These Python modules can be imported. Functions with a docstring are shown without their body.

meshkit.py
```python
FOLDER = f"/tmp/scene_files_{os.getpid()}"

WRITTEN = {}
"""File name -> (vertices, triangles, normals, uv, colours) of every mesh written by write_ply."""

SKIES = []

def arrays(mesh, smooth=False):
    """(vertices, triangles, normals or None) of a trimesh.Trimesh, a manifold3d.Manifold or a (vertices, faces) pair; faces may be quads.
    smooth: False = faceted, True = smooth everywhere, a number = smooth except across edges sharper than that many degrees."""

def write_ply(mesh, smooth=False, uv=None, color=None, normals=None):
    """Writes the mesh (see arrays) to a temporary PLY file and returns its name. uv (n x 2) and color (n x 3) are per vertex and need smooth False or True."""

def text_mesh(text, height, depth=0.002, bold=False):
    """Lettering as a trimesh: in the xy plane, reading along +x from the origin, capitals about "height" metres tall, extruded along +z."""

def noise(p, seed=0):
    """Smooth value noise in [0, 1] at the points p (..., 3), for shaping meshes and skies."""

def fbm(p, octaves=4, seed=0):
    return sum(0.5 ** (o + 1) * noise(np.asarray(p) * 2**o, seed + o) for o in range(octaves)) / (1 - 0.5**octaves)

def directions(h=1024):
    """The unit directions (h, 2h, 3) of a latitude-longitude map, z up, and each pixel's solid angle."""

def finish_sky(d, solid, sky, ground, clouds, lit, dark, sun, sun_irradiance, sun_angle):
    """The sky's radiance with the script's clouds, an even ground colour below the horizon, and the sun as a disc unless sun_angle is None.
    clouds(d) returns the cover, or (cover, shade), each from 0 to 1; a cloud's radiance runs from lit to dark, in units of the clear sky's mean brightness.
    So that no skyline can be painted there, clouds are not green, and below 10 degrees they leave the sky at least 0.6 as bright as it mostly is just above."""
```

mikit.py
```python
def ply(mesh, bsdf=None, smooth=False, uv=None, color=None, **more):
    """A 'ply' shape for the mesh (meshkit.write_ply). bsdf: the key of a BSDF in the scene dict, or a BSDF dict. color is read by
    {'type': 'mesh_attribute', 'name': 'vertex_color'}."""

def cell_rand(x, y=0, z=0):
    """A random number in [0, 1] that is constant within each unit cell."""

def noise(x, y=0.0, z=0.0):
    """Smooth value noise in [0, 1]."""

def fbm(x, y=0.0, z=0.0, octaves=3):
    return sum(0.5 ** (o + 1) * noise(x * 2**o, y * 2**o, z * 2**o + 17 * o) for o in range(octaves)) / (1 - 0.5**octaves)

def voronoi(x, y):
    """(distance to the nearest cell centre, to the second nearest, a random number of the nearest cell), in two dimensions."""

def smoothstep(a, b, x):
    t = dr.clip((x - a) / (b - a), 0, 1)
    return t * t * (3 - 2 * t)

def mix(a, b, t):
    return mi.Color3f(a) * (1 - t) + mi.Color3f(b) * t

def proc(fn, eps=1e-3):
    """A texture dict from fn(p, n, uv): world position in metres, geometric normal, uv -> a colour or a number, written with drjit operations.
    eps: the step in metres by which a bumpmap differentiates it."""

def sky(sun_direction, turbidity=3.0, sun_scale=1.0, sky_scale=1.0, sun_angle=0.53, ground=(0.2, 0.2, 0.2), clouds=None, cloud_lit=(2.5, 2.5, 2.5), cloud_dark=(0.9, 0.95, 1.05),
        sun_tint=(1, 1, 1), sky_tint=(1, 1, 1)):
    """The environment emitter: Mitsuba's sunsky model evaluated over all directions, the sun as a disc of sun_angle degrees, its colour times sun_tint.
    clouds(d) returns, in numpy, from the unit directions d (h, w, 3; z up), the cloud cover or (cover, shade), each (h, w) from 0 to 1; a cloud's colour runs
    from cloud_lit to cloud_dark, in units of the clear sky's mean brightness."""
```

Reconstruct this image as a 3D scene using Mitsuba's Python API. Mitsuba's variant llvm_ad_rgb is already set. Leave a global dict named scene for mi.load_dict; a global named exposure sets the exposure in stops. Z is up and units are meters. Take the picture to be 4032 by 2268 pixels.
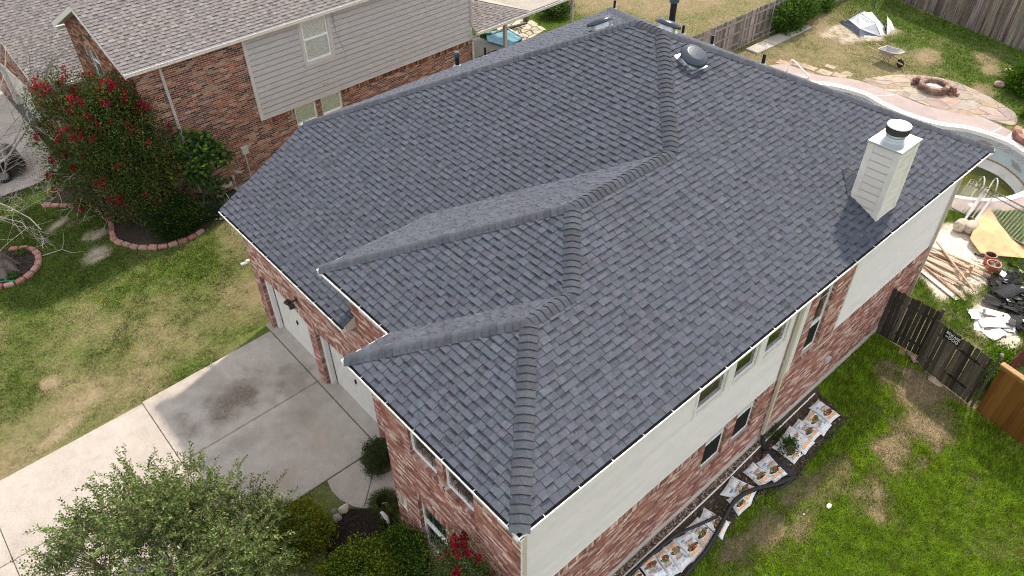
import math, random
import numpy as np, trimesh, mitsuba as mi, drjit as dr
import mikit, meshkit
from mikit import noise, fbm, smoothstep, mix, voronoi, cell_rand
from shapely.geometry import Polygon, Point, box as sbox, LineString, MultiPoint
from shapely.ops import voronoi_diagram
from shapely.prepared import prep

T = mi.ScalarTransform4f
scene, labels = {}, {}

# ------------------------------------------------------------------ camera, sky, exposure
CAM = np.array([-3.9567, -4.4266, 15.5443])
YAW, PITCH, ROLL, FOV = 0.8515260, 0.7134761, -0.0119902, math.degrees(1.1978044)
FW = np.array([math.cos(PITCH) * math.cos(YAW), math.cos(PITCH) * math.sin(YAW), -math.sin(PITCH)])
_rt = np.cross(FW, [0, 0, 1]); _rt /= np.linalg.norm(_rt)
_up = np.cross(_rt, FW)
RT = math.cos(ROLL) * _rt + math.sin(ROLL) * _up
UP = -math.sin(ROLL) * _rt + math.cos(ROLL) * _up
scene['camera'] = {'type': 'perspective', 'fov': FOV, 'fov_axis': 'x', 'near_clip': 0.1, 'far_clip': 3000.0,
                   'to_world': T().look_at(origin=CAM.tolist(), target=(CAM + FW).tolist(), up=UP.tolist())}


def clouds(d):
    c = meshkit.fbm(d * np.array([3.0, 3.0, 5.0]) + 4.2, octaves=4, seed=3)
    return 0.55 + 0.4 * np.clip((c - 0.36) * 4.0, 0, 1), np.clip((c - 0.55) * 2.0, 0, 0.5)


scene['daylight'] = mikit.sky((0.85, 0.25, 1.0), turbidity=3.0, sun_scale=0.43, sky_scale=1.0, sun_angle=2.0, sun_tint=(0.97, 1.0, 1.10), clouds=clouds, sky_tint=(1.07, 1.0, 0.96),
                              cloud_lit=(1.85, 1.79, 1.75), cloud_dark=(0.95, 0.93, 0.93))
exposure = 3.05

# ------------------------------------------------------------------ materials
GR, WOOD, BLOT, DIRT = 1, 2, 3, 4


def enc(c):
    q = np.round(np.sqrt(np.clip(np.asarray(c, float), 0, 1)) * 127)
    return q[..., 0] * 16384 + q[..., 1] * 128 + q[..., 2]


def unpack(code):
    c = dr.floor(code + 0.5)
    r = dr.floor(c / 16384)
    c = c - r * 16384
    g = dr.floor(c / 128)
    b = c - g * 128
    k = 1 / 127
    return mi.Color3f(dr.square(r * k), dr.square(g * k), dr.square(b * k))


def grained(p, n, uv):
    col = unpack(uv.x)
    t = dr.floor(uv.y + 0.001)
    amp = uv.y - t
    a = noise(p.x * 85, p.y * 85, p.z * 85) * 0.6 + noise(p.x * 21, p.y * 21, p.z * 21) * 0.4
    w = noise((p.x + p.y * 0.6) * 60, (p.y - p.x * 0.6) * 60, p.z * 1.6) * 0.6 + noise((p.x + p.y) * 17, 0, p.z * 0.7) * 0.4
    b = fbm(p.x * 6, p.y * 6, p.z * 6)
    d = fbm(p.x * 1.7, p.y * 1.7, p.z * 1.7) * 0.55 + a * 0.45
    f = dr.select(t < 1.5, a, dr.select(t < 2.5, w, dr.select(t < 3.5, b, d)))
    f = dr.select(t < 0.5, 0.5, f)
    return col * dr.maximum(0.05, 1 + amp * 2.4 * (f - 0.5))


GRAIN = mikit.proc(grained)


def flat(p, n, uv):
    return unpack(uv.x)


FLAT = mikit.proc(flat)


def ts(b):
    return {'type': 'twosided', 'bsdf': b}


scene['matte'] = ts({'type': 'principled', 'base_color': GRAIN, 'roughness': 0.92, 'specular': 0.15})
scene['satin'] = ts({'type': 'principled', 'base_color': GRAIN, 'roughness': 0.42, 'specular': 0.5})
scene['leafy'] = {'type': 'principledthin', 'base_color': FLAT, 'roughness': 0.40, 'diff_trans': 0.55, 'spec_trans': 0.0}
scene['petal'] = {'type': 'principledthin', 'base_color': FLAT, 'roughness': 0.8, 'diff_trans': 0.4, 'spec_trans': 0.0}
scene['galvanised'] = ts({'type': 'principled', 'base_color': {'type': 'rgb', 'value': [0.62, 0.66, 0.68]}, 'metallic': 0.75, 'roughness': 0.38})
scene['chrome'] = ts({'type': 'principled', 'base_color': {'type': 'rgb', 'value': [0.75, 0.76, 0.76]}, 'metallic': 1.0, 'roughness': 0.18})
scene['dark_metal'] = ts({'type': 'principled', 'base_color': {'type': 'rgb', 'value': [0.04, 0.056, 0.08]}, 'metallic': 0.3, 'roughness': 0.28, 'specular': 0.6})
scene['car_paint'] = ts({'type': 'principled', 'base_color': {'type': 'rgb', 'value': [0.012, 0.012, 0.014]}, 'roughness': 0.3, 'clearcoat': 1.0, 'clearcoat_gloss': 0.95, 'specular': 0.5})
scene['dark_glass'] = ts({'type': 'principled', 'base_color': {'type': 'rgb', 'value': [0.012, 0.016, 0.016]}, 'roughness': 0.03, 'specular': 0.9})
scene['window_glass'] = {'type': 'thindielectric', 'int_ior': 1.6}
scene['murky_water'] = ts({'type': 'principled', 'base_color': mikit.proc(lambda p, n, uv: mix((0.030, 0.040, 0.002), (0.075, 0.078, 0.006), fbm(p.x * 0.9, p.y * 0.9, 3.0))), 'roughness': 0.05, 'specular': 0.35})


def concrete(p, n, uv):
    base = mix((0.375, 0.342, 0.305), (0.46, 0.425, 0.385), fbm(p.x * 0.8, p.y * 0.8, 1.0))
    base = base * (0.88 + 0.24 * noise(p.x * 60, p.y * 60, 0.0)) * (0.9 + 0.2 * fbm(p.x * 6, p.y * 6, 5.0))

    # oil and tyre stains lying on the slab, with a ragged outline
    def stain(cx, cy, rx, ry, a, q):
        ca, sa = math.cos(a), math.sin(a)
        u = ((p.x - cx) * ca + (p.y - cy) * sa) / rx
        v = (-(p.x - cx) * sa + (p.y - cy) * ca) / ry
        d = dr.sqrt(u * u + v * v) + (fbm(p.x * 2.3, p.y * 2.3, q, octaves=4) - 0.5) * 1.5
        return smoothstep(1.25, 0.0, d)
    s = stain(-0.85, 10.75, 1.7, 0.75, 0.1, 2.0) * 0.80 + stain(0.85, 10.1, 0.8, 0.55, 0.9, 7.0) * 0.45 + stain(-1.3, 9.3, 1.5, 0.35, 0.05, 9.0) * 0.3
    s = s + stain(0.3, 9.1, 0.9, 0.45, 0.2, 11.0) * 0.3
    warm = stain(-1.15, 7.6, 0.7, 0.4, 0.4, 21.0) * 0.35 + stain(0.2, 8.0, 0.8, 0.3, 1.0, 27.0) * 0.25
    grey = smoothstep(0.50, 0.68, fbm(p.x * 1.1, p.y * 1.1, 13.0, octaves=4)) * smoothstep(-3.4, -1.6, p.x) * 0.34
    base = mix(base, mi.Color3f(0.125, 0.098, 0.072), dr.clip(s * (0.75 + 0.5 * noise(p.x * 30, p.y * 30, 4.0)), 0, 0.85))
    base = mix(base, mi.Color3f(0.36, 0.26, 0.17), dr.clip(warm, 0, 0.6))
    return mix(base, mi.Color3f(0.24, 0.215, 0.185), grey)


scene['driveway_concrete'] = ts({'type': 'principled', 'base_color': mikit.proc(concrete), 'roughness': 0.9, 'specular': 0.2})


def ground(p, n, uv):
    lush, pale = uv.x, uv.y
    f = noise(p.x * 55, p.y * 55, 0.0)
    g = fbm(p.x * 4, p.y * 4, 2.0)
    l = dr.clip(lush + (g - 0.5) * 0.5 + (f - 0.5) * 0.3, 0, 1)
    dry = mix((0.18, 0.138, 0.085), (0.28, 0.225, 0.14), f)
    green = mix((0.042, 0.075, 0.012), (0.10, 0.165, 0.022), f)
    c = mix(dry, green, l)
    c = mix(c, mix((0.55, 0.50, 0.42), (0.74, 0.70, 0.62), f), dr.clip(pale + (g - 0.5) * 0.9 * smoothstep(0.0, 0.3, pale), 0, 1))
    return c * (0.8 + 0.4 * noise(p.x * 18, p.y * 18, 6.0))


scene['ground_cover'] = ts({'type': 'principled', 'base_color': mikit.proc(ground), 'roughness': 0.95, 'specular': 0.1})


def bag_print(p, n, uv):
    k0 = dr.floor(uv.x / 2 + 0.001)      # which bag
    u, v = uv.x - 2 * k0, uv.y          # v along the bag
    c = mi.Color3f(0.78, 0.80, 0.82)

    def inside(x0, x1, y0, y1):
        return (u > x0) & (u < x1) & (v > y0) & (v < y1)

    def put(m, col):
        nonlocal c
        c = dr.select(m, mi.Color3f(col), c)
    line = dr.abs(dr.sin(v * 190)) > 0.45
    word = noise(u * 34, dr.floor(v * 60), 2.0) > 0.36
    put(inside(0.2, 0.86, 0.50, 0.69) & line & word, (0.36, 0.22, 0.15))
    put(inside(0.28, 0.80, 0.60, 0.65) & (noise(u * 40, 3.0, 0.0) > 0.3), (0.30, 0.16, 0.10))
    put(inside(0.14, 0.36, 0.70, 0.78), (0.03, 0.36, 0.62))
    put(inside(0.18, 0.33, 0.725, 0.755) & (noise(u * 60, 0.0, 0.0) > 0.4), (0.85, 0.9, 0.92))
    d = dr.sqrt(dr.square((u - 0.52) / 0.40) + dr.square((v - 0.36) / 0.115))
    front = dr.abs(k0 - 4) > 0.5
    put(front & (d + 0.25 * (fbm(u * 7, v * 7, k0) - 0.5) < 1.0), (0.045, 0.03, 0.025))
    a, b, k = voronoi(u * 8.5 + k0 * 7, v * 13.0)
    veg = front & (dr.square((u - 0.52) / 0.30) + dr.square((v - 0.37) / 0.12) < 1.0) & (a < 0.42)
    put(veg & (k < 0.45), (0.52, 0.035, 0.02))
    put(veg & (k >= 0.45) & (k < 0.62), (0.62, 0.42, 0.03))
    put(veg & (k >= 0.62), (0.10, 0.22, 0.05))
    leaf = front & (dr.square((u - 0.5) / 0.24) + dr.square((v - 0.46) / 0.06) < 1.0) & (fbm(u * 16, v * 16, 3.0) > 0.46)
    put(leaf, (0.10, 0.24, 0.06))
    put(dr.square((u - 0.80) / 0.07) + dr.square((v - 0.30) / 0.03) < 1.0, (0.80, 0.78, 0.74))
    put(inside(0.12, 0.88, 0.11, 0.225), (0.80, 0.36, 0.075))
    put(inside(0.17, 0.80, 0.13, 0.225) & (dr.abs(dr.sin(v * 140)) > 0.6) & (noise(u * 30, dr.floor(v * 45), 5.0) > 0.3), (0.86, 0.74, 0.55))
    dirt = smoothstep(0.62, 0.72, fbm(p.x * 9, p.y * 9, 4.0, octaves=4))
    return mix(c * (0.93 + 0.14 * noise(p.x * 30, p.y * 30, p.z * 30)), mi.Color3f(0.30, 0.24, 0.18), dirt * 0.45)


scene['bag_film'] = ts({'type': 'principled', 'base_color': mikit.proc(bag_print), 'roughness': 0.38, 'specular': 0.5})


def liner(p, n, uv):
    f = fbm(p.x * 3, p.y * 3, p.z * 3)
    c = mix((0.38, 0.50, 0.55), (0.54, 0.63, 0.66), f)
    band = smoothstep(-0.42, -0.38, p.z)
    x = dr.abs(dr.sin(uv.x * 24 + p.z * 36)) * dr.abs(dr.sin(uv.x * 24 - p.z * 36))
    c = dr.select(band > 0.5, mix((0.22, 0.27, 0.32), (0.64, 0.68, 0.68), smoothstep(0.1, 0.4, x) * (0.4 + 0.6 * noise(p.x * 8, p.y * 8, p.z * 8))), c)
    floor_ = p.z < -0.97
    c = dr.select(floor_, mix((0.46, 0.46, 0.43), (0.64, 0.64, 0.60), fbm(p.x * 2, p.y * 2, 1.0)), c)
    rust = (dr.abs(p.z + 0.95) < 0.03)
    c = dr.select(rust, mi.Color3f(0.30, 0.17, 0.08), c)
    old = smoothstep(0.62, 0.68, fbm(p.x * 1.6, p.y * 1.6, p.z * 3.0)) * dr.select(floor_, 0.25, 0.7)
    return mix(c, mi.Color3f(0.26, 0.20, 0.14), old)


scene['pool_liner_vinyl'] = ts({'type': 'principled', 'base_color': mikit.proc(liner), 'roughness': 0.6, 'specular': 0.3})


# ------------------------------------------------------------------ mesh helpers
def jit(col, rng, a=0.12, h=0.04):
    c = np.asarray(col, float)
    return np.clip(c * (1 + rng.uniform(-a, a)) * (1 + rng.uniform(-h, h, 3)), 0, 1)


class MB:
    """Collects shapes, each with its own colour and grain, for one mesh."""

    def __init__(self, col=(0.5, 0.5, 0.5), grain=0.0):
        self.V, self.F, self.U, self.n, self.col, self.grain = [], [], [], 0, col, grain

    def add(self, v, f, col=None, grain=None):
        v = np.asarray(v, float); f = np.asarray(f, int)
        if f.shape[1] == 4:
            f = np.vstack([f[:, [0, 1, 2]], f[:, [0, 2, 3]]])
        self.V.append(v); self.F.append(f + self.n); self.n += len(v)
        c = np.asarray(self.col if col is None else col, float)
        u = np.empty((len(v), 2)); u[:, 0] = enc(c); u[:, 1] = self.grain if grain is None else grain
        self.U.append(u)
        return self

    def raw(self, v, f, u):
        self.V.append(v); self.F.append(f + self.n); self.n += len(v); self.U.append(u)

    def join(self, o):
        if o.n:
            v, f, u = o.get()
            self.raw(v, f, u)
        return self

    def get(self):
        return np.vstack(self.V), np.vstack(self.F), np.vstack(self.U)

    def box(self, c, s, R=None, col=None, grain=None):
        h = np.asarray(s, float) / 2
        v = np.array([[x, y, z] for x in (-1, 1) for y in (-1, 1) for z in (-1, 1)], float) * h
        if R is not None:
            v = v @ np.asarray(R).T
        return self.add(v + np.asarray(c, float), BOXF, col, grain)

    def bevel_box(self, c, s, R=None, b=0.01, col=None, grain=None):
        h = np.asarray(s, float) / 2
        pts = []
        for sx in (-1, 1):
            for sy in (-1, 1):
                for sz in (-1, 1):
                    for k in range(3):
                        q = np.array([sx, sy, sz], float) * h
                        q -= np.array([sx, sy, sz]) * b * (np.arange(3) != k)
                        pts.append(q)
        m = trimesh.convex.convex_hull(np.array(pts))
        v = np.array(m.vertices)
        if R is not None:
            v = v @ np.asarray(R).T
        return self.add(v + np.asarray(c, float), m.faces, col, grain)

    def beam(self, a, b, w, h, col=None, grain=None, up=(0, 0, 1)):
        a, b = np.asarray(a, float), np.asarray(b, float)
        x = b - a; L = np.linalg.norm(x); x /= L
        y = np.cross(up, x); y /= np.linalg.norm(y); z = np.cross(x, y)
        return self.box((a + b) / 2, (L, w, h), np.stack([x, y, z], 1), col, grain)

    def tube(self, pts, r, sides=8, col=None, grain=None, cap=True):
        p = np.asarray(pts, float)
        r = np.broadcast_to(np.asarray(r, float), (len(p),))
        t = np.gradient(p, axis=0); t /= np.linalg.norm(t, axis=1, keepdims=True) + 1e-12
        a = np.cross(t, np.where(np.abs(t[:, 2:]) < 0.9, [0, 0, 1.0], [1.0, 0, 0])); a /= np.linalg.norm(a, axis=1, keepdims=True) + 1e-12
        b = np.cross(t, a); g = np.arange(sides) * 2 * np.pi / sides
        v = p[:, None] + r[:, None, None] * (np.cos(g)[None, :, None] * a[:, None] + np.sin(g)[None, :, None] * b[:, None])
        i, j = np.meshgrid(np.arange(len(p) - 1), np.arange(sides), indexing='ij')
        q = np.stack([i * sides + j, i * sides + (j + 1) % sides, (i + 1) * sides + (j + 1) % sides, (i + 1) * sides + j], -1).reshape(-1, 4)
        v = v.reshape(-1, 3)
        f = np.vstack([q[:, [0, 1, 2]], q[:, [0, 2, 3]]])
        if cap:
            n = len(v)
            v = np.vstack([v, p[:1], p[-1:]])
            k = np.arange(sides); e = (len(p) - 1) * sides
            f = np.vstack([f, np.stack([(k + 1) % sides, k, k * 0 + n], 1), np.stack([e + k, e + (k + 1) % sides, k * 0 + n + 1], 1)])
        return self.add(v, f, col, grain)

    def lathe(self, c, prof, sides=24, R=None, col=None, grain=None):
        p = np.asarray(prof, float); g = np.arange(sides) * 2 * np.pi / sides
        v = np.stack([p[:, None, 0] * np.cos(g), p[:, None, 0] * np.sin(g), np.broadcast_to(p[:, None, 1], (len(p), sides))], -1)
        i, j = np.meshgrid(np.arange(len(p) - 1), np.arange(sides), indexing='ij')
        q = np.stack([i * sides + j, i * sides + (j + 1) % sides, (i + 1) * sides + (j + 1) % sides, (i + 1) * sides + j], -1).reshape(-1, 4)
        v = v.reshape(-1, 3)
        if R is not None:
            v = v @ np.asarray(R).T
        return self.add(v + np.asarray(c, float), q, col, grain)

    def poly(self, pg, z0, z1, col=None, grain=None, frame=None):
        """A shapely polygon extruded from z0 to z1; frame: function from (n,3) to world."""
        for g in getattr(pg, 'geoms', [pg]):
            if g.is_empty or g.area < 1e-6:
                continue
            m = trimesh.creation.extrude_polygon(g, z1 - z0, engine='earcut')
            v = np.array(m.vertices); v[:, 2] += z0
            self.add(frame(v) if frame else v, m.faces, col, grain)
        return self

    def sheet(self, pg, z, col=None, grain=None, frame=None):
        for g in getattr(pg, 'geoms', [pg]):
            if g.is_empty or g.area < 1e-6:
                continue
            v, f = trimesh.creation.triangulate_polygon(g, engine='earcut')
            v = np.column_stack([v, np.full(len(v), z)])
            self.add(frame(v) if frame else v, f, col, grain)
        return self


BOXF = np.array([[0, 1, 3], [0, 3, 2], [4, 6, 7], [4, 7, 5], [0, 4, 5], [0, 5, 1], [2, 3, 7], [2, 7, 6], [0, 2, 6], [0, 6, 4], [1, 5, 7], [1, 7, 3]])
_used = {}


def num(key):
    k = _used.get(key, -1) + 1
    _used[key] = k
    return key if k == 0 else f'{key}_{k:03d}'


def put(key, m, bsdf='matte', smooth=False, numbered=True, uv=None):
    if isinstance(m, MB):
        v, f, u = m.get()
    else:
        v, f = np.asarray(m[0], float), np.asarray(m[1], int); u = uv
    k = num(key) if numbered else key
    if smooth is True or smooth is False:
        scene[k] = mikit.ply((v, f), bsdf, smooth, uv=u)
    return k


def lab(key, text, cat=None, group=None, kind=None):
    d = {}
    if text: d['label'] = text
    if cat: d['category'] = cat
    if group: d['group'] = group
    if kind: d['kind'] = kind
    labels[key] = d
    return key


def struct(key, m, bsdf='matte', smooth=False, text=None, uv=None):
    k = put(key, m, bsdf, smooth, uv=uv)
    labels[k] = {'kind': 'structure'}
    if text: labels[k]['label'] = text
    return k


def rotz(a):
    c, s = math.cos(a), math.sin(a)
    return np.array([[c, -s, 0], [s, c, 0], [0, 0, 1.0]])


def pix_size(v):
    """How large a piece of the scene shows from the photograph's viewpoint: only used to choose which pieces are entries of their own."""
    d = v - CAM
    w = d @ FW
    F = 512 / math.tan(math.radians(FOV) / 2)
    x, y = F * (d @ RT) / np.maximum(w, 0.1), F * (d @ UP) / np.maximum(w, 0.1)
    m = (np.abs(x) < 512) & (np.abs(y) < 288)
    return (np.ptp(x) * np.ptp(y)) * m.mean()


OCC = []


def hidden(pts):
    """Which of the points stand behind the roofs, seen from the photograph's viewpoint (again only for choosing)."""
    if not OCC:
        return np.zeros(len(pts), bool)
    tri = np.array(OCC)
    out = np.zeros(len(pts), bool)
    D = pts - CAM
    for a, b, c in tri:
        e1, e2 = b - a, c - a
        P = np.cross(D, e2); det = P @ e1
        det = np.where(np.abs(det) < 1e-9, 1e-9, det)
        s = CAM - a
        u = (P @ s) / det
        Q = np.cross(s, e1)
        w = (D @ Q) / det
        t = (e2 @ Q) / det
        out |= (u > 0) & (w > 0) & (u + w < 1) & (t > 0) & (t < 0.985)
    return out


def pieces(parent, name, items, bsdf='matte', rest_name=None, most=300, smooth=False):
    """The pieces that show largest become entries, the others one part."""
    if not items:
        return
    cen = np.array([m.V[0].mean(0) for m in items])
    hid = hidden(cen)
    sc = np.array([0 if h else pix_size(np.vstack(m.V)) for m, h in zip(items, hid)])
    order = np.argsort(-sc, kind='stable')
    rest = MB()
    for k, i in enumerate(order):
        if k < most and (sc[i] > 0 or len(items) <= most):
            put(f'{parent}__{name}', items[i], bsdf, smooth)
        else:
            rest.join(items[i])
    if rest.n:
        k = put(f'{parent}__{rest_name or name + "_field"}', rest, bsdf, smooth)
        labels[k] = {'kind': 'stuff'}


# ------------------------------------------------------------------ building helpers
def wall_frame(O, a, n):
    O, a, n = (np.asarray(x, float) for x in (O, a, n))
    up = np.array([0, 0, 1.0])

    def fr(v):     # (along, height, outward)
        v = np.asarray(v, float)
        return O + v[:, :1] * a + v[:, 1:2] * up + v[:, 2:3] * n
    return fr


def abox(mb, fr, a0, a1, z0, z1, o0, o1, col=None, grain=None):
    v = np.array([[a, z, o] for a in (a0, a1) for z in (z0, z1) for o in (o0, o1)], float)
    return mb.add(fr(v), BOXF, col, grain)


RED = [((0.24, 0.105, 0.083), 4), ((0.29, 0.145, 0.118), 4), ((0.35, 0.215, 0.18), 3), ((0.42, 0.30, 0.255), 2.4), ((0.17, 0.08, 0.066), 1.6), ((0.47, 0.37, 0.32), 1.2)]
BROWN = [((0.15, 0.058, 0.040), 4), ((0.195, 0.082, 0.056), 3.5), ((0.065, 0.042, 0.037), 3), ((0.27, 0.175, 0.125), 2.6), ((0.32, 0.215, 0.155), 1.6), ((0.27, 0.11, 0.06), 2.2), ((0.10, 0.078, 0.066), 1.2)]


def brick_col(pal, rng):
    w = np.array([p[1] for p in pal]); i = rng.choice(len(pal), p=w / w.sum())
    return jit(np.array(pal[i][0]) * 1.12, rng, 0.14, 0.05)


def brick(fr, a0, a1, z0, z1, d, col, base=-0.004):
    m = MB()
    v = np.array([[a0, z0, base], [a1, z0, base], [a1, z1, base], [a0, z1, base], [a0 + .002, z0 + .002, d], [a1 - .002, z0 + .002, d], [a1 - .002, z1 - .002, d], [a0 + .002, z1 - .002, d]])
    f = np.array([[4, 5, 6], [4, 6, 7], [0, 1, 5], [0, 5, 4], [1, 2, 6], [1, 6, 5], [2, 3, 7], [2, 7, 6], [3, 0, 4], [3, 4, 7]])
    return m.add(fr(v), f, col, BLOT + 0.35)


def brick_courses(fr, zones, holes, pal, rng, L=0.245, Hc=0.07, J=0.010):
    """zones and holes: shapely polygons in (along, height)."""
    from shapely.ops import unary_union
    area = unary_union(zones)
    if holes:
        area = area.difference(unary_union(holes))
    x0, z0, x1, z1 = area.bounds
    out = []
    k = 0
    z = z0
    while z < z1 - 0.015:
        top = min(z + Hc - J, z1)
        zm = (z + top) / 2
        hit = area.intersection(LineString([(x0 - 1, zm), (x1 + 1, zm)]))
        for s in getattr(hit, 'geoms', [hit]):
            if s.is_empty or s.length < 0.02:
                continue
            sa, sb = s.bounds[0], s.bounds[2]
            a = math.floor((sa - (k % 2) * (L + J) / 2) / (L + J)) * (L + J) + (k % 2) * (L + J) / 2
            while a < sb:
                b0, b1 = max(a, sa), min(a + L, sb)
                if b1 - b0 > 0.025:
                    out.append(brick(fr, b0, b1, z, top, 0.006 + rng.uniform(0, 0.005), brick_col(pal, rng)))
                a += L + J
        z += Hc; k += 1
    return out


def soldiers(fr, a0, a1, z0, z1, pal, rng, arch=0.0, W=0.07, proud=0.012, skew=0.0):
    out = []
    n = max(1, int(round((a1 - a0) / W)))
    w = (a1 - a0) / n
    for i in range(n):
        t = ((i + 0.5) / n - 0.5) * 2
        dz = arch * (1 - t * t)
        m = MB()
        lean = skew * t
        b0, b1 = a0 + i * w + 0.005, a0 + (i + 1) * w - 0.005
        d = proud + rng.uniform(0, 0.004)
        q = [(b0, z0 + dz), (b1, z0 + dz), (b1 + lean, z1 + dz), (b0 + lean, z1 + dz)]
        v = np.array([[x, z, -0.004] for x, z in q] + [[x, z, d] for x, z in q])
        f = np.array([[4, 5, 6], [4, 6, 7], [0, 1, 5], [0, 5, 4], [1, 2, 6], [1, 6, 5], [2, 3, 7], [2, 7, 6], [3, 0, 4], [3, 4, 7]])
        out.append(m.add(fr(v), f, brick_col(pal, rng), BLOT + 0.35))
    return out


def arch_poly(a0, a1, z0, zs, rise, n=14):
    w = (a1 - a0) / 2; c = (a0 + a1) / 2
    pts = [(a0, z0), (a1, z0)]
    for i in range(n + 1):
        t = 1 - 2 * i / n
        pts.append((c + w * t, zs + rise * math.sqrt(max(0, 1 - t * t)) if rise > 0 else zs))
    return Polygon(pts).buffer(0)


def slab_wall(key, fr, pg, holes, col, grain, thick=0.16):
    from shapely.ops import unary_union
    g = pg.difference(unary_union(holes)) if holes else pg
    m = MB(col, grain)
    m.poly(g, -thick, 0.0, frame=lambda v: fr(v))
    return put(key, m, numbered=False)


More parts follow.
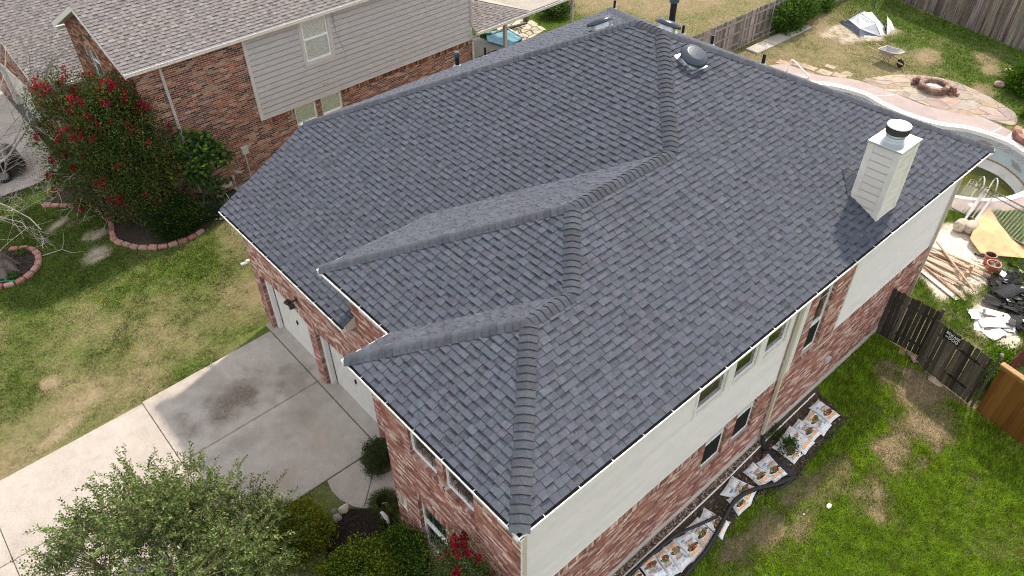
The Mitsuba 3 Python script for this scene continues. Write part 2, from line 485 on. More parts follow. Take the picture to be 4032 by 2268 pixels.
def window(parent, fr, a0, a1, z0, z1, rec=0.07, rail=None, bars=(), fcol=(0.80, 0.80, 0.79), fw=0.05, bcol=None, blind=None, arch=0.0, hbars=(), screen=False, dark=(0.012, 0.014, 0.014), depth=0.10):
    """A window set rec behind the wall face: frame, rail, glazing bars, panes, and the blind or a near-black sheet painted as the unlit interior."""
    k = num(parent + '__window')
    shape = arch_poly(a0, a1, z0, z1 - arch, arch) if arch else sbox(a0, z0, a1, z1)
    inner = shape.buffer(-fw, join_style=2)
    fm = MB(fcol, 0)
    fm.poly(shape.difference(inner), -rec - 0.035, -rec, frame=fr)
    if rail:
        abox(fm, fr, a0 + fw, a1 - fw, rail - 0.025, rail + 0.025, -rec - 0.055, -rec + 0.012)
    put(k + '__frame', fm, 'satin', numbered=False)
    if bars or hbars:
        bm = MB(bcol or fcol, 0)
        for b in bars:
            abox(bm, fr, b[0] - 0.009, b[0] + 0.009, b[1], b[2], -rec - 0.045, -rec - 0.030)
        for b in hbars:
            abox(bm, fr, b[1], b[2], b[0] - 0.009, b[0] + 0.009, -rec - 0.046, -rec - 0.031)
        put(k + '__glazing_bar', bm, 'satin', numbered=False)
    parts = [inner] if not rail else [inner.intersection(sbox(a0, z0, a1, rail - 0.025)), inner.intersection(sbox(a0, rail + 0.025, a1, z1 + 1))]
    for i, g in enumerate(parts):
        pm = MB((0.5, 0.5, 0.5)); pm.sheet(g, -rec - 0.025 - 0.012 * (1 - i), frame=fr)
        put(k + '__pane', pm, 'window_glass')
        if screen and i == 0:
            sm = MB((0.016, 0.017, 0.018)); sm.sheet(g, -rec - 0.012, frame=fr)
            put(k + '__insect_screen', sm)
    back = MB(dark, 0)  # near-black sheet: darkness of the interior painted close behind the glass
    back.sheet(shape, -rec - max(depth + 0.03, 0.045), frame=fr)
    put(k + '__dark_backing', back, numbered=False)
    if blind:
        bl = MB(blind, 0)
        n = int((z1 - z0) / 0.045)
        for i in range(n):
            z = z0 + (i + 0.5) * (z1 - z0) / n
            v = np.array([[a0 + fw, z - 0.024, -rec - depth], [a1 - fw, z - 0.024, -rec - depth], [a1 - fw, z + 0.022, -rec - depth + 0.018], [a0 + fw, z + 0.022, -rec - depth + 0.018]])
            if not inner.buffer(0.01).contains(Point((a0 + a1) / 2, z)):
                continue
            bl.add(fr(v), [[0, 1, 2], [0, 2, 3]], blind)
        put(k + '__blind', bl, numbered=False)
    return k


def boards(parent, fr, pg, rng, col, expo=0.17, lap=0.010, slot=0.0, base=0.0, names='board', joints=True, jit_=0.035, trim_gap=0):
    """Lap siding: each course is a tilted board, clipped to the polygon (along, height)."""
    x0, z0, x1, z1 = pg.bounds
    items = []
    z = z0
    while z < z1 - 0.01:
        top = min(z + expo, z1)
        band = pg.intersection(sbox(x0 - 1, z, x1 + 1, top - slot))
        for g in getattr(band, 'geoms', [band]):
            if g.is_empty or g.area < 1e-4 or g.geom_type != 'Polygon':
                continue
            ax, bx = g.bounds[0], g.bounds[2]
            cuts = [ax]
            if joints:
                c = ax + rng.uniform(1.4, 3.6)
                while c < bx - 0.4:
                    cuts.append(c); c += 3.6
            cuts.append(bx)
            for p, q in zip(cuts[:-1], cuts[1:]):
                s = g.intersection(sbox(p + (0.003 if p > ax else 0), z, q, top - slot))
                for s_ in getattr(s, 'geoms', [s]):
                    if s_.is_empty or s_.geom_type != 'Polygon' or s_.area < 1e-4:
                        continue
                    m = MB(jit(col, rng, jit_, 0.008), BLOT + 0.06)
                    zb = z

                    def f2(v, zb=zb):
                        w = np.array(v)
                        out = base + lap * (1 - (w[:, 1] - zb) / expo * 0.85) + 0.002
                        w[:, 2] = np.where(v[:, 2] > 0.5, out, base - 0.01)
                        return fr(w)
                    m.poly(s_, 0, 1, frame=f2)
                    items.append(m)
        z += expo
    if slot:
        bk = MB(np.asarray(col) * .9, 0); bk.sheet(pg, 0.001, frame=fr); put(parent + '__backing', bk)
    pieces(parent, names, items)


def roof_frame(O, a, up3):
    O, a, b = (np.asarray(x, float) for x in (O, a, up3))
    n = np.cross(a, b); n /= np.linalg.norm(n)
    if n[2] < 0: n = -n

    def fr(v):
        v = np.asarray(v, float)
        return O + v[:, :1] * a + v[:, 1:2] * b + v[:, 2:3] * n
    return fr, n


def shingles(poly3, eave_a, eave_b, rng, pal, E=0.143, first=0.0):
    """poly3: the plane's outline in 3-D; eave_a -> eave_b its eave direction. Laminated shingles in courses: proud tabs and thinner tabs between."""
    P = np.asarray(poly3, float)
    a = np.asarray(eave_b, float) - np.asarray(eave_a, float); a[2] = 0; a /= np.linalg.norm(a)
    n = np.cross(P[1] - P[0], P[2] - P[0]); n /= np.linalg.norm(n)
    if n[2] < 0: n = -n
    b = np.cross(n, a); b /= np.linalg.norm(b)
    if b[2] < 0: b, a = -b, -a
    O = np.asarray(eave_a, float)
    uvp = np.column_stack([(P - O) @ a, (P - O) @ b])
    pg = Polygon(uvp).buffer(0)
    pr = prep(pg)

    def fr(v):
        v = np.asarray(v, float)
        return O + v[:, :1] * a + v[:, 1:2] * b + v[:, 2:3] * n
    x0, y0, x1, y1 = pg.bounds
    items = []
    y = y0 + first
    while y < y1:
        x = x0 - rng.uniform(0, 0.3)
        proud = rng.random() < 0.5
        while x < x1:
            w = rng.choice([0.15, 0.17, 0.19, 0.22]) if proud else rng.choice([0.13, 0.15, 0.17, 0.20])
            w *= rng.uniform(0.93, 1.07)
            t = (0.027 if proud else 0.017) + rng.uniform(0, 0.002)
            cell = sbox(x + 0.0035, y, x + w - 0.0035, y + E + 0.012)
            band = (not proud and rng.random() < 0.75) or rng.random() < 0.15
            base, CON, hi = pal
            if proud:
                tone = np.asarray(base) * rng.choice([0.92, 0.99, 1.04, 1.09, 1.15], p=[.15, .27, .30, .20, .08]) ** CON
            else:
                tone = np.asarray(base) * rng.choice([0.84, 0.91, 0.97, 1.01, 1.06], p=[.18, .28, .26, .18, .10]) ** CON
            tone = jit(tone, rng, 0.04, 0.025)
            if pr.contains(cell):
                q = np.array(cell.exterior.coords)[:4]
                polys = [q]
            elif pr.intersects(cell):
                g = pg.intersection(cell)
                polys = [np.array(h.exterior.coords)[:-1] for h in getattr(g, 'geoms', [g]) if h.geom_type == 'Polygon' and h.area > 4e-4]
            else:
                polys = []
            for q in polys:
                m = MB()
                k = len(q)
                h = t * (1 - 0.8 * (q[:, 1] - y) / (E + 0.012)) + 0.001
                top = fr(np.column_stack([q, h])); low = q[:, 1] < y + 0.02
                bot = fr(np.column_stack([q, np.where(low, np.maximum(h - 0.009, 0), -0.004)]))
                tri = np.array([[0, i, i + 1] for i in range(1, k - 1)])
                e1, e2 = top[tri[0, 1]] - top[tri[0, 0]], top[tri[0, 2]] - top[tri[0, 0]]
                if np.cross(e1, e2) @ n < 0: tri = tri[:, ::-1]
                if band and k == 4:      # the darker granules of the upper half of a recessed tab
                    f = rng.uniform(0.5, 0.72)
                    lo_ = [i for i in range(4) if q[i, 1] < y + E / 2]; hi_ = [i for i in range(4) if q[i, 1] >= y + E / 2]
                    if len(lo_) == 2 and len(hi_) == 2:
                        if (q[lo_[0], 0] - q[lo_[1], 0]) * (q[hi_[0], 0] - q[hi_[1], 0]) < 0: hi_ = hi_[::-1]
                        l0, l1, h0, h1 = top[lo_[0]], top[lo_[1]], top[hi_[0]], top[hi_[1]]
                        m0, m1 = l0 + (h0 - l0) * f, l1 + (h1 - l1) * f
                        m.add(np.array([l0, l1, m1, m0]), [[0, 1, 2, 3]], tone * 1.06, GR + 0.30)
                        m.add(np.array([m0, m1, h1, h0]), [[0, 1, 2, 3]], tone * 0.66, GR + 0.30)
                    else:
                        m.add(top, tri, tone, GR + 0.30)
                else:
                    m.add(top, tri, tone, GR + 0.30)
                i = np.arange(k); j = (i + 1) % k
                m.add(np.vstack([top, bot]), np.stack([i, i + k, j + k, j], 1), tone, 0)
                items.append(m)
            x += w
            proud = not proud
        y += E
    return items, fr, pg


def ridge_caps(A, B, d1, d2, rng, base, w=0.15, step=0.143, t=0.016):
    """Cap shingles folded over a hip or ridge from A up to B; d1 and d2 point down the two roof planes, square to the line."""
    A, B = np.asarray(A, float), np.asarray(B, float)
    L = np.linalg.norm(B - A); x = (B - A) / L
    d1 = np.asarray(d1, float); d2 = np.asarray(d2, float)
    n1 = np.cross(x, d1); n1 *= np.sign(n1[2]); n2 = np.cross(x, d2); n2 *= np.sign(n2[2])
    up = n1 + n2; up /= np.linalg.norm(up)
    out = []
    k = max(1, int(round(L / step))); s = L / k
    for i in range(k):
        m = MB()
        a, b = A + x * (i * s), A + x * ((i + 1) * s + 0.02)
        lo, hi = t * 1.45, t * 0.75
        tone = jit(np.asarray(base) * rng.choice([0.82, 0.92, 1.0, 1.06], p=[.2, .3, .3, .2]), rng, 0.05, 0.02)

        def sec(c, h):
            return np.array([c + d1 * w + n1 * h * 0.75, c + d1 * 0.06 + n1 * (h + 0.006), c + d1 * 0.018 + up * (h + 0.006), c + d2 * 0.018 + up * (h + 0.006), c + d2 * 0.06 + n2 * (h + 0.006), c + d2 * w + n2 * h * 0.75])
        p, q = sec(a, lo), sec(b, hi)
        j = np.arange(5)
        m.add(np.vstack([p, q]), np.stack([j, j + 1, j + 7, j + 6], 1), tone, GR + 0.28)
        pb, qb = p - up * 0.007, q - up * 0.007
        dark = tone
        m.add(np.vstack([p, pb]), np.stack([j, j + 6, j + 7, j + 1], 1), dark, 0)
        for e in (0, 5):
            m.add(np.array([p[e], q[e], qb[e], pb[e]]), [[0, 1, 2, 3]], dark, 0)
        out.append(m)
    return out


TROUGH_TONE = (0.058, 0.058, 0.062)     # dark grainy strip along the bottom of each trough


def gutter(parent, A, B, inward, ends=(True, True), step=0.75, col=(0.80, 0.80, 0.78), D=0.125, Hh=0.115, off=0.4, hang=True):
    """An open gutter whose outer lip runs from A to B; inward points to the roof."""
    A, B, q = np.asarray(A, float), np.asarray(B, float), np.asarray(inward, float)
    L = np.linalg.norm(B - A); x = (B - A) / L
    k = num(parent + '__gutter')
    z = np.array([0, 0, 1.0])
    prof = [(0.0, 0.0), (0.0, -0.022), (0.022, -0.05), (0.03, -Hh), (D, -Hh), (D, 0.004)]
    P = np.array([[q * s + z * h + c for s, h in prof] for c in (A, B)])
    m = MB(col, 0)
    for i in range(5):
        m.add(np.array([P[0, i], P[1, i], P[1, i + 1], P[0, i + 1]]), [[0, 1, 2, 3]])
    m.beam(A + q * 0.010 - z * 0.002, B + q * 0.010 - z * 0.002, 0.020, 0.010)
    for e, c in zip(ends, (A, B)):
        if e:
            v = np.array([q * s + z * h + c for s, h in prof])
            m.add(v, [[0, 1, 2], [0, 2, 3], [0, 3, 4], [0, 4, 5]])
    put(k, m, 'satin', numbered=False)
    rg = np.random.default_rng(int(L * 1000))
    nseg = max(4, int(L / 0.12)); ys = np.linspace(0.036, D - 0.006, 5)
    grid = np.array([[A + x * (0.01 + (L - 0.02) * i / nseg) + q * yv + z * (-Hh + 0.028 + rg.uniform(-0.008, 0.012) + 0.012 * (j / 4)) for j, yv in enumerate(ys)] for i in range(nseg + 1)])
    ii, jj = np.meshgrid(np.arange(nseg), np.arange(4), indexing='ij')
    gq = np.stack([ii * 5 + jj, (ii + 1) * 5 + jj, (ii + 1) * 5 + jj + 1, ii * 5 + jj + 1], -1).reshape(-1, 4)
    inn = MB(TROUGH_TONE, GR + 0.5); inn.add(grid.reshape(-1, 3), gq)
    put(k + '__trough_strip', inn, numbered=False)
    if hang:
        c = off
        while c < L:
            h = MB((0.84, 0.84, 0.83), 0)
            h.beam(A + x * c + q * 0.004 + z * 0.004, A + x * c + q * (D - 0.03) + z * 0.008, 0.016, 0.008)
            put(k + '__hanger', h, 'satin')
            c += step
    return k


# ------------------------------------------------------------------ setting: ground
def gh(x, y):
    x = np.asarray(x, float)
    t = np.clip((3.2 - x) / 1.4, 0, 1)
    return -0.15 * t * t * (3 - 2 * t)


def vnoise(x, y, s, seed=0, octaves=4):
    p = np.stack([np.asarray(x) * s, np.asarray(y) * s, np.zeros(np.shape(x))], -1)
    return meshkit.fbm(p, octaves, seed)


def blob(x, y, cx, cy, rx, ry=None, a=0.0, soft=0.5, seed=1):
    ry = rx if ry is None else ry
    c, s = math.cos(a), math.sin(a)
    u = ((x - cx) * c + (y - cy) * s) / rx
    v = (-(x - cx) * s + (y - cy) * c) / ry
    d = np.sqrt(u * u + v * v) + (vnoise(x, y, 1.6, seed) - 0.5) * 0.9
    return np.clip((1 + soft / 2 - d) / soft, 0, 1)


DRY = [(9.9, -2.6, 1.5, 0.75, 0.5), (11.3, -2.2, 1.15, 0.6, 0.2), (12.6, -2.0, 1.1, 0.6, 0.9), (8.9, -1.5, 0.9, 0.35, 0.1), (7.9, -1.1, 0.7, 0.3, 0.0), (9.0, -2.4, 0.8, 0.4, 0.3), (13.4, -1.6, 0.7, 0.5, 0), (6.6, -1.25, 0.6, 0.3, 0),
       (13.2, -0.6, 0.6, 0.3, 0.4), (7.3, -1.7, .5, .25, 0.2), (5.6, -1.0, .5, .22, 0), (10.8, -3.0, 0.5, 0.3, 0.4),
       (34.3, 8.3, 0.85, 0.6, 0.4), (36.1, 6.3, 0.75, 0.6, 0.6), (34.9, 5.6, 0.6, 0.4, 0.2), (32.7, 5.0, 0.75, 0.5, 0.3)]
LUSH = [(10.4, -3.1, 1.3, 0.7, 0.5), (9.0, -3.0, 1.6, 0.8, 0.1), (11.2, -2.7, 0.7, 0.35, 0.6)]


def fields(x, y):
    """(lush, pale, blade length) of the turf at x, y: where the grass is green, and where dust, paper and bare soil lie."""
    big, mid = vnoise(x, y, 0.22, 5), vnoise(x, y, 0.8, 9)
    lush = 0.50 + (big - 0.5) * 0.9 + (mid - 0.5) * 0.9
    pale = np.zeros_like(lush)
    right = (y < 0.8) & (x > -1) & (x < 14.4)
    lush = np.where(right, 0.95 + (mid - 0.5) * 0.7, lush)
    front = (x < 2.2) & (y > 12)
    # the front lawn is greener towards the neighbour's bed and along the driveway, straw-coloured between
    s = (y - 12.3) / 12.0
    band = np.exp(-((s - 0.17 - 0.02 * x) / 0.12) ** 2)
    lush = np.where(front, 0.82 - 0.46 * band + (mid - 0.5) * 0.95 + 0.25 * np.clip((y - 17) / 3, 0, 1), lush)
    front2 = (x < 1.0) & (y < 7)
    lush = np.where(front2, 0.6 + (mid - 0.5) * 0.9, lush)
    back = (x > 26) & (y < 15.1)
    t = np.clip((x - 33.0) / 4 + (8 - y) / 7 + 0.5, 0, 1)
    lush = np.where(back, 0.20 + 0.75 * t + (mid - 0.5) * 0.8, lush)
    nb = (y > 15.2) & (x > 16)
    lush = np.where(nb, np.clip(0.28 + (mid - 0.5) * 0.9 + 0.9 * np.clip((26 - x + (y - 20) * 0.3) / 3.5, 0, 1), 0, 1), lush)
    work = (x > 16.2) & (x < 25) & (y < 2.2)
    lush = np.where(work, 0.85 + (mid - 0.5), lush)
    for c in DRY:
        lush = lush - 0.62 * blob(x, y, *c[:4], a=c[4], seed=21)
    for c in LUSH:
        lush = lush + 0.5 * blob(x, y, *c[:4], a=c[4], seed=23)
    for c in [(-1.3, 20.0, 0.55, 0.4, 0.5), (-0.9, 21.2, 0.4, 0.3, 0), (-1.7, 22.8, 0.45, 0.18, 0.6), (-3.6, 13.6, .4, .16, .5), (-4.6, 12.9, 0.55, 0.16, 0.3), (-4.3, 14.9, .25, .25, 0)]:
        b = blob(x, y, *c[:4], a=c[4], seed=31)
        pale = np.maximum(pale, b * (0.26 if c[0] > -2 else 0.06)); lush = lush - b
    for c in [(19.9, 0.4, 1.7, 1.1, 0.2), (18.0, 0.1, 0.7, 0.35, 0.4), (17.6, -1.6, 0.9, 0.5, 0.2), (20.6, 0.9, .9, .6, 0), (17.1, -2.3, 0.6, 0.3, 0.3)]:
        b = blob(x, y, *c[:4], a=c[4], seed=33)
        pale = np.maximum(pale, b); lush = lush - b
    b = blob(x, y, 34.4, 12.2, 1.75, 1.1, a=-0.5, seed=35, soft=0.3); pale = np.maximum(pale, b * 0.30); lush = lush - b
    # worn soil by the side fence and the bed
    b = blob(x, y, 13.7, -1.9, 0.22, 1.4, a=0.1, seed=36); lush = lush - b * 0.8
    return np.clip(lush, 0, 1), np.clip(pale, 0, 1)


def smooth_closed(pts, n=120):
    p = np.asarray(pts, float)
    k = len(p)
    out = []
    for i in range(k):
        p0, p1, p2, p3 = p[i - 1], p[i], p[(i + 1) % k], p[(i + 2) % k]
        for t in np.linspace(0, 1, max(2, n // k), endpoint=False):
            out.append(0.5 * ((2 * p1) + (p2 - p0) * t + (2 * p0 - 5 * p1 + 4 * p2 - p3) * t * t + (3 * p1 - p0 - 3 * p2 + p3) * t ** 3))
    return np.array(out)


POOL = smooth_closed([(28.45, 1.9), (28.65, 2.8), (28.5, 3.9), (27.95, 4.9), (27.8, 6.2), (27.95, 7.4), (28.25, 8.4), (27.9, 9.9), (27.0, 10.8), (25.6, 10.8), (24.4, 9.6), (23.9, 7.5), (24.0, 5.5), (23.7, 4.0), (23.15, 2.7), (23.45, 1.75), (24.2, 0.95), (25.3, 0.50), (26.6, 0.45), (27.7, 0.95)], 160)
POOLP = Polygon(POOL).buffer(0)


def ground_mesh():
    xs = np.concatenate([[-400, -120, -40, -18], np.arange(-11, 46.01, 0.25), [60, 140, 420]])
    ys = np.concatenate([[-400, -120, -40, -16], np.arange(-9, 41.01, 0.25), [60, 140, 420]])
    X, Y = np.meshgrid(xs, ys, indexing='ij')
    Z = gh(X, Y) + (vnoise(X, Y, 0.9, 77) - 0.5) * 0.03
    near = (X > -10) & (X < 2) & (Y > 4) & (Y < 13)
    lush, pale = fields(X, Y)
    v = np.column_stack([X.ravel(), Y.ravel(), Z.ravel()])
    nx, ny = len(xs), len(ys)
    i, j = np.meshgrid(np.arange(nx - 1), np.arange(ny - 1), indexing='ij')
    q = np.stack([i * ny + j, (i + 1) * ny + j, (i + 1) * ny + j + 1, i * ny + j + 1], -1).reshape(-1, 4)
    cx, cy = v[q].mean(1)[:, 0], v[q].mean(1)[:, 1]
    import shapely
    keep = ~shapely.contains_xy(POOLP.buffer(0.22), cx, cy)
    q = q[keep]
    f = np.vstack([q[:, [0, 1, 2]], q[:, [0, 2, 3]]])
    return v, f, np.column_stack([lush.ravel(), pale.ravel()])


_v, _f, _u = ground_mesh()
struct('ground', (_v, _f), 'ground_cover', True, uv=_u, text='turf and bare soil of the yards')

# ------------------------------------------------------------------ the brick house with the new dark roof
H, PT, W1, X2, W2, X3, LX, W3, XG, YG1, YG0 = 5.491, 0.4776, 4.918, 1.027, 7.543, 3.975, 16.496, 13.357, 1.0375, 13.112, 7.0
HS = 'brick_house'
lab(HS, 'red brick house with beige siding and a large new dark slate-grey shingle roof', 'house')
SHADE = (0.082, 0.092, 0.116)
CAPC = (0.072, 0.080, 0.098)
e = 0.062
zR = lambda y: H + PT * y
zF = lambda x, x0: H + PT * (x - x0)
zL = lambda y, w: H + PT * (w - y)
zB = lambda x: H + PT * (LX - x)
AR = (LX - X3) / 2
P1 = np.array([W1 / 2, W1 / 2, H + PT * W1 / 2]); P2 = np.array([X2 + W1 / 2, W1 / 2, H + PT * W1 / 2])
P3 = np.array([X2 + W2 / 2, W2 / 2, H + PT * W2 / 2]); P4 = np.array([X3 + W2 / 2, W2 / 2, H + PT * W2 / 2])
P5 = np.array([X3 + AR, AR, H + PT * AR]); P6 = np.array([X3 + AR, W3 - AR, H + PT * AR])
c0 = np.array([e, e, zR(e)]); cBR = np.array([LX - e, e, zR(e)]); cC1 = np.array([e, W1 - e, zR(e)])
cV1 = np.array([X2 + e, W1 - e, zR(e)]); cC2 = np.array([X2 + e, W2 - e, zR(e)]); cV2 = np.array([X3 + e, W2 - e, zR(e)])
cFL = np.array([X3 + e, W3 - e, zR(e)]); cBL = np.array([LX - e, W3 - e, zR(e)])
gl = lambda x, y: np.array([x, y, zF(x, X3)])
PLANES = {
    'right': ([c0, cBR, P5, P4, P3, P2, P1], c0, cBR),
    'front': ([c0, cC1, P1], c0, cC1),
    'side': ([cC1, cV1, P2, P1], cC1, cV1),
    'front2': ([cV1, cC2, P3, P2], cV1, cC2),
    'side2': ([cC2, cV2, P4, P3], cC2, cV2),
    'garage': ([gl(XG + e, YG1), gl(XG + e, YG0), gl(1.40, YG0), gl(1.40, 7.16), gl(X3 - 0.05, 7.16), gl(X3 + e, W2 - e), P4, P5, P6, cFL], gl(XG + e, YG1), gl(XG + e, YG0)),
    'left': ([cFL, cBL, P6], cFL, cBL),
    'back': ([cBR, cBL, P6, P5], cBR, cBL)}
for k, (poly, a, b) in PLANES.items():
    q = np.array(poly)
    if k == 'garage':
        OCC.extend([[q[0], q[4], q[5]], [q[0], q[5], q[9]], [q[9], q[5], q[6]], [q[9], q[6], q[7]], [q[9], q[7], q[8]]])
    else:
        OCC.extend([[q[0], q[i], q[i + 1]] for i in range(1, len(q) - 1)])
OCC = [np.array(t) for t in OCC]
rng = np.random.default_rng(11)
allsh = []
deck = MB(np.array(SHADE) * 0.8, GR + .3)
deckfr = {}
for k, (poly, a, b) in PLANES.items():
    it, fr, pg = shingles(poly, a, b, rng, (SHADE, 1.0, 0), first=0.0)
    deckfr[k] = fr
    deck.sheet(pg, -0.002, frame=fr)
    if k in ('back', 'left'):
        it = it
    allsh += it
# a small cricket that sheds water round the chimney's uphill side
ck = [np.array([11.43, 1.08, 6.30]), np.array([11.43, 1.62, zR(1.62) + 0.02]), np.array([10.88, 1.10, zR(1.10) + 0.01]), np.array([11.98, 1.10, zR(1.10) + 0.01])]
for tri, a, b in (([ck[1], ck[2], ck[0]], ck[2], ck[1]), ([ck[1], ck[0], ck[3]], ck[1], ck[3])):
    m = MB(np.array(SHADE) * 0.8, GR + .3); m.add(np.array(tri), [[0, 1, 2]])
    deck.join(m)
    for i in range(5):
        s0, s1 = i / 5, (i + 1) / 5
        top, lo = np.array(tri[0]), (ck[0], ck[2] if a is ck[2] else ck[3])
        q = np.array([top + (lo[0] - top) * s0, top + (lo[0] - top) * min(1, s1 + .04), top + (lo[1] - top) * min(1, s1 + .04), top + (lo[1] - top) * s0])
        q = q + np.array([0, 0, 0.012]) + np.array([[0, 0, 0], [0, 0, .006], [0, 0, .02], [0, 0, .006]]) * (1 + 0.6 * (i % 2))
        s = MB(); s.add(np.vstack([q, q - [0, 0, .03]]), [[0, 1, 2, 3], [0, 4, 5, 1], [1, 5, 6, 2], [2, 6, 7, 3], [3, 7, 4, 0]], jit(np.array(SHADE) * rng.uniform(0.6, 0.95), rng), GR + 0.3)
        allsh.append(s)
put(HS + '__roof__underlay', deck)
pieces(HS + '__roof', 'shingle', allsh, rest_name='shingle_field')
dR, dF, dL, dB = (np.array(v) / np.linalg.norm(v) for v in ((0, -1, -PT), (-1, 0, -PT), (0, 1, -PT), (1, 0, -PT)))


def down(line, plane_down):
    """The direction in a roof plane, square to the line, pointing down from it."""
    x = line / np.linalg.norm(line)
    n = plane_down - (plane_down @ x) * x
    return n / np.linalg.norm(n)


caps = []
for A, B, a, b in ((c0, P1, dR, dF), (cC1, P1, dF, dL), (P2, P3, dR, dF), (cC2, P3, dF, dL), (P4, P5, dR, dF), (cFL, P6, dF, dL), (cBL, P6, dL, dB), (cBR, P5, dB, dR),
                   (P1, P2, dR, dL), (P3, P4, dR, dL), (P5, P6, dF, dB)):
    flat_ridge = abs(A[2] - B[2]) < 0.01
    caps += ridge_caps(A + np.array([0, 0, 0.0]), B, down(B - A, a), down(B - A, b), rng, CAPC, w=0.165, t=0.030)
pieces(HS + '__roof', 'ridge_cap', caps, rest_name='ridge_cap_field')

# gutters: an open trough along every eave in view
X_, Y_ = np.array([1.0, 0, 0]), np.array([0, 1.0, 0])
gz_ = H
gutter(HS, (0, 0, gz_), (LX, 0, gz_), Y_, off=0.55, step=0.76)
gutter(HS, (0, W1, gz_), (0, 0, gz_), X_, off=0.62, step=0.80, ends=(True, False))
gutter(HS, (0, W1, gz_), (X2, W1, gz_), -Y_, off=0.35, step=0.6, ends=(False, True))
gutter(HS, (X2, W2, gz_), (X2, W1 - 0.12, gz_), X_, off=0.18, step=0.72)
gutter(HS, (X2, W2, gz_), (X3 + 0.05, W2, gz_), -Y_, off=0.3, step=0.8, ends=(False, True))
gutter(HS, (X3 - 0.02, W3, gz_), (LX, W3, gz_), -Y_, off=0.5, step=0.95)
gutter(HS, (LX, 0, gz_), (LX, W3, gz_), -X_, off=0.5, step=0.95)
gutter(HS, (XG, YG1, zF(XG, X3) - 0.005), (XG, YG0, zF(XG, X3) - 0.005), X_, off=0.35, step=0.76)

# fascia and soffit
fs = MB((0.60, 0.58, 0.53), 0)
F0, F1_ = 0.130, 0.150
zf0, zf1 = H - 0.16, H + 0.045
fs.box(((LX) / 2, (F0 + F1_) / 2, (zf0 + zf1) / 2), (LX - 2 * F0, 0.02, zf1 - zf0))
fs.box(((F0 + F1_) / 2, W1 / 2, (zf0 + zf1) / 2), (0.02, W1 - 2 * F0 - 0.05, zf1 - zf0))
fs.box(((F1_ + X2) / 2, W1 - (F0 + F1_) / 2, (zf0 + zf1) / 2), (X2 - F1_, 0.02, zf1 - zf0))
fs.box((X2 + (F0 + F1_) / 2, (W1 + W2) / 2 - 0.06, (zf0 + zf1) / 2), (0.02, W2 - W1 - 0.15, zf1 - zf0))
fs.box(((X2 + X3) / 2 + .1, W2 - (F0 + F1_) / 2, (zf0 + zf1) / 2 + .02), (X3 - X2 - .1, 0.02, zf1 - zf0 - .04))
fs.box((LX - (F0 + F1_) / 2, W3 / 2, (zf0 + zf1) / 2), (0.02, W3 - 2 * F0 - .05, zf1 - zf0))
fs.box(((X3 + LX) / 2, W3 - (F0 + F1_) / 2, (zf0 + zf1) / 2), (LX - X3 - .4, 0.02, zf1 - zf0))
zg = zF(XG, X3)
fs.box((XG + (F0 + F1_) / 2, (YG0 + YG1) / 2, zg - 0.055), (0.02, YG1 - YG0 - 0.01, 0.20))
put(HS + '__fascia', fs, 'satin')
so = MB((0.50, 0.48, 0.44), 0)
zs = H - 0.155
so.box((LX / 2, 0.28, zs), (LX - .4, 0.255, 0.012)); so.box((0.28, W1 / 2, zs - .003), (0.255, W1 - .35, 0.012))
so.box((X2 + 0.28, (W1 + W2) / 2, zs - .002), (0.255, W2 - W1 - .1, 0.012)); so.box((LX - .28, W3 / 2, zs - .004), (.255, W3 - .4, .012))
so.box((XG + 0.27, (7.14 + YG1) / 2, zg - 0.15), (0.235, YG1 - 7.14 - .02, 0.012))
put(HS + '__soffit', so)
rk = MB((0.62, 0.60, 0.55), 0)     # the cut end of the garage eave and its left rake
rv = np.array([[XG + 0.13, zg - 0.155], [1.425, zg - 0.155], [1.425, zF(1.425, X3) - 0.012], [XG + 0.13, zF(XG + 0.13, X3) - 0.012]])
rk.poly(Polygon(rv), 0, 0.022, frame=lambda v: np.column_stack([v[:, 0], YG0 + 0.012 + v[:, 2], v[:, 1]]))
rk.beam((XG + 0.13, YG1 - 0.02, zF(XG + .13, X3) - 0.10), (X3 + .1, YG1 - 0.02, zF(X3 + .1, X3) - 0.10), 0.022, 0.17)
put(HS + '__rake_board', rk, 'satin')

MORTAR = (0.46, 0.39, 0.345)
SIDC = (0.67, 0.64, 0.635)
TRIM = (0.70, 0.69, 0.67)
bricks, sold = [], []
# right-hand wall
fR = wall_frame((0, 0.41, 0), (1, 0, 0), (0, -1, 0))
XE = 16.1
lowW = [(5.83, 6.66), (6.98, 7.80)]
upW = [(5.05, 5.96), (6.25, 7.06), (7.34, 8.16)]
archW = (9.40, 10.12, 2.46, 4.62)
ZS, ZT = 2.40, 5.34
holes = [sbox(a, 1.18, b, 2.34) for a, b in lowW] + [sbox(a, 3.90, b, 5.1) for a, b in upW] + [arch_poly(archW[0], archW[1], archW[2], archW[3] - 0.22, 0.22)]
slab_wall(HS + '__wall_right', fR, sbox(0.41, 0.0, XE, ZT), holes, MORTAR, GR + 0.2)
sidz = [sbox(0.50, ZS, 8.43, ZT), sbox(10.98, ZS, 16.0, ZT)]
zones = [sbox(0.41, 0.30, XE, 2.17), sbox(8.93, 2.17, 10.92, ZT), sbox(8.43, 2.17, 8.93, 2.385)]
bricks += brick_courses(fR, zones, [h.buffer(0.004) for h in holes], RED, rng)
for s0, s1 in ((0.41, 5.80), (6.69, 6.96), (7.83, 8.43), (10.92, XE)):
    sold += soldiers(fR, s0, s1, 2.18, 2.39, RED, rng)
sold += soldiers(fR, 5.80, 7.83, 1.09, 1.17, RED, rng, W=0.075, proud=0.03)
sold += soldiers(fR, 9.32, 10.2, 2.37, 2.45, RED, rng, W=0.075, proud=0.03)
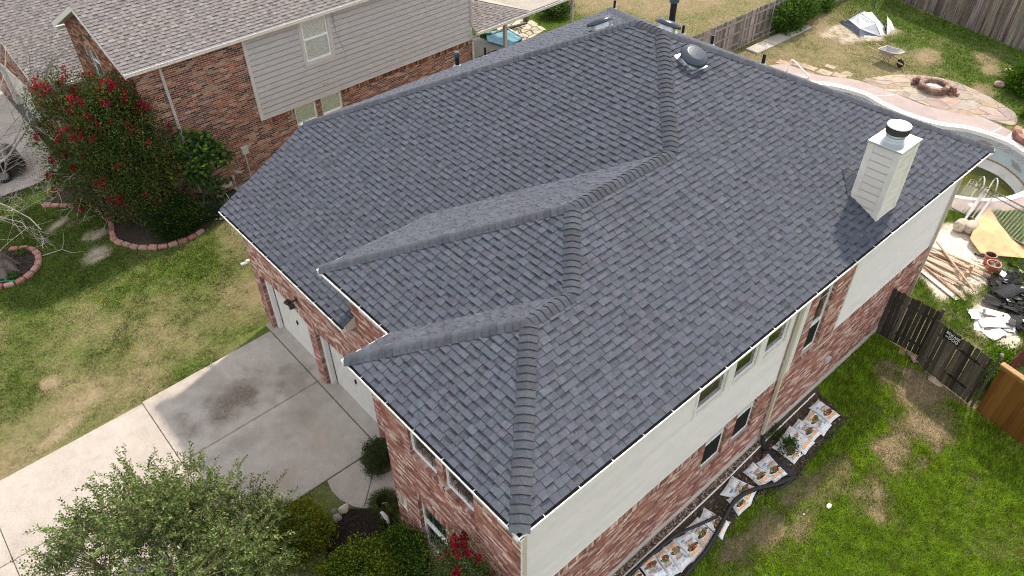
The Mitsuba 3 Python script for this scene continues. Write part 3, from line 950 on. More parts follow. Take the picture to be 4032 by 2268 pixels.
# arch ring over the tall window
for i in range(13):
    t = math.pi * (i + 0.5) / 13
    c = np.array([9.76 + 0.44 * math.cos(t), 4.40 + 0.30 * math.sin(t)])
    m = MB(); d = np.array([math.cos(t), 0.8 * math.sin(t)]); d /= np.linalg.norm(d); s = np.array([-d[1], d[0]])
    q = [c - d * .06 - s * .042, c + d * .06 - s * .05, c + d * .06 + s * .05, c - d * .06 + s * .042]
    m.poly(Polygon(q), -0.004, 0.014, brick_col(RED, rng), BLOT + .35, frame=lambda v: fR(v))
    sold.append(m)
# reveals of the openings in brick
for (a, b, z0, z1) in [(a, b, 1.18, 2.34) for a, b in lowW] + [(archW[0], archW[1], archW[2], 4.40)]:
    for side, x in ((1, b), (-1, a)):
        z = z0
        while z < z1 - 0.03:
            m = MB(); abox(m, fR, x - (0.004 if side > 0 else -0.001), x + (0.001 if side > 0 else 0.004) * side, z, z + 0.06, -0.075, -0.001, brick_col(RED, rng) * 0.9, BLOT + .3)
            sold.append(m); z += 0.07
fo = MB((0.47, 0.44, 0.40), DIRT + 0.3)
abox(fo, fR, 0.40, XE + .01, -0.5, 0.295, -0.14, 0.022)
put(HS + '__foundation', fo)
boards(HS + '__siding', fR, sidz[0].difference(sbox(4.96, 3.80, 8.26, 5.2)), rng, SIDC, lap=0.010, slot=.012)
boards(HS + '__siding', fR, sidz[1], rng, SIDC, lap=0.010, slot=.012)
tr = MB(TRIM, 0)
abox(tr, fR, 0.405, 0.50, ZS, ZT, -0.02, 0.024); abox(tr, fR, 8.56, 8.93, 2.37, ZT, -0.02, 0.034); abox(tr, fR, 8.60, 8.62, 2.40, ZT, 0.030, 0.040)
abox(tr, fR, 10.92, 10.985, 2.385, ZT, -0.02, 0.026); abox(tr, fR, 16.0, 16.1, ZS, ZT, -0.02, 0.026); abox(tr, fR, 0.41, 8.56, ZS - 0.012, ZS + .008, -0.02, 0.020); abox(tr, fR, 10.985, 16.0, ZS - 0.012, ZS + .008, -0.02, 0.020)
put(HS + '__trim_board', tr, 'satin')
wt = MB(TRIM, 0)
abox(wt, fR, 4.96, 8.26, 3.78, 3.885, -0.02, 0.030)
for a, b in ((4.96, 5.04), (5.975, 6.235), (7.075, 7.325), (8.175, 8.26)):
    abox(wt, fR, a, b, 3.885, 5.2, -0.02, 0.026)
abox(wt, fR, 4.96, 8.26, 5.10, 5.2, -0.02, 0.024)
put(HS + '__trim_board', wt, 'satin')
for i, (a, b) in enumerate(upW):
    window(HS, fR, a - .02, b + .02, 3.88, 5.10, rec=0.012, rail=None, depth=0.0)
for a, b in lowW:
    window(HS, fR, a, b, 1.18, 2.34, rec=0.075, rail=2.0, screen=True, depth=0.0)
window(HS, fR, archW[0], archW[1], archW[2], archW[3], rec=0.075, rail=3.30, arch=0.22, screen=True, depth=0.0, hbars=((4.06, archW[0], archW[1]),))
# downspout with its black elbow
ds = MB((0.52, 0.48, 0.40), 0)
abox(ds, fR, 8.455, 8.535, 0.34, H - 0.12, 0.045, 0.115)
for z in (1.2, 3.0, 4.6):
    abox(ds, fR, 8.44, 8.55, z, z + 0.03, 0.0, 0.119)
ds.beam((8.495, 0.33, H - 0.20), (8.495, 0.07, H - 0.12), 0.078, 0.06)
put(HS + '__downspout', ds, 'satin')
bx = MB((0.52, 0.52, 0.50), 0); abox(bx, fR, 11.17, 11.32, 1.06, 1.20, -0.0, 0.09); abox(bx, fR, 11.16, 11.33, 1.19, 1.205, -0.0, 0.10)
put(HS + '__utility_box', bx, 'satin')
cd = MB((0.50, 0.46, 0.38), 0); abox(cd, fR, 16.03, 16.095, 0.1, ZT, 0.03, 0.09); cd.beam((16.06, .33, H - .2), (16.2, 0.1, H - .1), .07, .06)
put(HS + '__downspout', cd, 'satin')
dn = MB((0.50, 0.46, 0.38), 0); abox(dn, fR, 0.425, 0.475, 0.1, ZT, 0.026, 0.075)
put(HS + '__downspout', dn, 'satin')

# front block
f1 = wall_frame((0.41, 0, 0), (0, 1, 0), (-1, 0, 0))
uW = [(2.72, 3.60), (1.64, 2.51)]
lW = [(2.66, 3.63), (1.40, 2.42)]
h1 = [sbox(a, 3.70, b, 5.0) for a, b in uW] + [sbox(a, 0.30, b, 2.12) for a, b in lW] + [sbox(4.13, 1.0, 4.46, 1.42)]
slab_wall(HS + '__wall_front', f1, sbox(0.41, -0.4, 4.51, ZT), h1, MORTAR, GR + 0.2)
bricks += brick_courses(f1, [sbox(0.412, -0.12, 4.52, ZT)], [h.buffer(0.004) for h in h1] + [sbox(1.38, 2.12, 3.66, 2.34), sbox(1.6, 3.59, 3.64, 3.7)], RED, rng)
sold += soldiers(f1, 1.38, 3.66, 2.125, 2.335, RED, rng)
for a, b in uW:
    sold += soldiers(f1, a - .03, b + .03, 3.60, 3.69, RED, rng, W=0.085, proud=0.04)
    for z in np.arange(3.71, 5.0, 0.07):
        for x, s in ((a, 1), (b, -1)):
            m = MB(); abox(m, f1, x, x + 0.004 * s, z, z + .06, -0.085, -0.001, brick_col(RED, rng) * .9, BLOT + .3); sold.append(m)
for a, b in uW:
    for x in np.arange(a + .01, b - .05, .085):
        m = MB(); abox(m, f1, x, x + .077, 3.665, 3.705, -0.085, 0.04, brick_col(RED, rng), BLOT + .3); sold.append(m)
for a, b in lW:
    for z in np.arange(0.31, 2.1, 0.07):
        for x, s in ((a, 1), (b, -1)):
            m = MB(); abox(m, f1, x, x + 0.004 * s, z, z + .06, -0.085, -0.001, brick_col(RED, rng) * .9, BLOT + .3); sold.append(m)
for a, b in uW:
    window(HS, f1, a, b, 3.705, 5.0, rec=0.06, rail=None, fw=0.035, bars=((a + .29, 3.72, 5), (b - .29, 3.72, 5)), hbars=((4.12, a, b), (4.56, a, b)), bcol=(.05, .06, .055), depth=0.0)
for a, b in lW:
    window(HS, f1, a, b, 0.30, 2.12, rec=0.085, rail=1.22, bars=((a + .32, .32, 2.1), (b - .32, .32, 2.1)), hbars=((1.66, a, b), (0.76, a, b)), bcol=(.14, .24, .18), dark=(0.01, 0.03, 0.02), depth=0.0)
pq = MB((0.66, 0.63, 0.57), BLOT + .15); abox(pq, f1, 4.13, 4.46, 1.0, 1.42, -0.09, -0.05); abox(pq, f1, 4.13, 4.155, 1.0, 1.42, -0.05, 0.006); abox(pq, f1, 4.155, 4.46, 1.0, 1.02, -0.05, 0.006)
put(HS + '__address_stone', pq)
fs1 = wall_frame((0, 4.51, 0), (1, 0, 0), (0, 1, 0))
slab_wall(HS + '__wall_side', fs1, sbox(0.41, -0.4, 1.50, ZT), [], MORTAR, GR + 0.2)
bricks += brick_courses(fs1, [sbox(0.41, -0.12, 1.42, ZT)], [], RED, rng)

# garage front
f2 = wall_frame((1.43, 0, 0), (0, 1, 0), (-1, 0, 0))
zgt = zF(1.43, X3) - 0.03
gd = [(9.95, 12.62), (6.93, 9.58)]
h2 = [arch_poly(a, b, -0.6, 1.98, 0.16) for a, b in gd]
slab_wall(HS + '__wall_garage', f2, Polygon([(4.51, -0.4), (12.97, -0.4), (12.97, zgt), (7.13, zgt), (7.13, ZT), (4.51, ZT)]), h2, MORTAR, GR + 0.2, thick=0.20)
arch2 = [arch_poly(a - .02, b + .02, -0.6, 2.20, 0.18) for a, b in gd]
bricks += brick_courses(f2, [sbox(4.52, -0.12, 12.97, zgt - 0.12), sbox(4.52, zgt - 0.12, 7.13, ZT)], arch2, RED, rng)
for a, b in gd:
    sold += soldiers(f2, a - .01, b + .01, 1.985, 2.20, RED, rng, arch=0.16, skew=0.03, W=0.072)
    for z in np.arange(-0.12, 1.95, 0.07):
        for x, s in ((a, 1), (b, -1)):
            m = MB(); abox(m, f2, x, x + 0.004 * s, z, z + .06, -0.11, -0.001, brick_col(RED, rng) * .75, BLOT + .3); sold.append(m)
pieces(HS + '__wall', 'brick', bricks, rest_name='brick_field')
pieces(HS + '__wall', 'soldier_brick', sold, rest_name='soldier_brick_field', most=300)
for a, b in gd:
    k = num(HS + '__garage_door')
    fm = MB(TRIM, 0)
    for x0, x1 in ((a + .006, a + 0.14), (b - 0.14, b - .006)):
        abox(fm, f2, x0, x1, -0.148, 2.2, -0.24, -0.115)
    abox(fm, f2, a + .14, b - .14, 1.96, 2.2, -0.24, -0.118)
    put(k + '__frame', fm, 'satin', numbered=False)
    for i in range(4):
        pm = MB((0.60, 0.59, 0.56), BLOT + 0.05)
        z0 = -0.145 + i * 0.528
        abox(pm, f2, a + .14, b - .14, z0 + .004, z0 + .523, -0.30, -0.262)
        for j in range(8):
            w = (b - a - .28) / 8
            x0 = a + .14 + j * w
            abox(pm, f2, x0 + .05, x0 + w - .05, z0 + .09, z0 + .44, -0.262, -0.257)
        put(k + '__panel', pm, 'satin')
    hd = MB((0.015, 0.015, 0.015), 0)
    abox(hd, f2, (a + b) / 2 - .012, (a + b) / 2 + .012, 0.82, 0.98, -0.258, -0.225); abox(hd, f2, (a + b) / 2 - .05, (a + b) / 2 + .05, 0.88, 0.90, -0.258, -0.235)
    put(k + '__handle', hd, 'satin', numbered=False)
lampm = MB((0.02, 0.02, 0.022), 0)
for s in (-0.11, 0.11):
    lampm.bevel_box((1.22, 10.2 + s, 2.60), (0.16, 0.16, 0.09), R=rotz(0.2 * np.sign(s)), b=0.02)
lampm.tube([(1.43, 10.2, 2.66), (1.28, 10.2, 2.63)], 0.025); lampm.bevel_box((1.415, 10.2, 2.66), (0.03, 0.13, 0.13), b=.01)
put(HS + '__flood_lamp', lampm, 'satin')
cm = MB((0.80, 0.80, 0.79), 0)
cm.tube([(1.42, 13.0, 2.28), (1.33, 13.0, 2.30)], 0.045, 12); cm.tube([(1.33, 13.0, 2.30), (1.30, 13.03, 2.26)], 0.02); cm.tube([(1.36, 13.0, 2.25), (1.20, 13.10, 2.20)], 0.04, 12)
put(HS + '__security_camera', cm, 'satin', True if False else False)
# plain outer walls on the sides the photograph does not show
ow = MB((0.30, 0.14, 0.11), BLOT + 0.3)
ow.box((2.9, 7.06, 4.6), (2.94, 0.14, 1.48)); ow.box((8.77, 12.90, 1.9), (14.66, 0.14, 4.6)); ow.box((10.1, 12.90, 4.75), (12.0, .139, 1.15)); ow.box((16.03, 6.66, 2.5), (0.139, 12.5, 5.66)); ow.box((3.9, 10, 4.1), (0.12, 5.7, 2.3))
put(HS + '__wall_back', ow)

# chimney
CH = HS + '__chimney'
cx0, cx1, cy0, cy1, cz = 11.05, 11.82, 0.42, 1.07, 7.40
core = MB(np.array(SIDC) * 0.8, 0); core.box(((cx0 + cx1) / 2, (cy0 + cy1) / 2, 6.5), (cx1 - cx0 - .02, cy1 - cy0 - .02, 1.78))
put(CH + '__core', core)
zb0 = zR(cy0) - 0.05
boards(CH, wall_frame((cx0, 0, 0), (0, 1, 0), (-1, 0, 0)), Polygon([(cy0 + .08, zR(cy0 + .08)), (cy1 - .07, zR(cy1 - .07)), (cy1 - .07, cz), (cy0 + .08, cz)]), rng, (0.62, 0.595, 0.56), expo=0.185, lap=0.008, slot=.022, base=.02, joints=False)
boards(CH, wall_frame((0, cy0, 0), (1, 0, 0), (0, -1, 0)), sbox(cx0 + .08, zR(cy0), cx1 - .08, cz), rng, (0.62, 0.595, 0.56), expo=0.185, lap=0.008, slot=.022, base=.02, joints=False)
boards(CH, wall_frame((cx1, 0, 0), (0, 1, 0), (1, 0, 0)), Polygon([(cy0 + .08, zR(cy0 + .08)), (cy1 - .07, zR(cy1 - .07)), (cy1 - .07, cz), (cy0 + .08, cz)]), rng, (0.62, 0.595, 0.56), expo=0.185, lap=0.008, slot=.022, base=.02, joints=False)
boards(CH, wall_frame((0, cy1, 0), (1, 0, 0), (0, 1, 0)), sbox(cx0 + .08, zR(cy1), cx1 - .08, cz), rng, (0.62, 0.595, 0.56), expo=0.185, lap=0.008, slot=.022, base=.02, joints=False)
for (x, y) in ((cx0, cy0), (cx1, cy0), (cx0, cy1), (cx1, cy1)):
    sx, sy = (1 if x == cx0 else -1), (1 if y == cy0 else -1)
    t = MB((0.66, 0.64, 0.61), BLOT + .08)
    t.box((x + sx * 0.0375 - sx * 0.018, y - sy * 0.018, (zR(y) + cz) / 2), (0.147, 0.036, cz - zR(y) + 0.02)); t.box((x - sx * 0.018, y + sy * 0.045, (zR(y) + cz) / 2 - .001), (0.036, 0.09, cz - zR(y) + 0.018))
    put(CH + '__corner_trim', t, 'satin')
cp = MB(); cp.bevel_box(((cx0 + cx1) / 2, (cy0 + cy1) / 2, cz + 0.015), (cx1 - cx0 + .12, cy1 - cy0 + .12, 0.05), b=0.006)
put(CH + '__cap', cp, 'galvanised')
cc = ((cx0 + cx1) / 2, (cy0 + cy1) / 2 + .02, cz)
fl = MB(); fl.lathe(cc, [(0.21, 0.04), (0.21, 0.065), (0.175, 0.07), (0.175, 0.10), (0.20, 0.105), (0.20, 0.125), (0.16, 0.13), (0.15, 0.22)], 28)
put(CH + '__flue_collar', fl, 'galvanised', 35)
scene.pop(CH + '__flue_collar', None)
v_, f_, u_ = fl.get(); scene[CH + '__flue_collar'] = mikit.ply((v_, f_), 'galvanised', False)
sc_ = MB((0.03, 0.03, 0.03), 0); sc_.lathe(cc, [(0.226, 0.20), (0.226, 0.365)], 32)
for i in range(40):
    g = i * 2 * math.pi / 40
    sc_.tube([(cc[0] + .232 * math.cos(g), cc[1] + .232 * math.sin(g), cz + .20), (cc[0] + .232 * math.cos(g), cc[1] + .232 * math.sin(g), cz + .37)], 0.005, 4, (0.07, 0.07, 0.07))
put(CH + '__spark_screen', sc_, 'satin')
lid = MB((0.80, 0.80, 0.79), 0); lid.lathe(cc, [(0.0, 0.398), (0.20, 0.392), (0.243, 0.38), (0.245, 0.355), (0.225, 0.355)], 32)
put(CH + '__flue_lid', lid, 'satin')


# vents and pipes standing through the roof
def frame_of(n):
    n = np.asarray(n, float) / np.linalg.norm(n)
    x = np.cross([0, 1, 0] if abs(n[1]) < .9 else [1, 0, 0], n); x /= np.linalg.norm(x)
    return np.stack([x, np.cross(n, x), n], 1)


def hood(c, n, text):
    k = num(HS + '__roof_vent')
    R = frame_of(n)
    labels[k] = {'label': text}
    b = MB(); b.box(np.asarray(c) + R[:, 2] * 0.012, (0.62, 0.62, 0.012), R); b.lathe(c, [(0.235, 0.0), (0.22, 0.17)], 28, R)
    put(k + '__flashing', b, 'galvanised', numbered=False)
    h = MB(); h.lathe(c, [(0.0, 0.285), (0.20, 0.283), (0.225, 0.275), (0.30, 0.245), (0.335, 0.205), (0.345, 0.16), (0.335, 0.145), (0.30, 0.155), (0.0, 0.19)], 40, R)
    v, f, u = h.get()
    scene[k + '__hood'] = mikit.ply((v, f), 'dark_metal', True)


nR, nL, nB = np.array([0, -PT, 1]), np.array([0, PT, 1]), np.array([PT, 0, 1])
hood((10.22, 5.33, zR(5.33)), nR, 'round dark roof vent on the right slope below the ridge')
hood((10.35, 8.30, zL(8.30, W3)), nL, 'round dark roof vent on the left slope')
hood((11.15, 6.85, zB(11.15)), nB, 'round dark roof vent beyond the ridge')


def pipe(x, y, z, r, h, cap=True, text=None):
    k = num(HS + '__vent_pipe')
    m = MB((0.012, 0.013, 0.016), 0)
    m.tube([(x, y, z - .1), (x, y, z + h)], r, 14)
    if cap:
        m.lathe((x, y, z + h), [(r * 1.05, -0.14), (r * 1.5, -0.13), (r * 1.55, -.03), (r * 1.2, 0.02), (0, 0.03)], 18, col=(0.06, 0.075, 0.09))
    m.lathe((x, y, z), [(r * 2.3, 0.01), (r * 1.8, 0.05), (r * 1.1, 0.08)], 16, col=(0.32, 0.35, 0.37))
    put(k, m, 'satin', numbered=False)
    if text: labels[k] = {'label': text}


pipe(12.3, 7.55, zB(12.3), 0.085, 0.95, text='tall black vent pipe with a cap beyond the ridge')
pipe(9.2, 13.0, zL(13.0, W3), 0.065, 0.46)
pipe(10.1, 12.75, zL(12.75, W3), 0.035, 0.32, False)
for x, y in ((15.2, 8.1), (16.1, 9.85), (13.9, 5.55), (16.2, 12.95)):
    pipe(x, y, zB(x), 0.045, 0.33, False)

# ------------------------------------------------------------------ the neighbour's house, turned slightly against ours
TH = math.radians(2.8)
N0 = np.array([1.50, 19.77, 0.0])
NU, NV = np.array([math.cos(TH), math.sin(TH), 0]), np.array([-math.sin(TH), math.cos(TH), 0])


def nw(u, v, z=0.0):
    return N0 + NU * u + NV * v + np.array([0, 0, z])


NB = 'neighbour_house'
lab(NB, 'neighbouring brown brick house with grey-taupe siding and a weathered light grey shingle roof', 'house')
rng = np.random.default_rng(5)
GREYSH = (0.20, 0.19, 0.19)
EZ, NP, RV = 5.50, 0.45, 3.05
UE = 14.9
rz = lambda v: EZ + NP * v
rl = lambda v: EZ + NP * (2 * RV - v)
ridge0, ridge1 = nw(0, RV, rz(RV)), nw(UE - RV, RV, rz(RV))
NPL = {
    'near': ([nw(0, .08, rz(.08)), nw(UE - .08, .08, rz(.08)), ridge1, ridge0], nw(0, .08, rz(.08)), nw(UE - .08, .08, rz(.08))),
    'far': ([nw(0, 2 * RV - .08, rz(.08)), nw(UE - .08, 2 * RV - .08, rz(.08)), ridge1, ridge0], nw(0, 2 * RV - .08, rz(.08)), nw(UE, 2 * RV - .08, rz(.08)))}
# the lower garage wing beside the gable
WE, WZ, WR = 6.55, 3.15, 11.2
wz = lambda v: WZ + NP * (v - WE)
NPL['wing'] = ([nw(-1.25, WE + .05, wz(WE + .05)), nw(9.0, WE + .05, wz(WE + .05)), nw(9.0, WR, wz(WR)), nw(-1.25, WR, wz(WR))], nw(-1.25, WE + .05, wz(WE + .05)), nw(9, WE + .05, wz(WE + .05)))
# patio roof
PZ, PP = 2.62, 0.30
pz = lambda v: PZ + PP * v
NPL['patio'] = ([nw(14.55, .06, pz(.06)), nw(17.75, .06, pz(.06)), nw(15.2, 2.55, pz(2.55)), nw(14.55, 2.55, pz(2.55))], nw(14.55, .06, pz(.06)), nw(17.7, .06, pz(.06)))
nsh = []
nd = MB(np.array(GREYSH) * 0.85, GR + .3)
for k, (poly, a, b) in NPL.items():
    it, fr, pg = shingles(poly, a, b, rng, (GREYSH, 1.4, 0))
    if k == 'far':
        it = []
        nd.sheet(pg, 0.003, np.array(GREYSH) * .8, GR + .4, frame=fr)
    nd.sheet(pg, -0.002, frame=fr)
    nsh += it
wr2 = [nw(-1.25, WR, wz(WR)), nw(9.0, WR, wz(WR)), nw(9.0, 2 * WR - WE, WZ), nw(-1.25, 2 * WR - WE, WZ)]
nd.add(np.array(wr2), [[0, 1, 2, 3]], np.array(GREYSH) * .8, GR + .4)
hp = [nw(UE - .08, .08, rz(.08)), nw(UE - .08, 2 * RV - .08, rz(.08)), ridge1]
nd.add(np.array(hp), [[0, 1, 2]], np.array(GREYSH) * .8, GR + .4)
put(NB + '__roof__underlay', nd)
pieces(NB + '__roof', 'shingle', nsh, rest_name='shingle_field')
ncap = []
nR1, nL1 = -NV - np.array([0, 0, NP]), NV - np.array([0, 0, NP])
x = NU
ncap += ridge_caps(ridge0, ridge1, nR1 / np.linalg.norm(nR1), nL1 / np.linalg.norm(nL1), rng, np.array(GREYSH) * .98, w=.14)
pa, pb = nw(17.75, .06, pz(.06)), nw(15.2, 2.55, pz(2.55))
pd1 = -NV - np.array([0, 0, PP]); pd2 = NU - np.array([0, 0, PP])
ncap += ridge_caps(pa, pb, down(pb - pa, pd1 / np.linalg.norm(pd1)), down(pb - pa, pd2 / np.linalg.norm(pd2)), rng, np.array(GREYSH) * 1.05, w=.13)
ha, hb = nw(UE - .08, .08, rz(.08)), ridge1
hd2 = NU - np.array([0, 0, NP])
ncap += ridge_caps(ha, hb, down(hb - ha, nR1 / np.linalg.norm(nR1)), down(hb - ha, hd2 / np.linalg.norm(hd2)), rng, np.array(GREYSH), w=.13)
pieces(NB + '__roof', 'ridge_cap', ncap, rest_name='ridge_cap_field')
NG = (0.72, 0.70, 0.67)
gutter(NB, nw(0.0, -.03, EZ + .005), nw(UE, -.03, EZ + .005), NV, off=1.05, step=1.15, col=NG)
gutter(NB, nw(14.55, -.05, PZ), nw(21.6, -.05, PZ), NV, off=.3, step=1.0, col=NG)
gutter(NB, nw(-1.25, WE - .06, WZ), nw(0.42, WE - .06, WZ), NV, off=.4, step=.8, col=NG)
NTR = (0.54, 0.525, 0.515)
NSD = (0.49, 0.475, 0.47)
nfas = MB(NTR, 0)


def nbox(m, u0, u1, v0, v1, z0, z1, col=None, grain=None):
    q = np.array([[u, v, z] for u in (u0, u1) for v in (v0, v1) for z in (z0, z1)], float)
    return m.add(N0 + q[:, :1] * NU + q[:, 1:2] * NV + q[:, 2:3] * np.array([0, 0, 1.0]), BOXF, col, grain)


nbox(nfas, 0.02, UE, .10, .12, EZ - .16, EZ + .03); nbox(nfas, 0.02, UE, .12, .36, EZ - .155, EZ - .14)
nbox(nfas, 14.55, 21.6, .10, .13, PZ - .2, PZ + .01); nbox(nfas, -1.25, .42, WE + .07, WE + .09, WZ - .15, WZ)
put(NB + '__fascia', nfas, 'satin')
rkb = MB((0.60, 0.585, 0.56), 0)


def nbeam(m, a, b, w, h, col=None):
    return m.beam(nw(*a), nw(*b), w, h, col)


nbeam(rkb, (0.012, 0.0, rz(0) - .10), (0.012, RV, rz(RV) - .10), .026, .17); nbeam(rkb, (0.012, RV, rz(RV) - .10), (0.012, 2 * RV, rz(0) - .10), .026, .17)
nbeam(rkb, (-1.235, WE, wz(WE) - .10), (-1.235, WR, wz(WR) - .10), .026, .17); nbeam(rkb, (-1.235, WR, wz(WR) - .10), (-1.235, 2 * WR - WE, WZ - .10), .026, .17)
m = MB((0.40, 0.38, 0.36), 0)
m.add(np.array([nw(.03, .1, rz(.1) - .17), nw(.34, .1, rz(.1) - .17), nw(.34, RV, rz(RV) - .17), nw(.03, RV, rz(RV) - .17)]), [[0, 1, 2, 3]])
m.add(np.array([nw(.03, 2 * RV - .1, rz(.1) - .17), nw(.34, 2 * RV - .1, rz(.1) - .17), nw(.34, RV, rz(RV) - .17), nw(.03, RV, rz(RV) - .17)]), [[0, 1, 2, 3]])
rkb.join(m)
rkb.box(nw(.17, 2 * RV - .18, EZ - .17), (.36, .34, .03), rotz(TH))
put(NB + '__rake_board', rkb, 'satin')
NMORT = (0.52, 0.43, 0.365)
fN = wall_frame(nw(0, .35, 0), NU, -NV)
SB = 2.27
nlw = [(5.50, 6.41), (6.66, 7.58)]
nuw = (6.40, 7.46, 3.76, 5.27)
nholes = [sbox(a, 0.75, b, 2.20) for a, b in nlw] + [sbox(*[nuw[0], nuw[2], nuw[1], nuw[3]])]
slab_wall(NB + '__wall_side', fN, sbox(.32, -.3, 14.5, EZ - .12), nholes, NMORT, GR + .2)
nbr_bricks = brick_courses(fN, [sbox(.322, 0.12, 4.10, EZ - .14), sbox(4.10, 0.12, 14.5, 2.06)], [h.buffer(.004) for h in nholes], BROWN, rng, J=.014)
for a, b in ((4.10, 5.48), (6.43, 6.64), (7.60, 14.5)):
    nbr_bricks += soldiers(fN, a, b, 2.065, 2.26, BROWN, rng)
sid = sbox(4.20, SB, 14.42, EZ - .13).difference(sbox(6.27, 3.62, 7.60, 5.4))
boards(NB + '__siding', fN, sid, rng, NSD, expo=.205, lap=.010, slot=.030, base=.034, jit_=.02)
nt = MB(NTR, 0)
abox(nt, fN, 4.08, 4.205, SB - .01, EZ - .13, -.02, .056); abox(nt, fN, 14.42, 14.51, SB - .01, EZ - .13, -.02, .056); abox(nt, fN, 4.20, 14.42, SB - .02, SB + .012, -.02, .050)
for q in ((6.27, 6.385, 3.62, 5.34), (7.475, 7.60, 3.62, 5.34), (6.385, 7.475, 3.62, 3.745)):
    abox(nt, fN, *q, -.02, .058)
put(NB + '__trim_board', nt, 'satin')
window(NB, fN, nuw[0], nuw[1], nuw[2], nuw[3], rec=-.035, rail=4.58, blind=(0.80, 0.90, 0.87), depth=.05)
for a, b in nlw:
    window(NB, fN, a, b, .75, 2.20, rec=.05, rail=1.5, blind=(0.66, 0.76, 0.66), depth=.05)
nfo = MB((0.45, 0.42, 0.38), DIRT + .3); abox(nfo, fN, .32, 14.5, -.5, .115, -.1, .02)
put(NB + '__foundation', nfo)
# gable front with the arched window
fG = wall_frame(nw(.32, 0, 0), NV, -NU)
gab = Polygon([(.35, -.3), (5.80, -.3), (5.80, rl(5.80) - .17), (RV, rz(RV) - .17), (.35, rz(.35) - .17)])
ga = (3.30, 4.25, 3.0, 5.25)
gh_ = arch_poly(ga[0], ga[1], ga[2], 4.72, .52)
slab_wall(NB + '__wall_gable', fG, gab, [gh_], NMORT, GR + .2)
nbr_bricks += brick_courses(fG, [gab.intersection(sbox(0, 0, 9, 9))], [gh_.buffer(.14)], BROWN, rng)
for i in range(17):
    t_ = math.pi * (i + .5) / 17
    c = np.array([3.775 + .55 * math.cos(t_), 4.72 + .60 * math.sin(t_)])
    m = MB(); d = np.array([math.cos(t_), math.sin(t_)]); s = np.array([-d[1], d[0]])
    m.poly(Polygon([c - d * .07 - s * .045, c + d * .07 - s * .055, c + d * .07 + s * .055, c - d * .07 + s * .045]), -.004, .03, jit((0.36, 0.24, 0.16), rng), BLOT + .35, frame=lambda v: fG(v))
    nbr_bricks.append(m)
for x0 in (ga[0] - .12, ga[1]):
    for z in np.arange(3.0, 4.7, .07):
        nbr_bricks.append(brick(fG, x0, x0 + .115, z, z + .06, .012, brick_col(BROWN, rng)))
window(NB, fG, ga[0], ga[1], ga[2], ga[3], rec=.06, rail=4.62, arch=.52, bars=((3.775, 3.05, 4.6),), hbars=((3.8, ga[0], ga[1]),), fcol=(.72, .73, .72), depth=.2)
# rest of the main body and garage wing
ob = MB((0.24, 0.13, 0.09), BLOT + .35)
nbox(ob, .5, 14.4, 5.66, 5.80, -.3, EZ - .1); nbox(ob, 14.36, 14.5, .36, 5.8, -.3, EZ - .1); nbox(ob, -.94, .3, WE + .32, WE + .42, -.3, WZ - .02); nbox(ob, 8.7, 8.8, 6.6, 15.6, -.3, 3.2)
put(NB + '__wall_back', ob)
fW = wall_frame(nw(-.95, 0, 0), NV, -NU)
wg = Polygon([(WE + .32, -.4), (2 * WR - WE - .32, -.4), (2 * WR - WE - .32, WZ + .05), (WR, wz(WR) - .17), (WE + .32, WZ + .05)])
dh = sbox(9.85, -.5, 14.0, 2.1)
slab_wall(NB + '__wall_garage', fW, wg, [dh], NMORT, GR + .2)
nbr_bricks += brick_courses(fW, [wg.intersection(sbox(6, -.12, 16, 9))], [dh.buffer(.004)], BROWN, rng)
pieces(NB + '__wall', 'brick', nbr_bricks, rest_name='brick_field')
k = num(NB + '__garage_door')
fm = MB((0.52, 0.50, 0.47), 0); abox(fm, fW, 9.85, 10.0, -.15, 2.1, -.22, .015); abox(fm, fW, 13.85, 14.0, -.15, 2.1, -.22, .015); abox(fm, fW, 10.0, 13.85, 1.95, 2.1, -.22, .015)
put(k + '__frame', fm, 'satin', numbered=False)
for i in range(4):
    pm = MB((0.46, 0.44, 0.41), 0); abox(pm, fW, 10.0, 13.85, -.14 + i * .525, .38 + i * .525, -.2, -.16)
    for j in range(8):
        abox(pm, fW, 10.06 + j * .48, 10.44 + j * .48, -.06 + i * .525, .30 + i * .525, -.16, -.152)
    put(k + '__panel', pm, 'satin')
# downspouts, cable, boxes
nds = MB((0.44, 0.42, 0.39), 0); abox(nds, fN, 1.13, 1.22, 0.1, EZ - .2, .015, .085); nds.beam(nw(1.175, .30, EZ - .22), nw(1.175, .06, EZ - .11), .08, .07)
put(NB + '__downspout', nds, 'satin')
nds = MB((0.44, 0.42, 0.39), 0); abox(nds, fN, 14.43, 14.52, 2.9, EZ - .2, .03, .10); nds.beam(nw(14.475, .30, EZ - .22), nw(14.475, .06, EZ - .11), .08, .07); nds.beam(nw(14.475, .28, 2.9), nw(14.62, .30, 2.78), .08, .07)
put(NB + '__downspout', nds, 'satin')
nds = MB((0.52, 0.50, 0.47), 0); nds.tube([nw(14.68, .04, PZ - .1), nw(14.68, .04, PZ - .3), nw(14.5, .24, PZ - .38), nw(14.5, .27, PZ - .5), nw(14.5, .27, 0)], .04, 8)
put(NB + '__downspout', nds, 'satin')
cab = MB((0.25, 0.24, 0.23), 0)
cab.tube([nw(7.74, .30, 5.32), nw(7.76, .30, 4.9), nw(7.80, .31, 4.45), nw(7.86, .31, 4.2), nw(8.02, .31, 3.75), nw(8.06, .31, 3.5), nw(7.95, .31, 3.38)], .012, 6)
put(NB + '__cable', cab)
mb = MB((0.46, 0.47, 0.45), 0); abox(mb, fN, 3.06, 3.30, 1.28, 1.56, 0, .11); abox(mb, fN, 3.04, 3.32, 1.54, 1.57, 0, .13)
mb.tube([nw(3.14, .27, 1.28), nw(3.14, .28, .3), nw(3.14, .28, 0.0)], .022, 8)
put(NB + '__meter_box', mb, 'satin')
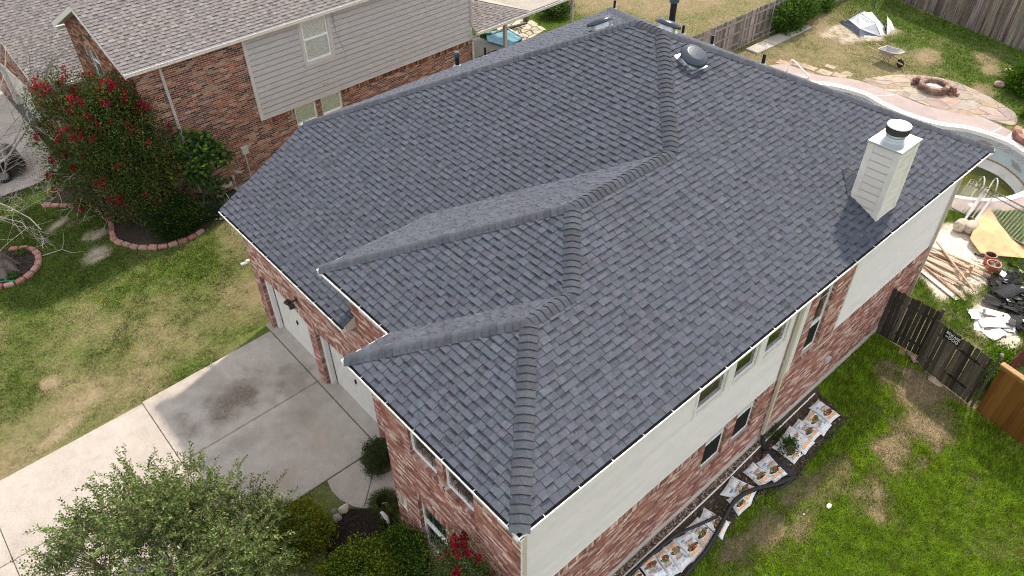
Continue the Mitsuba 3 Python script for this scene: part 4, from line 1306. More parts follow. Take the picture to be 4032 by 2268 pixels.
mb = MB((0.46, 0.46, 0.44), 0); abox(mb, fN, 1.98, 2.08, .55, .72, 0, .07); mb.tube([nw(2.03, .3, .55), nw(2.03, .3, .2)], .014, 6)
put(NB + '__outlet_box', mb, 'satin')
mb = MB((0.40, 0.43, 0.45), 0); mb.tube([nw(2.45, .34, .62), nw(2.45, .18, .62)], .05, 10); mb.tube([nw(2.62, .33, .75), nw(2.75, .1, .75)], .03, 8, (.6, .58, .54)); mb.tube([nw(2.45, .24, .62), nw(2.45, .24, 0)], .025, 8)
put(NB + '__gas_pipe', mb, 'satin')
el = MB((.44, .42, .40), 0); el.tube([nw(6.95, .35, 2.80), nw(6.95, .28, 2.80), nw(6.95, .25, 2.72)], .035, 8)
put(NB + '__wall_vent', el, 'satin')
lk = MB((.55, .53, .50), BLOT + .1)
lk.tube([nw(.62, 4.6, 6.9 - .4), nw(.62, 4.6, 6.9 - .1)], .05, 8)
# patio: flat cover, posts
pc = MB((0.36, 0.335, 0.305), DIRT + .25)
q = np.array([nw(17.9, .06, PZ + .02), nw(21.6, .06, PZ + .02), nw(21.6, 5.5, PZ + .75), nw(15.35, 5.5, PZ + .9), nw(15.35, 2.55, PZ + .78)])
pc.add(np.vstack([q, q - [0, 0, .06]]), [[0, 1, 2], [0, 2, 3], [0, 3, 4], [5, 7, 6], [5, 8, 7], [5, 9, 8], [0, 5, 6], [0, 6, 1], [1, 6, 7], [1, 7, 2]])
put(NB + '__patio_cover', pc)
for u, v in ((16.4, .2), (20.95, .2), (20.95, 4.9)):
    po = MB((0.40, 0.36, 0.32), 0); nbox(po, u - .07, u + .07, v - .07, v + .07, 0, PZ - .02); nbox(po, u - .085, u + .085, v - .085, v + .085, PZ - .25, PZ - .1)
    put(NB + '__patio_post', po, 'satin')

# ---- around the neighbour's house
m = MB((0.34, 0.32, 0.29), DIRT + .3); nbox(m, 14.5, 18.4, .1, 6, -.1, .06)
struct('patio', m)


def stone_field(outline, seeds, rng, pal, gap=.03, top=.03, jag=.25):
    mp = MultiPoint(seeds)
    out = []
    for g in voronoi_diagram(mp, envelope=outline.envelope.buffer(2)).geoms:
        s = g.intersection(outline).buffer(-gap * rng.uniform(.5, 1.5), join_style=2).buffer(-.015).buffer(.015)
        for h in getattr(s, 'geoms', [s]):
            if h.geom_type != 'Polygon' or h.area < .01: continue
            p = np.array(h.simplify(.015).exterior.coords)[:-1]
            out.append((Polygon(p).buffer(0), jit(pal[rng.choice(len(pal))], rng, .14, .05)))
    return out


ol = Polygon([(21.0, 22.9), (22.95, 23.3), (23.3, 24.7), (22.9, 25.5), (21.6, 26.2), (20.8, 24.6)])
r_ = np.random.default_rng(8)
m = MB((0.14, 0.12, 0.09), DIRT + .3); m.poly(ol, -.05, .01)
struct('flagstone_path', m)
fl_ = []
for pg, c in stone_field(ol, r_.uniform([20.5, 22.5], [23.6, 26.5], (34, 2)), r_, [(0.52, 0.47, 0.37), (0.58, 0.53, 0.43), (0.48, 0.44, 0.36)], gap=.03):
    s = MB(c, BLOT + .15); s.poly(pg, -.02, .035); fl_.append(s)
pieces('flagstone_path', 'stone', fl_)
k = num('pool_float'); m = MB((0.10, 0.30, 0.42), BLOT + .7)
m.poly(Polygon([nw(*q)[:2] for q in ((18.5, 2.2), (19.75, 2.5), (20.0, 3.7), (19.0, 4.3), (18.3, 3.4))]).buffer(.05), .06, .14); m.tube([nw(19.78, 2.4, .15), nw(20.05, 3.75, .15)], .05, 8, (0.7, 0.72, 0.72))
put(k, m, 'satin', numbered=False); lab(k, 'blue and white plastic sheet lying on the neighbour\'s patio edge', 'plastic sheet')
k = num('umbrella'); m = MB((0.03, 0.03, 0.032), 0); m.tube([nw(18.9, 3.9, .12), nw(20.2, 3.8, .16), nw(21.25, 3.62, .16)], [.05, .085, .06], 10)
put(k, m, 'satin', numbered=False); lab(k, 'folded black patio umbrella lying on the pale flagstones', 'umbrella')
k = num('green_tub'); m = MB((0.08, 0.30, 0.05), 0); m.lathe(nw(18.95, 4.3, .05), [(0, .0), (.28, .0), (.34, .16), (.31, .17), (.26, .05), (0, .05)], 20)
put(k, m, 'satin', numbered=False); lab(k, 'shallow green plastic tub at the back of the covered patio', 'tub')
k = num('planter'); m = MB((0.10, 0.09, 0.08), 0); m.lathe((22.97, 24.91, 0), [(0, 0), (.15, 0), (.19, .3), (.20, .33), (.16, .33), (.15, .28), (0, .28)], 18)
put(k, m, 'satin', numbered=False); lab(k, 'small dark plant pot at the corner of the neighbour\'s flagstones', 'plant pot')
k = num('board_fence'); bfl = []
for i in range(16):
    u = 14.62 + .105 * i
    b = MB(jit((0.105, 0.062, 0.04), rng, .2), WOOD + .4); nbox(b, u, u + .098, .66, .68, .02, 1.12 + .02 * rng.random()); bfl.append(b)
for b in bfl: put(k + '__board', b)
b = MB((0.09, 0.055, 0.035), WOOD + .3); nbox(b, 14.6, 16.3, .69, .73, .25, .33); nbox(b, 14.6, 16.3, .69, .73, .85, .93); put(k + '__rail', b)
lab(k, 'low dark brown board fence beside the neighbour\'s patio', 'fence')
k = num('hose_reel')
b = MB((0.012, 0.012, 0.013), GR + .4)
hc = nw(1.95, -.45, .0)
for i in range(9):
    rr_ = .19 + .012 * math.sin(i * 2.1); o = -.17 + i * .042
    g = np.linspace(0, 2 * math.pi, 22)
    b.tube([hc + NU * o + NV * rr_ * math.cos(t_) + np.array([0, 0, .36 + rr_ * math.sin(t_)]) for t_ in g], .021, 6, cap=False)
put(k + '__hose', b, 'satin')
b = MB((0.42, 0.41, 0.37), 0)
for o in (-.21, .21):
    g = np.linspace(0, 2 * math.pi, 24)
    b.tube([hc + NU * o + NV * .25 * math.cos(t_) + np.array([0, 0, .36 + .25 * math.sin(t_)]) for t_ in g], .014, 6, cap=False)
    b.tube([hc + NU * o + NV * .25, hc + NU * o + NV * .2 + np.array([0, 0, .8])], .014); b.tube([hc + NU * o + np.array([0, 0, .36]), hc + NU * o - NV * .2], .014)
b.tube([hc - NU * .21 + NV * .2 + np.array([0, 0, .8]), hc + NU * .21 + NV * .2 + np.array([0, 0, .8])], .014)
b.box(hc + NV * .16 + np.array([0, 0, .72]), (.40, .02, .14), rotz(TH))
put(k + '__frame', b, 'satin')
lab(k, 'garden hose reel with a black hose against the neighbour\'s brick wall', 'hose reel')
k = num('concrete_block'); m = MB((0.36, 0.34, 0.30), DIRT + .3); m.bevel_box((3.35, 18.95, .06), (.42, .26, .12), rotz(.5), .015); put(k, m, numbered=False)
lab(k, 'grey splash block on the ground below the corner of the garage roof', 'splash block')
for i, (x, y, s) in enumerate([(2.95, 19.05, .13), (2.7, 18.85, .08), (3.0, 18.7, .07), (2.55, 18.95, .06), (3.6, 18.75, .07), (3.2, 18.65, .05)]):
    mm = trimesh.creation.icosphere(1, s); v = np.array(mm.vertices) * [1, .8, .55]; v *= 1 + .35 * (meshkit.noise(v * 14 + i) - .5)[:, None]
    m = MB(jit((0.46, 0.42, 0.36), rng), BLOT + .2); m.add(v + [x, y, s * .3], mm.faces); k = put('rubble_stone', m)
    lab(k, 'pale broken stone on the bare ground between the hedge and the garage corner', 'stone', 'rubble stones by the garage corner')

# ------------------------------------------------------------------ driveways, path, beds
def flat_slab(holder, pg, z0, z1, bsdf='driveway_concrete', bev=0.012):
    m = MB((.5, .47, .43), DIRT + .2)
    for g in getattr(pg, 'geoms', [pg]):
        i = g.buffer(-bev)
        if i.geom_type != 'Polygon' or i.is_empty: continue
        m.poly(i, z1 - bev * .9, z1); m.poly(g, z0, z1 - bev * .5)
    return put(holder + '__slab', m, bsdf)


GZ = -0.15
bed = MB((0.12, 0.11, 0.095), 0)
bed.poly(Polygon([(-12.5, 6.85), (1.40, 6.85), (1.40, 12.42), (-12.5, 12.22)]), -.4, GZ + .004)
struct('driveway', bed, text='pale concrete driveway in slabs before the garage')
jx = [-12.5, -6.65, -2.685, 1.28]
for i in range(3):
    xa, xb = jx[i] + .011, jx[i + 1] - .011
    ya, yb = 6.86 + .0 * i, 12.22 + (xb + 12.5) / 13.9 * .2
    ym = 9.86
    if i == 2:
        flat_slab('driveway', Polygon([(xa, ya), (xb, ya), (xb, ym - .01), (xa, ym - .1)]), -.4, GZ + .035)
        flat_slab('driveway', Polygon([(xa, ym - .08), (xb, ym + .01), (xb, yb + .18), (xa, yb)]), -.4, GZ + .035)
    else:
        flat_slab('driveway', Polygon([(xa, ya), (xb, ya), (xb, ym - .13), (xa, ym - .13)]), -.4, GZ + .035)
        flat_slab('driveway', Polygon([(xa, ym - .11), (xb, ym - .11), (xb, yb), (xa, yb - .1)]), -.4, GZ + .035)
for ya, yb in ((4.55, 9.86), (9.88, 12.93)):
    flat_slab('driveway', Polygon([(1.302, ya), (1.74, ya), (1.74, yb), (1.302, yb)]), -.4, GZ + .04)
fp = MB((0.12, 0.11, 0.095), 0)
pathp = Polygon([(-0.24, 6.83), (-0.31, 6.5), (-.29, 6.15), (-.16, 5.78), (.0, 5.56), (.2, 5.42), (.6, 5.31), (1.40, 5.22), (1.40, 6.0), (1.0, 6.03), (.82, 6.12), (.73, 6.27), (.70, 6.5), (.71, 6.83)])
fp.poly(pathp, -.4, GZ + .004)
struct('front_path', fp, text='curved pale concrete path beside the driveway')
cut = LineString([(.745, 6.27), (.0, 5.55), (-.4, 5.15)]).buffer(.009)
for g in pathp.buffer(-.006).difference(cut).geoms:
    flat_slab('front_path', g, -.4, GZ + .037)

rng = np.random.default_rng(71)


def chips(key, pg, z, n, size, pal, text, rng, cat=None, base=None, flatn=.35):
    """Loose matter on the ground: many small splinters or clods as one object."""
    m = MB()
    x0, y0, x1, y1 = pg.bounds
    import shapely
    P = rng.uniform([x0, y0], [x1, y1], (int(n * 1.8), 2))
    P = P[shapely.contains_xy(pg, P[:, 0], P[:, 1])][:n]
    for p in P:
        L, w, h = size[0] * rng.uniform(.5, 1.5), size[1] * rng.uniform(.6, 1.4), size[2] * rng.uniform(.5, 1.4)
        R = rotz(rng.uniform(0, 6.3))
        tilt = rng.normal(0, flatn); c, s = math.cos(tilt), math.sin(tilt)
        R = R @ np.array([[c, 0, -s], [0, 1, 0], [s, 0, c]])
        v = np.array([[-L, -w, 0], [L * .8, -w * .7, 0], [L, w * .6, 0], [-L * .8, w, 0], [-L * .5, -w * .4, h], [L * .6, 0, h]]) * .5
        m.add(v @ R.T + [p[0], p[1], z + h * .15], [[0, 1, 5], [0, 5, 4], [1, 2, 5], [2, 3, 4], [2, 4, 5], [3, 0, 4]], jit(pal[rng.choice(len(pal))], rng, .3, .08), 0)
    k = put(key, m)
    lab(k, text, cat, kind='stuff')
    return k


mb_ = Polygon([(-.22, 5.76), (.05, 5.50), (.42, 5.33), (.42, 0.3), (-1.2, .2), (-1.9, 2.5), (-1.7, 4.6), (-1.2, 5.2), (-.72, 5.7)])
m = MB((0.028, 0.021, 0.018), DIRT + .5); m.poly(mb_, -.4, GZ + .03)
struct('mulch_bed', m, text='dark mulched planting bed by the front wall')
chips('mulch', mb_, GZ + .03, 6500, (.075, .02, .016), [(0.030, 0.022, 0.018), (0.045, 0.032, 0.025), (0.018, 0.014, 0.013), (0.06, 0.042, 0.03)], 'dark shredded bark mulch in the bed by the front wall', rng)

# soil bed along the right-hand wall
sb = Polygon([(2.6, .42), (11.2, .42), (11.1, .1), (11.0, -.3), (10.85, -.74), (9.6, -.78), (8.67, -.84), (8.15, -.86), (7.3, -.62), (6.5, -.6), (5.9, -.66), (5.3, -.66), (4.7, -.66), (4.2, -.66), (2.6, -.75)])
m = MB((0.085, 0.064, 0.050), DIRT + .5)
sx = np.arange(2.6, 11.3, .08); sy = np.arange(-.9, .45, .08)
SX, SY = np.meshgrid(sx, sy, indexing='ij')
SZ = .02 + .045 * (vnoise(SX, SY, 5, 3) - .4) + .05 * np.clip((SY - .15) / .2, 0, 1)
import shapely
ii, jj = np.meshgrid(np.arange(len(sx) - 1), np.arange(len(sy) - 1), indexing='ij')
qq = np.stack([ii * len(sy) + jj, (ii + 1) * len(sy) + jj, (ii + 1) * len(sy) + jj + 1, ii * len(sy) + jj + 1], -1).reshape(-1, 4)
vv = np.column_stack([SX.ravel(), SY.ravel(), SZ.ravel()])
qq = qq[shapely.contains_xy(sb.buffer(.03), vv[qq].mean(1)[:, 0], vv[qq].mean(1)[:, 1])]
m.add(vv, qq)
struct('soil_bed', m, text='dark soil bed along the right-hand wall')
chips('soil_clods', sb.buffer(-.03), .045, 2600, (.05, .04, .03), [(0.085, 0.064, 0.05), (0.12, 0.09, 0.07), (0.06, 0.046, 0.038), (0.26, 0.21, 0.17)], 'clods and small stones of the dark soil bed by the wall', rng)
chips('mortar_rubble', sbox(2.8, .22, 9.0, .40), .075, 900, (.05, .04, .03), [(0.34, 0.27, 0.22), (0.24, 0.17, 0.12), (0.44, 0.37, 0.30), (0.10, .07, .05)], 'pale mortar crumbs and stones along the foot of the right-hand wall', rng)


# ------------------------------------------------------------------ bags of soil
def bag(corners, z, tilt=0.0, flip=False, text='', seed=0, thick=.075):
    """A filled film bag: corners are top-left, top-right, bottom-right, bottom-left of its print."""
    nu_, nv_ = 15, 21
    c = np.asarray(corners, float)
    r = np.random.default_rng(seed)
    U, V = np.meshgrid(np.linspace(0, 1, nu_), np.linspace(0, 1, nv_), indexing='ij')
    xy = (c[3] * ((1 - U) * (1 - V))[..., None] + c[2] * (U * (1 - V))[..., None] + c[0] * ((1 - U) * V)[..., None] + c[1] * (U * V)[..., None])
    cen = xy.mean((0, 1))
    e_ = np.minimum.reduce([U, 1 - U]) * 2
    e2 = np.minimum(V, 1 - V) * 2
    prof = np.sqrt(np.clip(1 - (1 - np.clip(e_ / .55, 0, 1)) ** 2, 0, 1)) * np.sqrt(np.clip(1 - (1 - np.clip((e2 - .06) / .4, 0, 1)) ** 2, 0, 1))
    # filled bags draw in between their corners
    pull = 1 - .07 * np.sin(np.pi * V) * (1 - e_) * 1.0 - .05 * np.sin(np.pi * U) * (1 - e2)
    xy = cen + (xy - cen) * pull[..., None]
    wr = meshkit.fbm(np.stack([U * 7 + seed * 3.1, V * 9, U * 0], -1), 3, seed)
    h = thick * prof * (.8 + .5 * wr) + .012 * (wr - .5) + .006
    top = np.concatenate([xy, (z + thick * .55 + h * .9)[..., None]], -1).reshape(-1, 3)
    bot = np.concatenate([xy, (z + thick * .55 - thick * .55 * prof - .0)[..., None]], -1).reshape(-1, 3)
    if tilt:
        for a in (top, bot):
            a[:, 2] += ((a[:, :2] - cen) @ ((c[1] - c[0]) / np.linalg.norm(c[1] - c[0]))) * tilt
    i, j = np.meshgrid(np.arange(nu_ - 1), np.arange(nv_ - 1), indexing='ij')
    q = np.stack([i * nv_ + j, (i + 1) * nv_ + j, (i + 1) * nv_ + j + 1, i * nv_ + j + 1], -1).reshape(-1, 4)
    n = len(top)
    uv = np.column_stack([U.ravel(), (1 - V.ravel()) if flip else V.ravel()])
    if flip: uv[:, 0] = 1 - uv[:, 0]
    uv[:, 0] = np.clip(uv[:, 0], .001, .999) + 2 * seed
    v = np.vstack([top, bot]); f = np.vstack([q, q[:, ::-1] + n])
    f = np.vstack([f[:, [0, 1, 2]], f[:, [0, 2, 3]]])
    k = num('soil_bag')
    scene[k] = mikit.ply((v, f), 'bag_film', True, uv=np.vstack([uv, uv * .0 + [[.05 + 2 * seed, .95]]]))
    lab(k, text, 'bag', 'bags of soil lying in the bed')


BAGS = [
    ([(10.40, .12), (10.85, .10), (10.80, -.58), (10.33, -.56)], .03, 0, False, 'soil bag at the far end of the row, nearest the side fence'),
    ([(9.90, -.02), (10.34, .03), (10.31, -.62), (9.86, -.66)], .05, .1, True, 'second soil bag from the far end, its orange end towards the wall'),
    ([(9.46, .06), (9.88, .09), (9.90, -.58), (9.49, -.58)], .03, .05, False, 'third soil bag from the far end, half under its pale-backed neighbour'),
    ([(8.97, .06), (9.46, .10), (9.47, -.64), (8.99, -.66)], .07, .12, False, 'fourth soil bag from the far end, lying on the bag beside it'),
    ([(8.58, .04), (9.00, .04), (8.99, -.62), (8.55, -.64)], .03, 0, False, 'soil bag behind the small leafy plant'),
    ([(7.88, .01), (8.34, -.02), (8.17, -.69), (7.72, -.63)], .04, .05, False, 'soil bag against the flat black drain channel'),
    ([(7.42, .08), (7.86, .09), (7.83, -.54), (7.36, -.49)], .03, 0, False, 'second soil bag from the black drain channel'),
    ([(6.46, .06), (7.10, .18), (7.27, -.46), (6.78, -.60)], .07, .05, False, 'soil bag under the bend of the black pipe, the upper of the crossed two'),
    ([(6.48, -.12), (7.0, -.22), (6.80, -.60), (6.32, -.58)], .03, 0, False, 'soil bag beneath another one at the bend of the black pipe'),
    ([(5.56, -.02), (5.90, .10), (6.04, -.56), (5.54, -.70)], .05, .05, False, 'tilted soil bag lying across the others under the black pipe'),
    ([(5.08, .06), (5.60, .04), (5.54, -.47), (5.07, -.58)], .03, .06, False, 'soil bag under both the thin and the thick black pipe'),
    ([(4.74, .06), (5.15, -.05), (5.08, -.58), (4.61, -.60)], .03, 0, False, 'third soil bag from the near end'),
    ([(4.40, .08), (4.73, .04), (4.64, -.58), (4.23, -.58)], .04, .03, True, 'second soil bag from the near end, print upside down'),
    ([(4.12, .10), (4.42, .07), (4.24, -.56), (3.92, -.50)], .03, 0, True, 'soil bag squeezed between two others near the near end'),
    ([(3.66, .17), (4.12, .12), (3.96, -.42), (3.54, -.30)], .06, .04, True, 'soil bag at the near end of the row, orange end towards the wall')]
for i, (c, z, tl, fp_, tx) in enumerate(BAGS):
    bag(c, z, tl, fp_, tx, seed=i + 1)
bag([(3.3, .1), (3.62, .12), (3.56, -.3), (3.2, -.2)], .02, 0, True, 'soil bag cut by the lower edge of the view', seed=40)

k = num('plastic_pipe'); m = MB((0.78, 0.78, 0.76), 0)
m.tube([(2.8, .21, .10), (5.2, .20, .085), (7.0, .21, .08), (8.55, .25, .085), (10.98, .28, .07)], .019, 8); m.tube([(5.55, .202, .085), (5.62, .203, .085)], .025, 8)
put(k, m, 'satin', numbered=False); lab(k, 'long thin white plastic pipe lying along the soil bed', 'pipe')
k = num('corrugated_pipe')
def corr(m, P, r=.052, n=None):
    P = np.asarray(P, float)
    d = np.r_[0, np.cumsum(np.linalg.norm(np.diff(P, axis=0), axis=1))]
    s = np.arange(0, d[-1], .014)
    Q = np.stack([np.interp(s, d, P[:, i]) for i in range(3)], 1)
    for _ in range(30):
        Q[1:-1] = (Q[:-2] + 2 * Q[1:-1] + Q[2:]) / 4
    m.tube(Q, r * (1 + .10 * np.where(np.arange(len(Q)) % 4 < 2, 1, -1)), 9)
m = MB((0.018, 0.018, 0.02), 0)
corr(m, [(8.26, -.84, .06), (7.69, -.68, .12), (7.23, -.47, .2), (6.81, -.34, .23), (6.49, -.31, .24), (6.16, -.37, .19), (5.74, -.48, .18), (5.36, -.57, .16), (4.96, -.64, .13), (4.56, -.66, .12), (4.16, -.69, .1), (3.4, -.75, .1), (2.6, -.8, .1)])
put(k, m, 'satin', numbered=False); lab(k, 'thick black corrugated drain pipe curving over the soil bags', 'pipe')
k = num('thin_drain_pipe'); m = MB((0.02, 0.02, 0.022), 0)
corr(m, [(2.7, .13, .12), (3.3, .13, .14), (3.82, .12, .17), (4.49, .09, .17), (4.87, .04, .19), (5.28, -.1, .2), (5.66, -.22, .2), (5.92, -.28, .17)], .036)
put(k, m, 'satin', numbered=False); lab(k, 'thinner black corrugated pipe crossing the near bags from the wall side', 'pipe')
k = num('drain_channel'); m = MB((0.03, 0.031, 0.036), 0)
R = rotz(math.atan2(-.87, -.13))
m.bevel_box((8.325, -.36, .05), (.92, .20, .05), R, .012)
for i in range(9):
    m.box((8.325, -.36, .0765) + R @ np.array([-.4 + i * .1, .05 * (-1) ** i, 0]), (.05, .03, .005), R, (.008, .008, .009))
put(k, m, 'satin', numbered=False); lab(k, 'flat black plastic drain channel lying across the bed below the downspout', 'drain channel')
k = num('downspout_elbow'); m = MB((0.012, 0.012, 0.013), 0)
corr(m, [(8.50, .33, .40), (8.50, .27, .26), (8.44, .2, .12), (8.38, .08, .08)], .06)
put(k, m, 'satin', numbered=False); lab(k, 'black corrugated elbow at the foot of the beige downspout', 'pipe')
k = num('lawn_edging'); m = MB((0.02, 0.02, 0.022), 0)
P = np.array([(10.95, -.76, .04), (10.3, -.80, .06), (9.64, -.79, .06), (8.87, -.80, .06), (8.35, -.88, .06), (7.7, -.78, .06), (7.3, -.66, .06)])
m.tube(P, .022, 8)
for i in range(26):
    x = 8.6 + i * .09
    m.tube([(x, -.75, .03), (x + .02, -.70, .05), (x + .04, -.75, .03)], .008, 4)
put(k, m, 'satin', numbered=False); lab(k, 'black plastic lawn edging along the far bags', 'lawn edging')
for x, y, s, tx in ((8.16, -1.83, .07, 'larger white scrap of litter on the side lawn'), (7.55, -1.55, .03, 'tiny white scrap of litter nearer the soil bed')):
    m = MB((0.74, 0.73, 0.70), 0)
    g = trimesh.creation.icosphere(1, s); v = np.array(g.vertices) * [1.3, .8, .5]; v += (meshkit.noise(v * 30)[:, None] - .5) * s * .7
    m.add(v + [x, y, s * .5], g.faces); k = put('litter_scrap', m); lab(k, tx, 'litter')

# ------------------------------------------------------------------ side fence, gate, cedar fence
rng = np.random.default_rng(17)


def dog_ear(w, h, t=.018, cut=.03):
    return Polygon([(0, 0), (w, 0), (w, h - cut), (w - cut, h), (cut, h), (0, h - cut)])


def picket_run(key, A, B, h, w, gap, cols, rng, part='picket', out=1, grain=WOOD + .6, rail_z=(.35, 1.35), railc=None, t=.018, back=None, taper=0.0, z0=.03, cap=None, round_=.03, most=300):
    A, B = np.array([*A, 0.0]), np.array([*B, 0.0])
    L = np.linalg.norm(B - A); a = (B - A) / L; n = np.array([a[1], -a[0], 0]) * out
    fr = wall_frame(A, a, n)
    x = 0; its = []
    while x < L - .03:
        ww = min(w * rng.uniform(.93, 1.05), L - x)
        hh = h + rng.normal(0, .012) - taper * x / L
        m = MB(jit(cols[rng.choice(len(cols))], rng, .22, .05), grain)
        sk = rng.normal(0, .006)
        pg = Polygon([(p[0] + x + sk * p[1], p[1] + z0) for p in np.array(dog_ear(ww, hh - z0, cut=round_).exterior.coords)])
        off = rng.uniform(0, .006)
        m.poly(pg, 0, t, frame=lambda v, off=off: fr(v + [0, 0, off]))
        its.append(m)
        x += ww + gap * rng.uniform(.3, 1.8)
    pieces(key, part, its, most=most)
    for z in rail_z:
        m = MB(railc or cols[0], WOOD + .4)
        o0, o1 = (-.045, -.003) if back is None else back
        abox(m, fr, 0, L, z, z + .085, o0, o1)
        put(key + '__rail', m)
    return fr, L


DARKW = [(0.062, 0.053, 0.045), (0.085, 0.073, 0.062), (0.048, 0.042, 0.037), (0.11, 0.092, 0.075)]
SF = 'side_fence'
picket_run(SF, (14.46, .40), (14.46, -.92), 1.74, .125, .018, DARKW, rng, rail_z=(.3, 1.35), out=1)
lab(SF, 'weathered dark picket fence with gaps, running from the house wall', 'fence')
m = MB((.10, .09, .08), WOOD + .4); m.box((14.53, -.95, .9), (.09, .09, 1.8)); put(SF + '__post', m)
SG = 'side_gate'
fg_, Lg = picket_run(SG, (14.16, -.96), (13.74, -2.62), 1.70, .125, .012, DARKW, rng, rail_z=(.35, 1.25))
lab(SG, 'weathered dark picket gate carrying a black dog sign', 'gate')
for z in (.42, 1.32):
    m = MB((.012, .012, .013), 0); abox(m, fg_, 1.05, 1.50, z - .025, z + .025, .022, .03); abox(m, fg_, 1.32, 1.40, z - .05, z + .05, .022, .034)
    m.poly(Polygon([(1.05, z - .06), (1.05, z + .06), (.86, z)]), .022, .03, frame=fg_)
    put(SG + '__hinge', m, 'satin')
k = num('dog_sign'); m = MB((.012, .013, .014), 0); abox(m, fg_, .36, .84, 1.36, 1.64, .022, .028)
for q in ((.36, .84, 1.36, 1.372), (.36, .84, 1.628, 1.64), (.36, .372, 1.36, 1.64), (.828, .84, 1.36, 1.64)):
    abox(m, fg_, *q, .028, .031)
put(k + '__board', m, 'satin', numbered=False)
m = MB((.72, .73, .72), 0)
for tx, x, z, hh in (('BEWARE', .40, 1.52, .085), ('OF', .41, 1.415, .045), ('DOG', .50, 1.40, .095)):
    tm = meshkit.text_mesh(tx, hh, .003, True)
    v = np.array(tm.vertices); v = v * [min(1, (.40 if tx == 'BEWARE' else .30 if tx == 'DOG' else .08) / np.ptp(v[:, 0])), 1, 1]
    m.add(fg_(v + [x, z, .028]), tm.faces)
put(k + '__lettering', m, 'satin', numbered=False); lab(k, 'small black sign with white letters screwed to the dark gate', 'sign')
CF = 'cedar_fence'
AMB = [(0.20, 0.092, 0.020), (0.235, 0.11, 0.026), (0.17, 0.078, 0.018)]
fc, Lc = picket_run(CF, (13.64, -2.86), (13.05, -5.6), 1.74, .145, .001, AMB, rng, rail_z=(.35, 1.4), railc=(.2, .1, .03), round_=.001, grain=WOOD + .3)
m = MB((.42, .27, .14), WOOD + .2); abox(m, fc, -.05, Lc, 1.745, 1.785, -.09, .06); put(CF + '__cap', m); m = MB((.25, .13, .035), WOOD + .3); abox(m, fc, -.03, Lc, 1.64, 1.744, -.05, .04); put(CF + '__trim_board', m)
lab(CF, 'amber stained cedar board fence with a flat pale cap', 'fence')
k = num('gate_post'); m = MB((.06, .065, .07), 0); m.tube([(13.72, -2.72, 0), (13.72, -2.72, 1.92)], .035, 10); m.lathe((13.72, -2.72, 1.92), [(.04, 0), (.05, .02), (.045, .06), (0, .085)], 12, col=(.2, .21, .22)); put(k, m, 'satin', numbered=False)
lab(k, 'dark round metal post with a ball cap between gate and cedar fence', 'post')
picket_run('red_fence', (14.0, -2.95), (18.5, -3.1), 1.62, .13, .006, [(.075, .022, .018), (.10, .032, .026), (.055, .018, .016)], rng, rail_z=(.4, 1.3), out=-1, railc=(.12, .06, .05), back=(.02, .06))
lab('red_fence', 'dark red board fence behind the gate post at the right edge', 'fence')
for i, (x, y, w, l, a, tx) in enumerate(((14.25, -.50, .14, .30, .3, 'flat reddish paver nearest the house, at the foot of the side fence'), (14.27, -.78, .14, .28, 1.2, 'middle one of three flat pavers at the foot of the side fence'), (14.17, -.90, .15, .28, .8, 'third flat paver, just before the gate'))):
    m = MB(((.33, .20, .17), (.30, .21, .19), (.34, .25, .22))[i], BLOT + .2); m.bevel_box((x, y, .05 + .02 * i), (l, w, .055), rotz(a), .01); k = put('paver', m); lab(k, tx, 'paver', 'pavers at the foot of the side fence')
m = MB((.45, .37, .27), BLOT + .3); g = trimesh.creation.icosphere(2, .2); v = np.array(g.vertices) * [.55, 1.1, .35]; v *= 1 + .4 * (meshkit.noise(v * 9) - .5)[:, None]; m.add(v @ rotz(-.25).T + [13.84, -1.66, .04], g.faces)
k = put('stone', m); lab(k, 'long pale flat stone in front of the dark gate', 'stone')

# ------------------------------------------------------------------ back yard: fences
GREYW = [(0.20, 0.175, 0.15), (0.25, 0.22, 0.19), (0.15, 0.13, 0.112), (0.29, 0.26, 0.23)]
BF = 'grey_fence'
fB, LB = picket_run(BF, (17.5, 15.12), (40.3, 15.2), 1.70, .135, .006, GREYW, rng, rail_z=(.28, .85, 1.42), railc=(.27, .245, .215), out=-1, grain=WOOD + .5)
lab(BF, 'grey weathered picket fence between the two back yards', 'fence')
for x in np.arange(1.2, 22.5, 2.42):
    m = MB((.33, .34, .34), WOOD + .1); m.tube([(17.5 + x, 15.05, 0), (17.5 + x, 15.05, 1.78)], .03, 8); m.lathe((17.5 + x, 15.05, 1.78), [(.036, 0), (.036, .02), (0, .04)], 8)
    put(BF + '__post', m, 'satin')
TF = 'tall_back_fence'
picket_run(TF, (40.45, 13.6), (36.3, -1.5), 2.55, .145, .004, [(0.15, 0.12, 0.105), (0.19, 0.155, 0.135), (0.115, 0.092, 0.08), (0.235, 0.20, 0.175)], rng, rail_z=(.3, 1.2, 2.2), out=1, grain=WOOD + .75)
lab(TF, 'tall brown-grey board fence closing the back yard', 'fence')
m = MB((.30, .28, .25), DIRT + .4)
for i, (x0, x1) in enumerate(((28.45, 29.85), (29.93, 31.3), (31.36, 33.3))):
    m = MB(jit((.44, .41, .36), rng), DIRT + .5); m.bevel_box(((x0 + x1) / 2, 14.42, .03), (x1 - x0, .72, .1), rotz(-.02), .02); k = put('concrete_slab', m)
    lab(k, ('broken concrete slab nearest the roof, along the grey fence', 'middle concrete slab along the grey fence', 'long far concrete slab half under the fence shrub')[i], 'slab', 'concrete slabs along the grey fence')

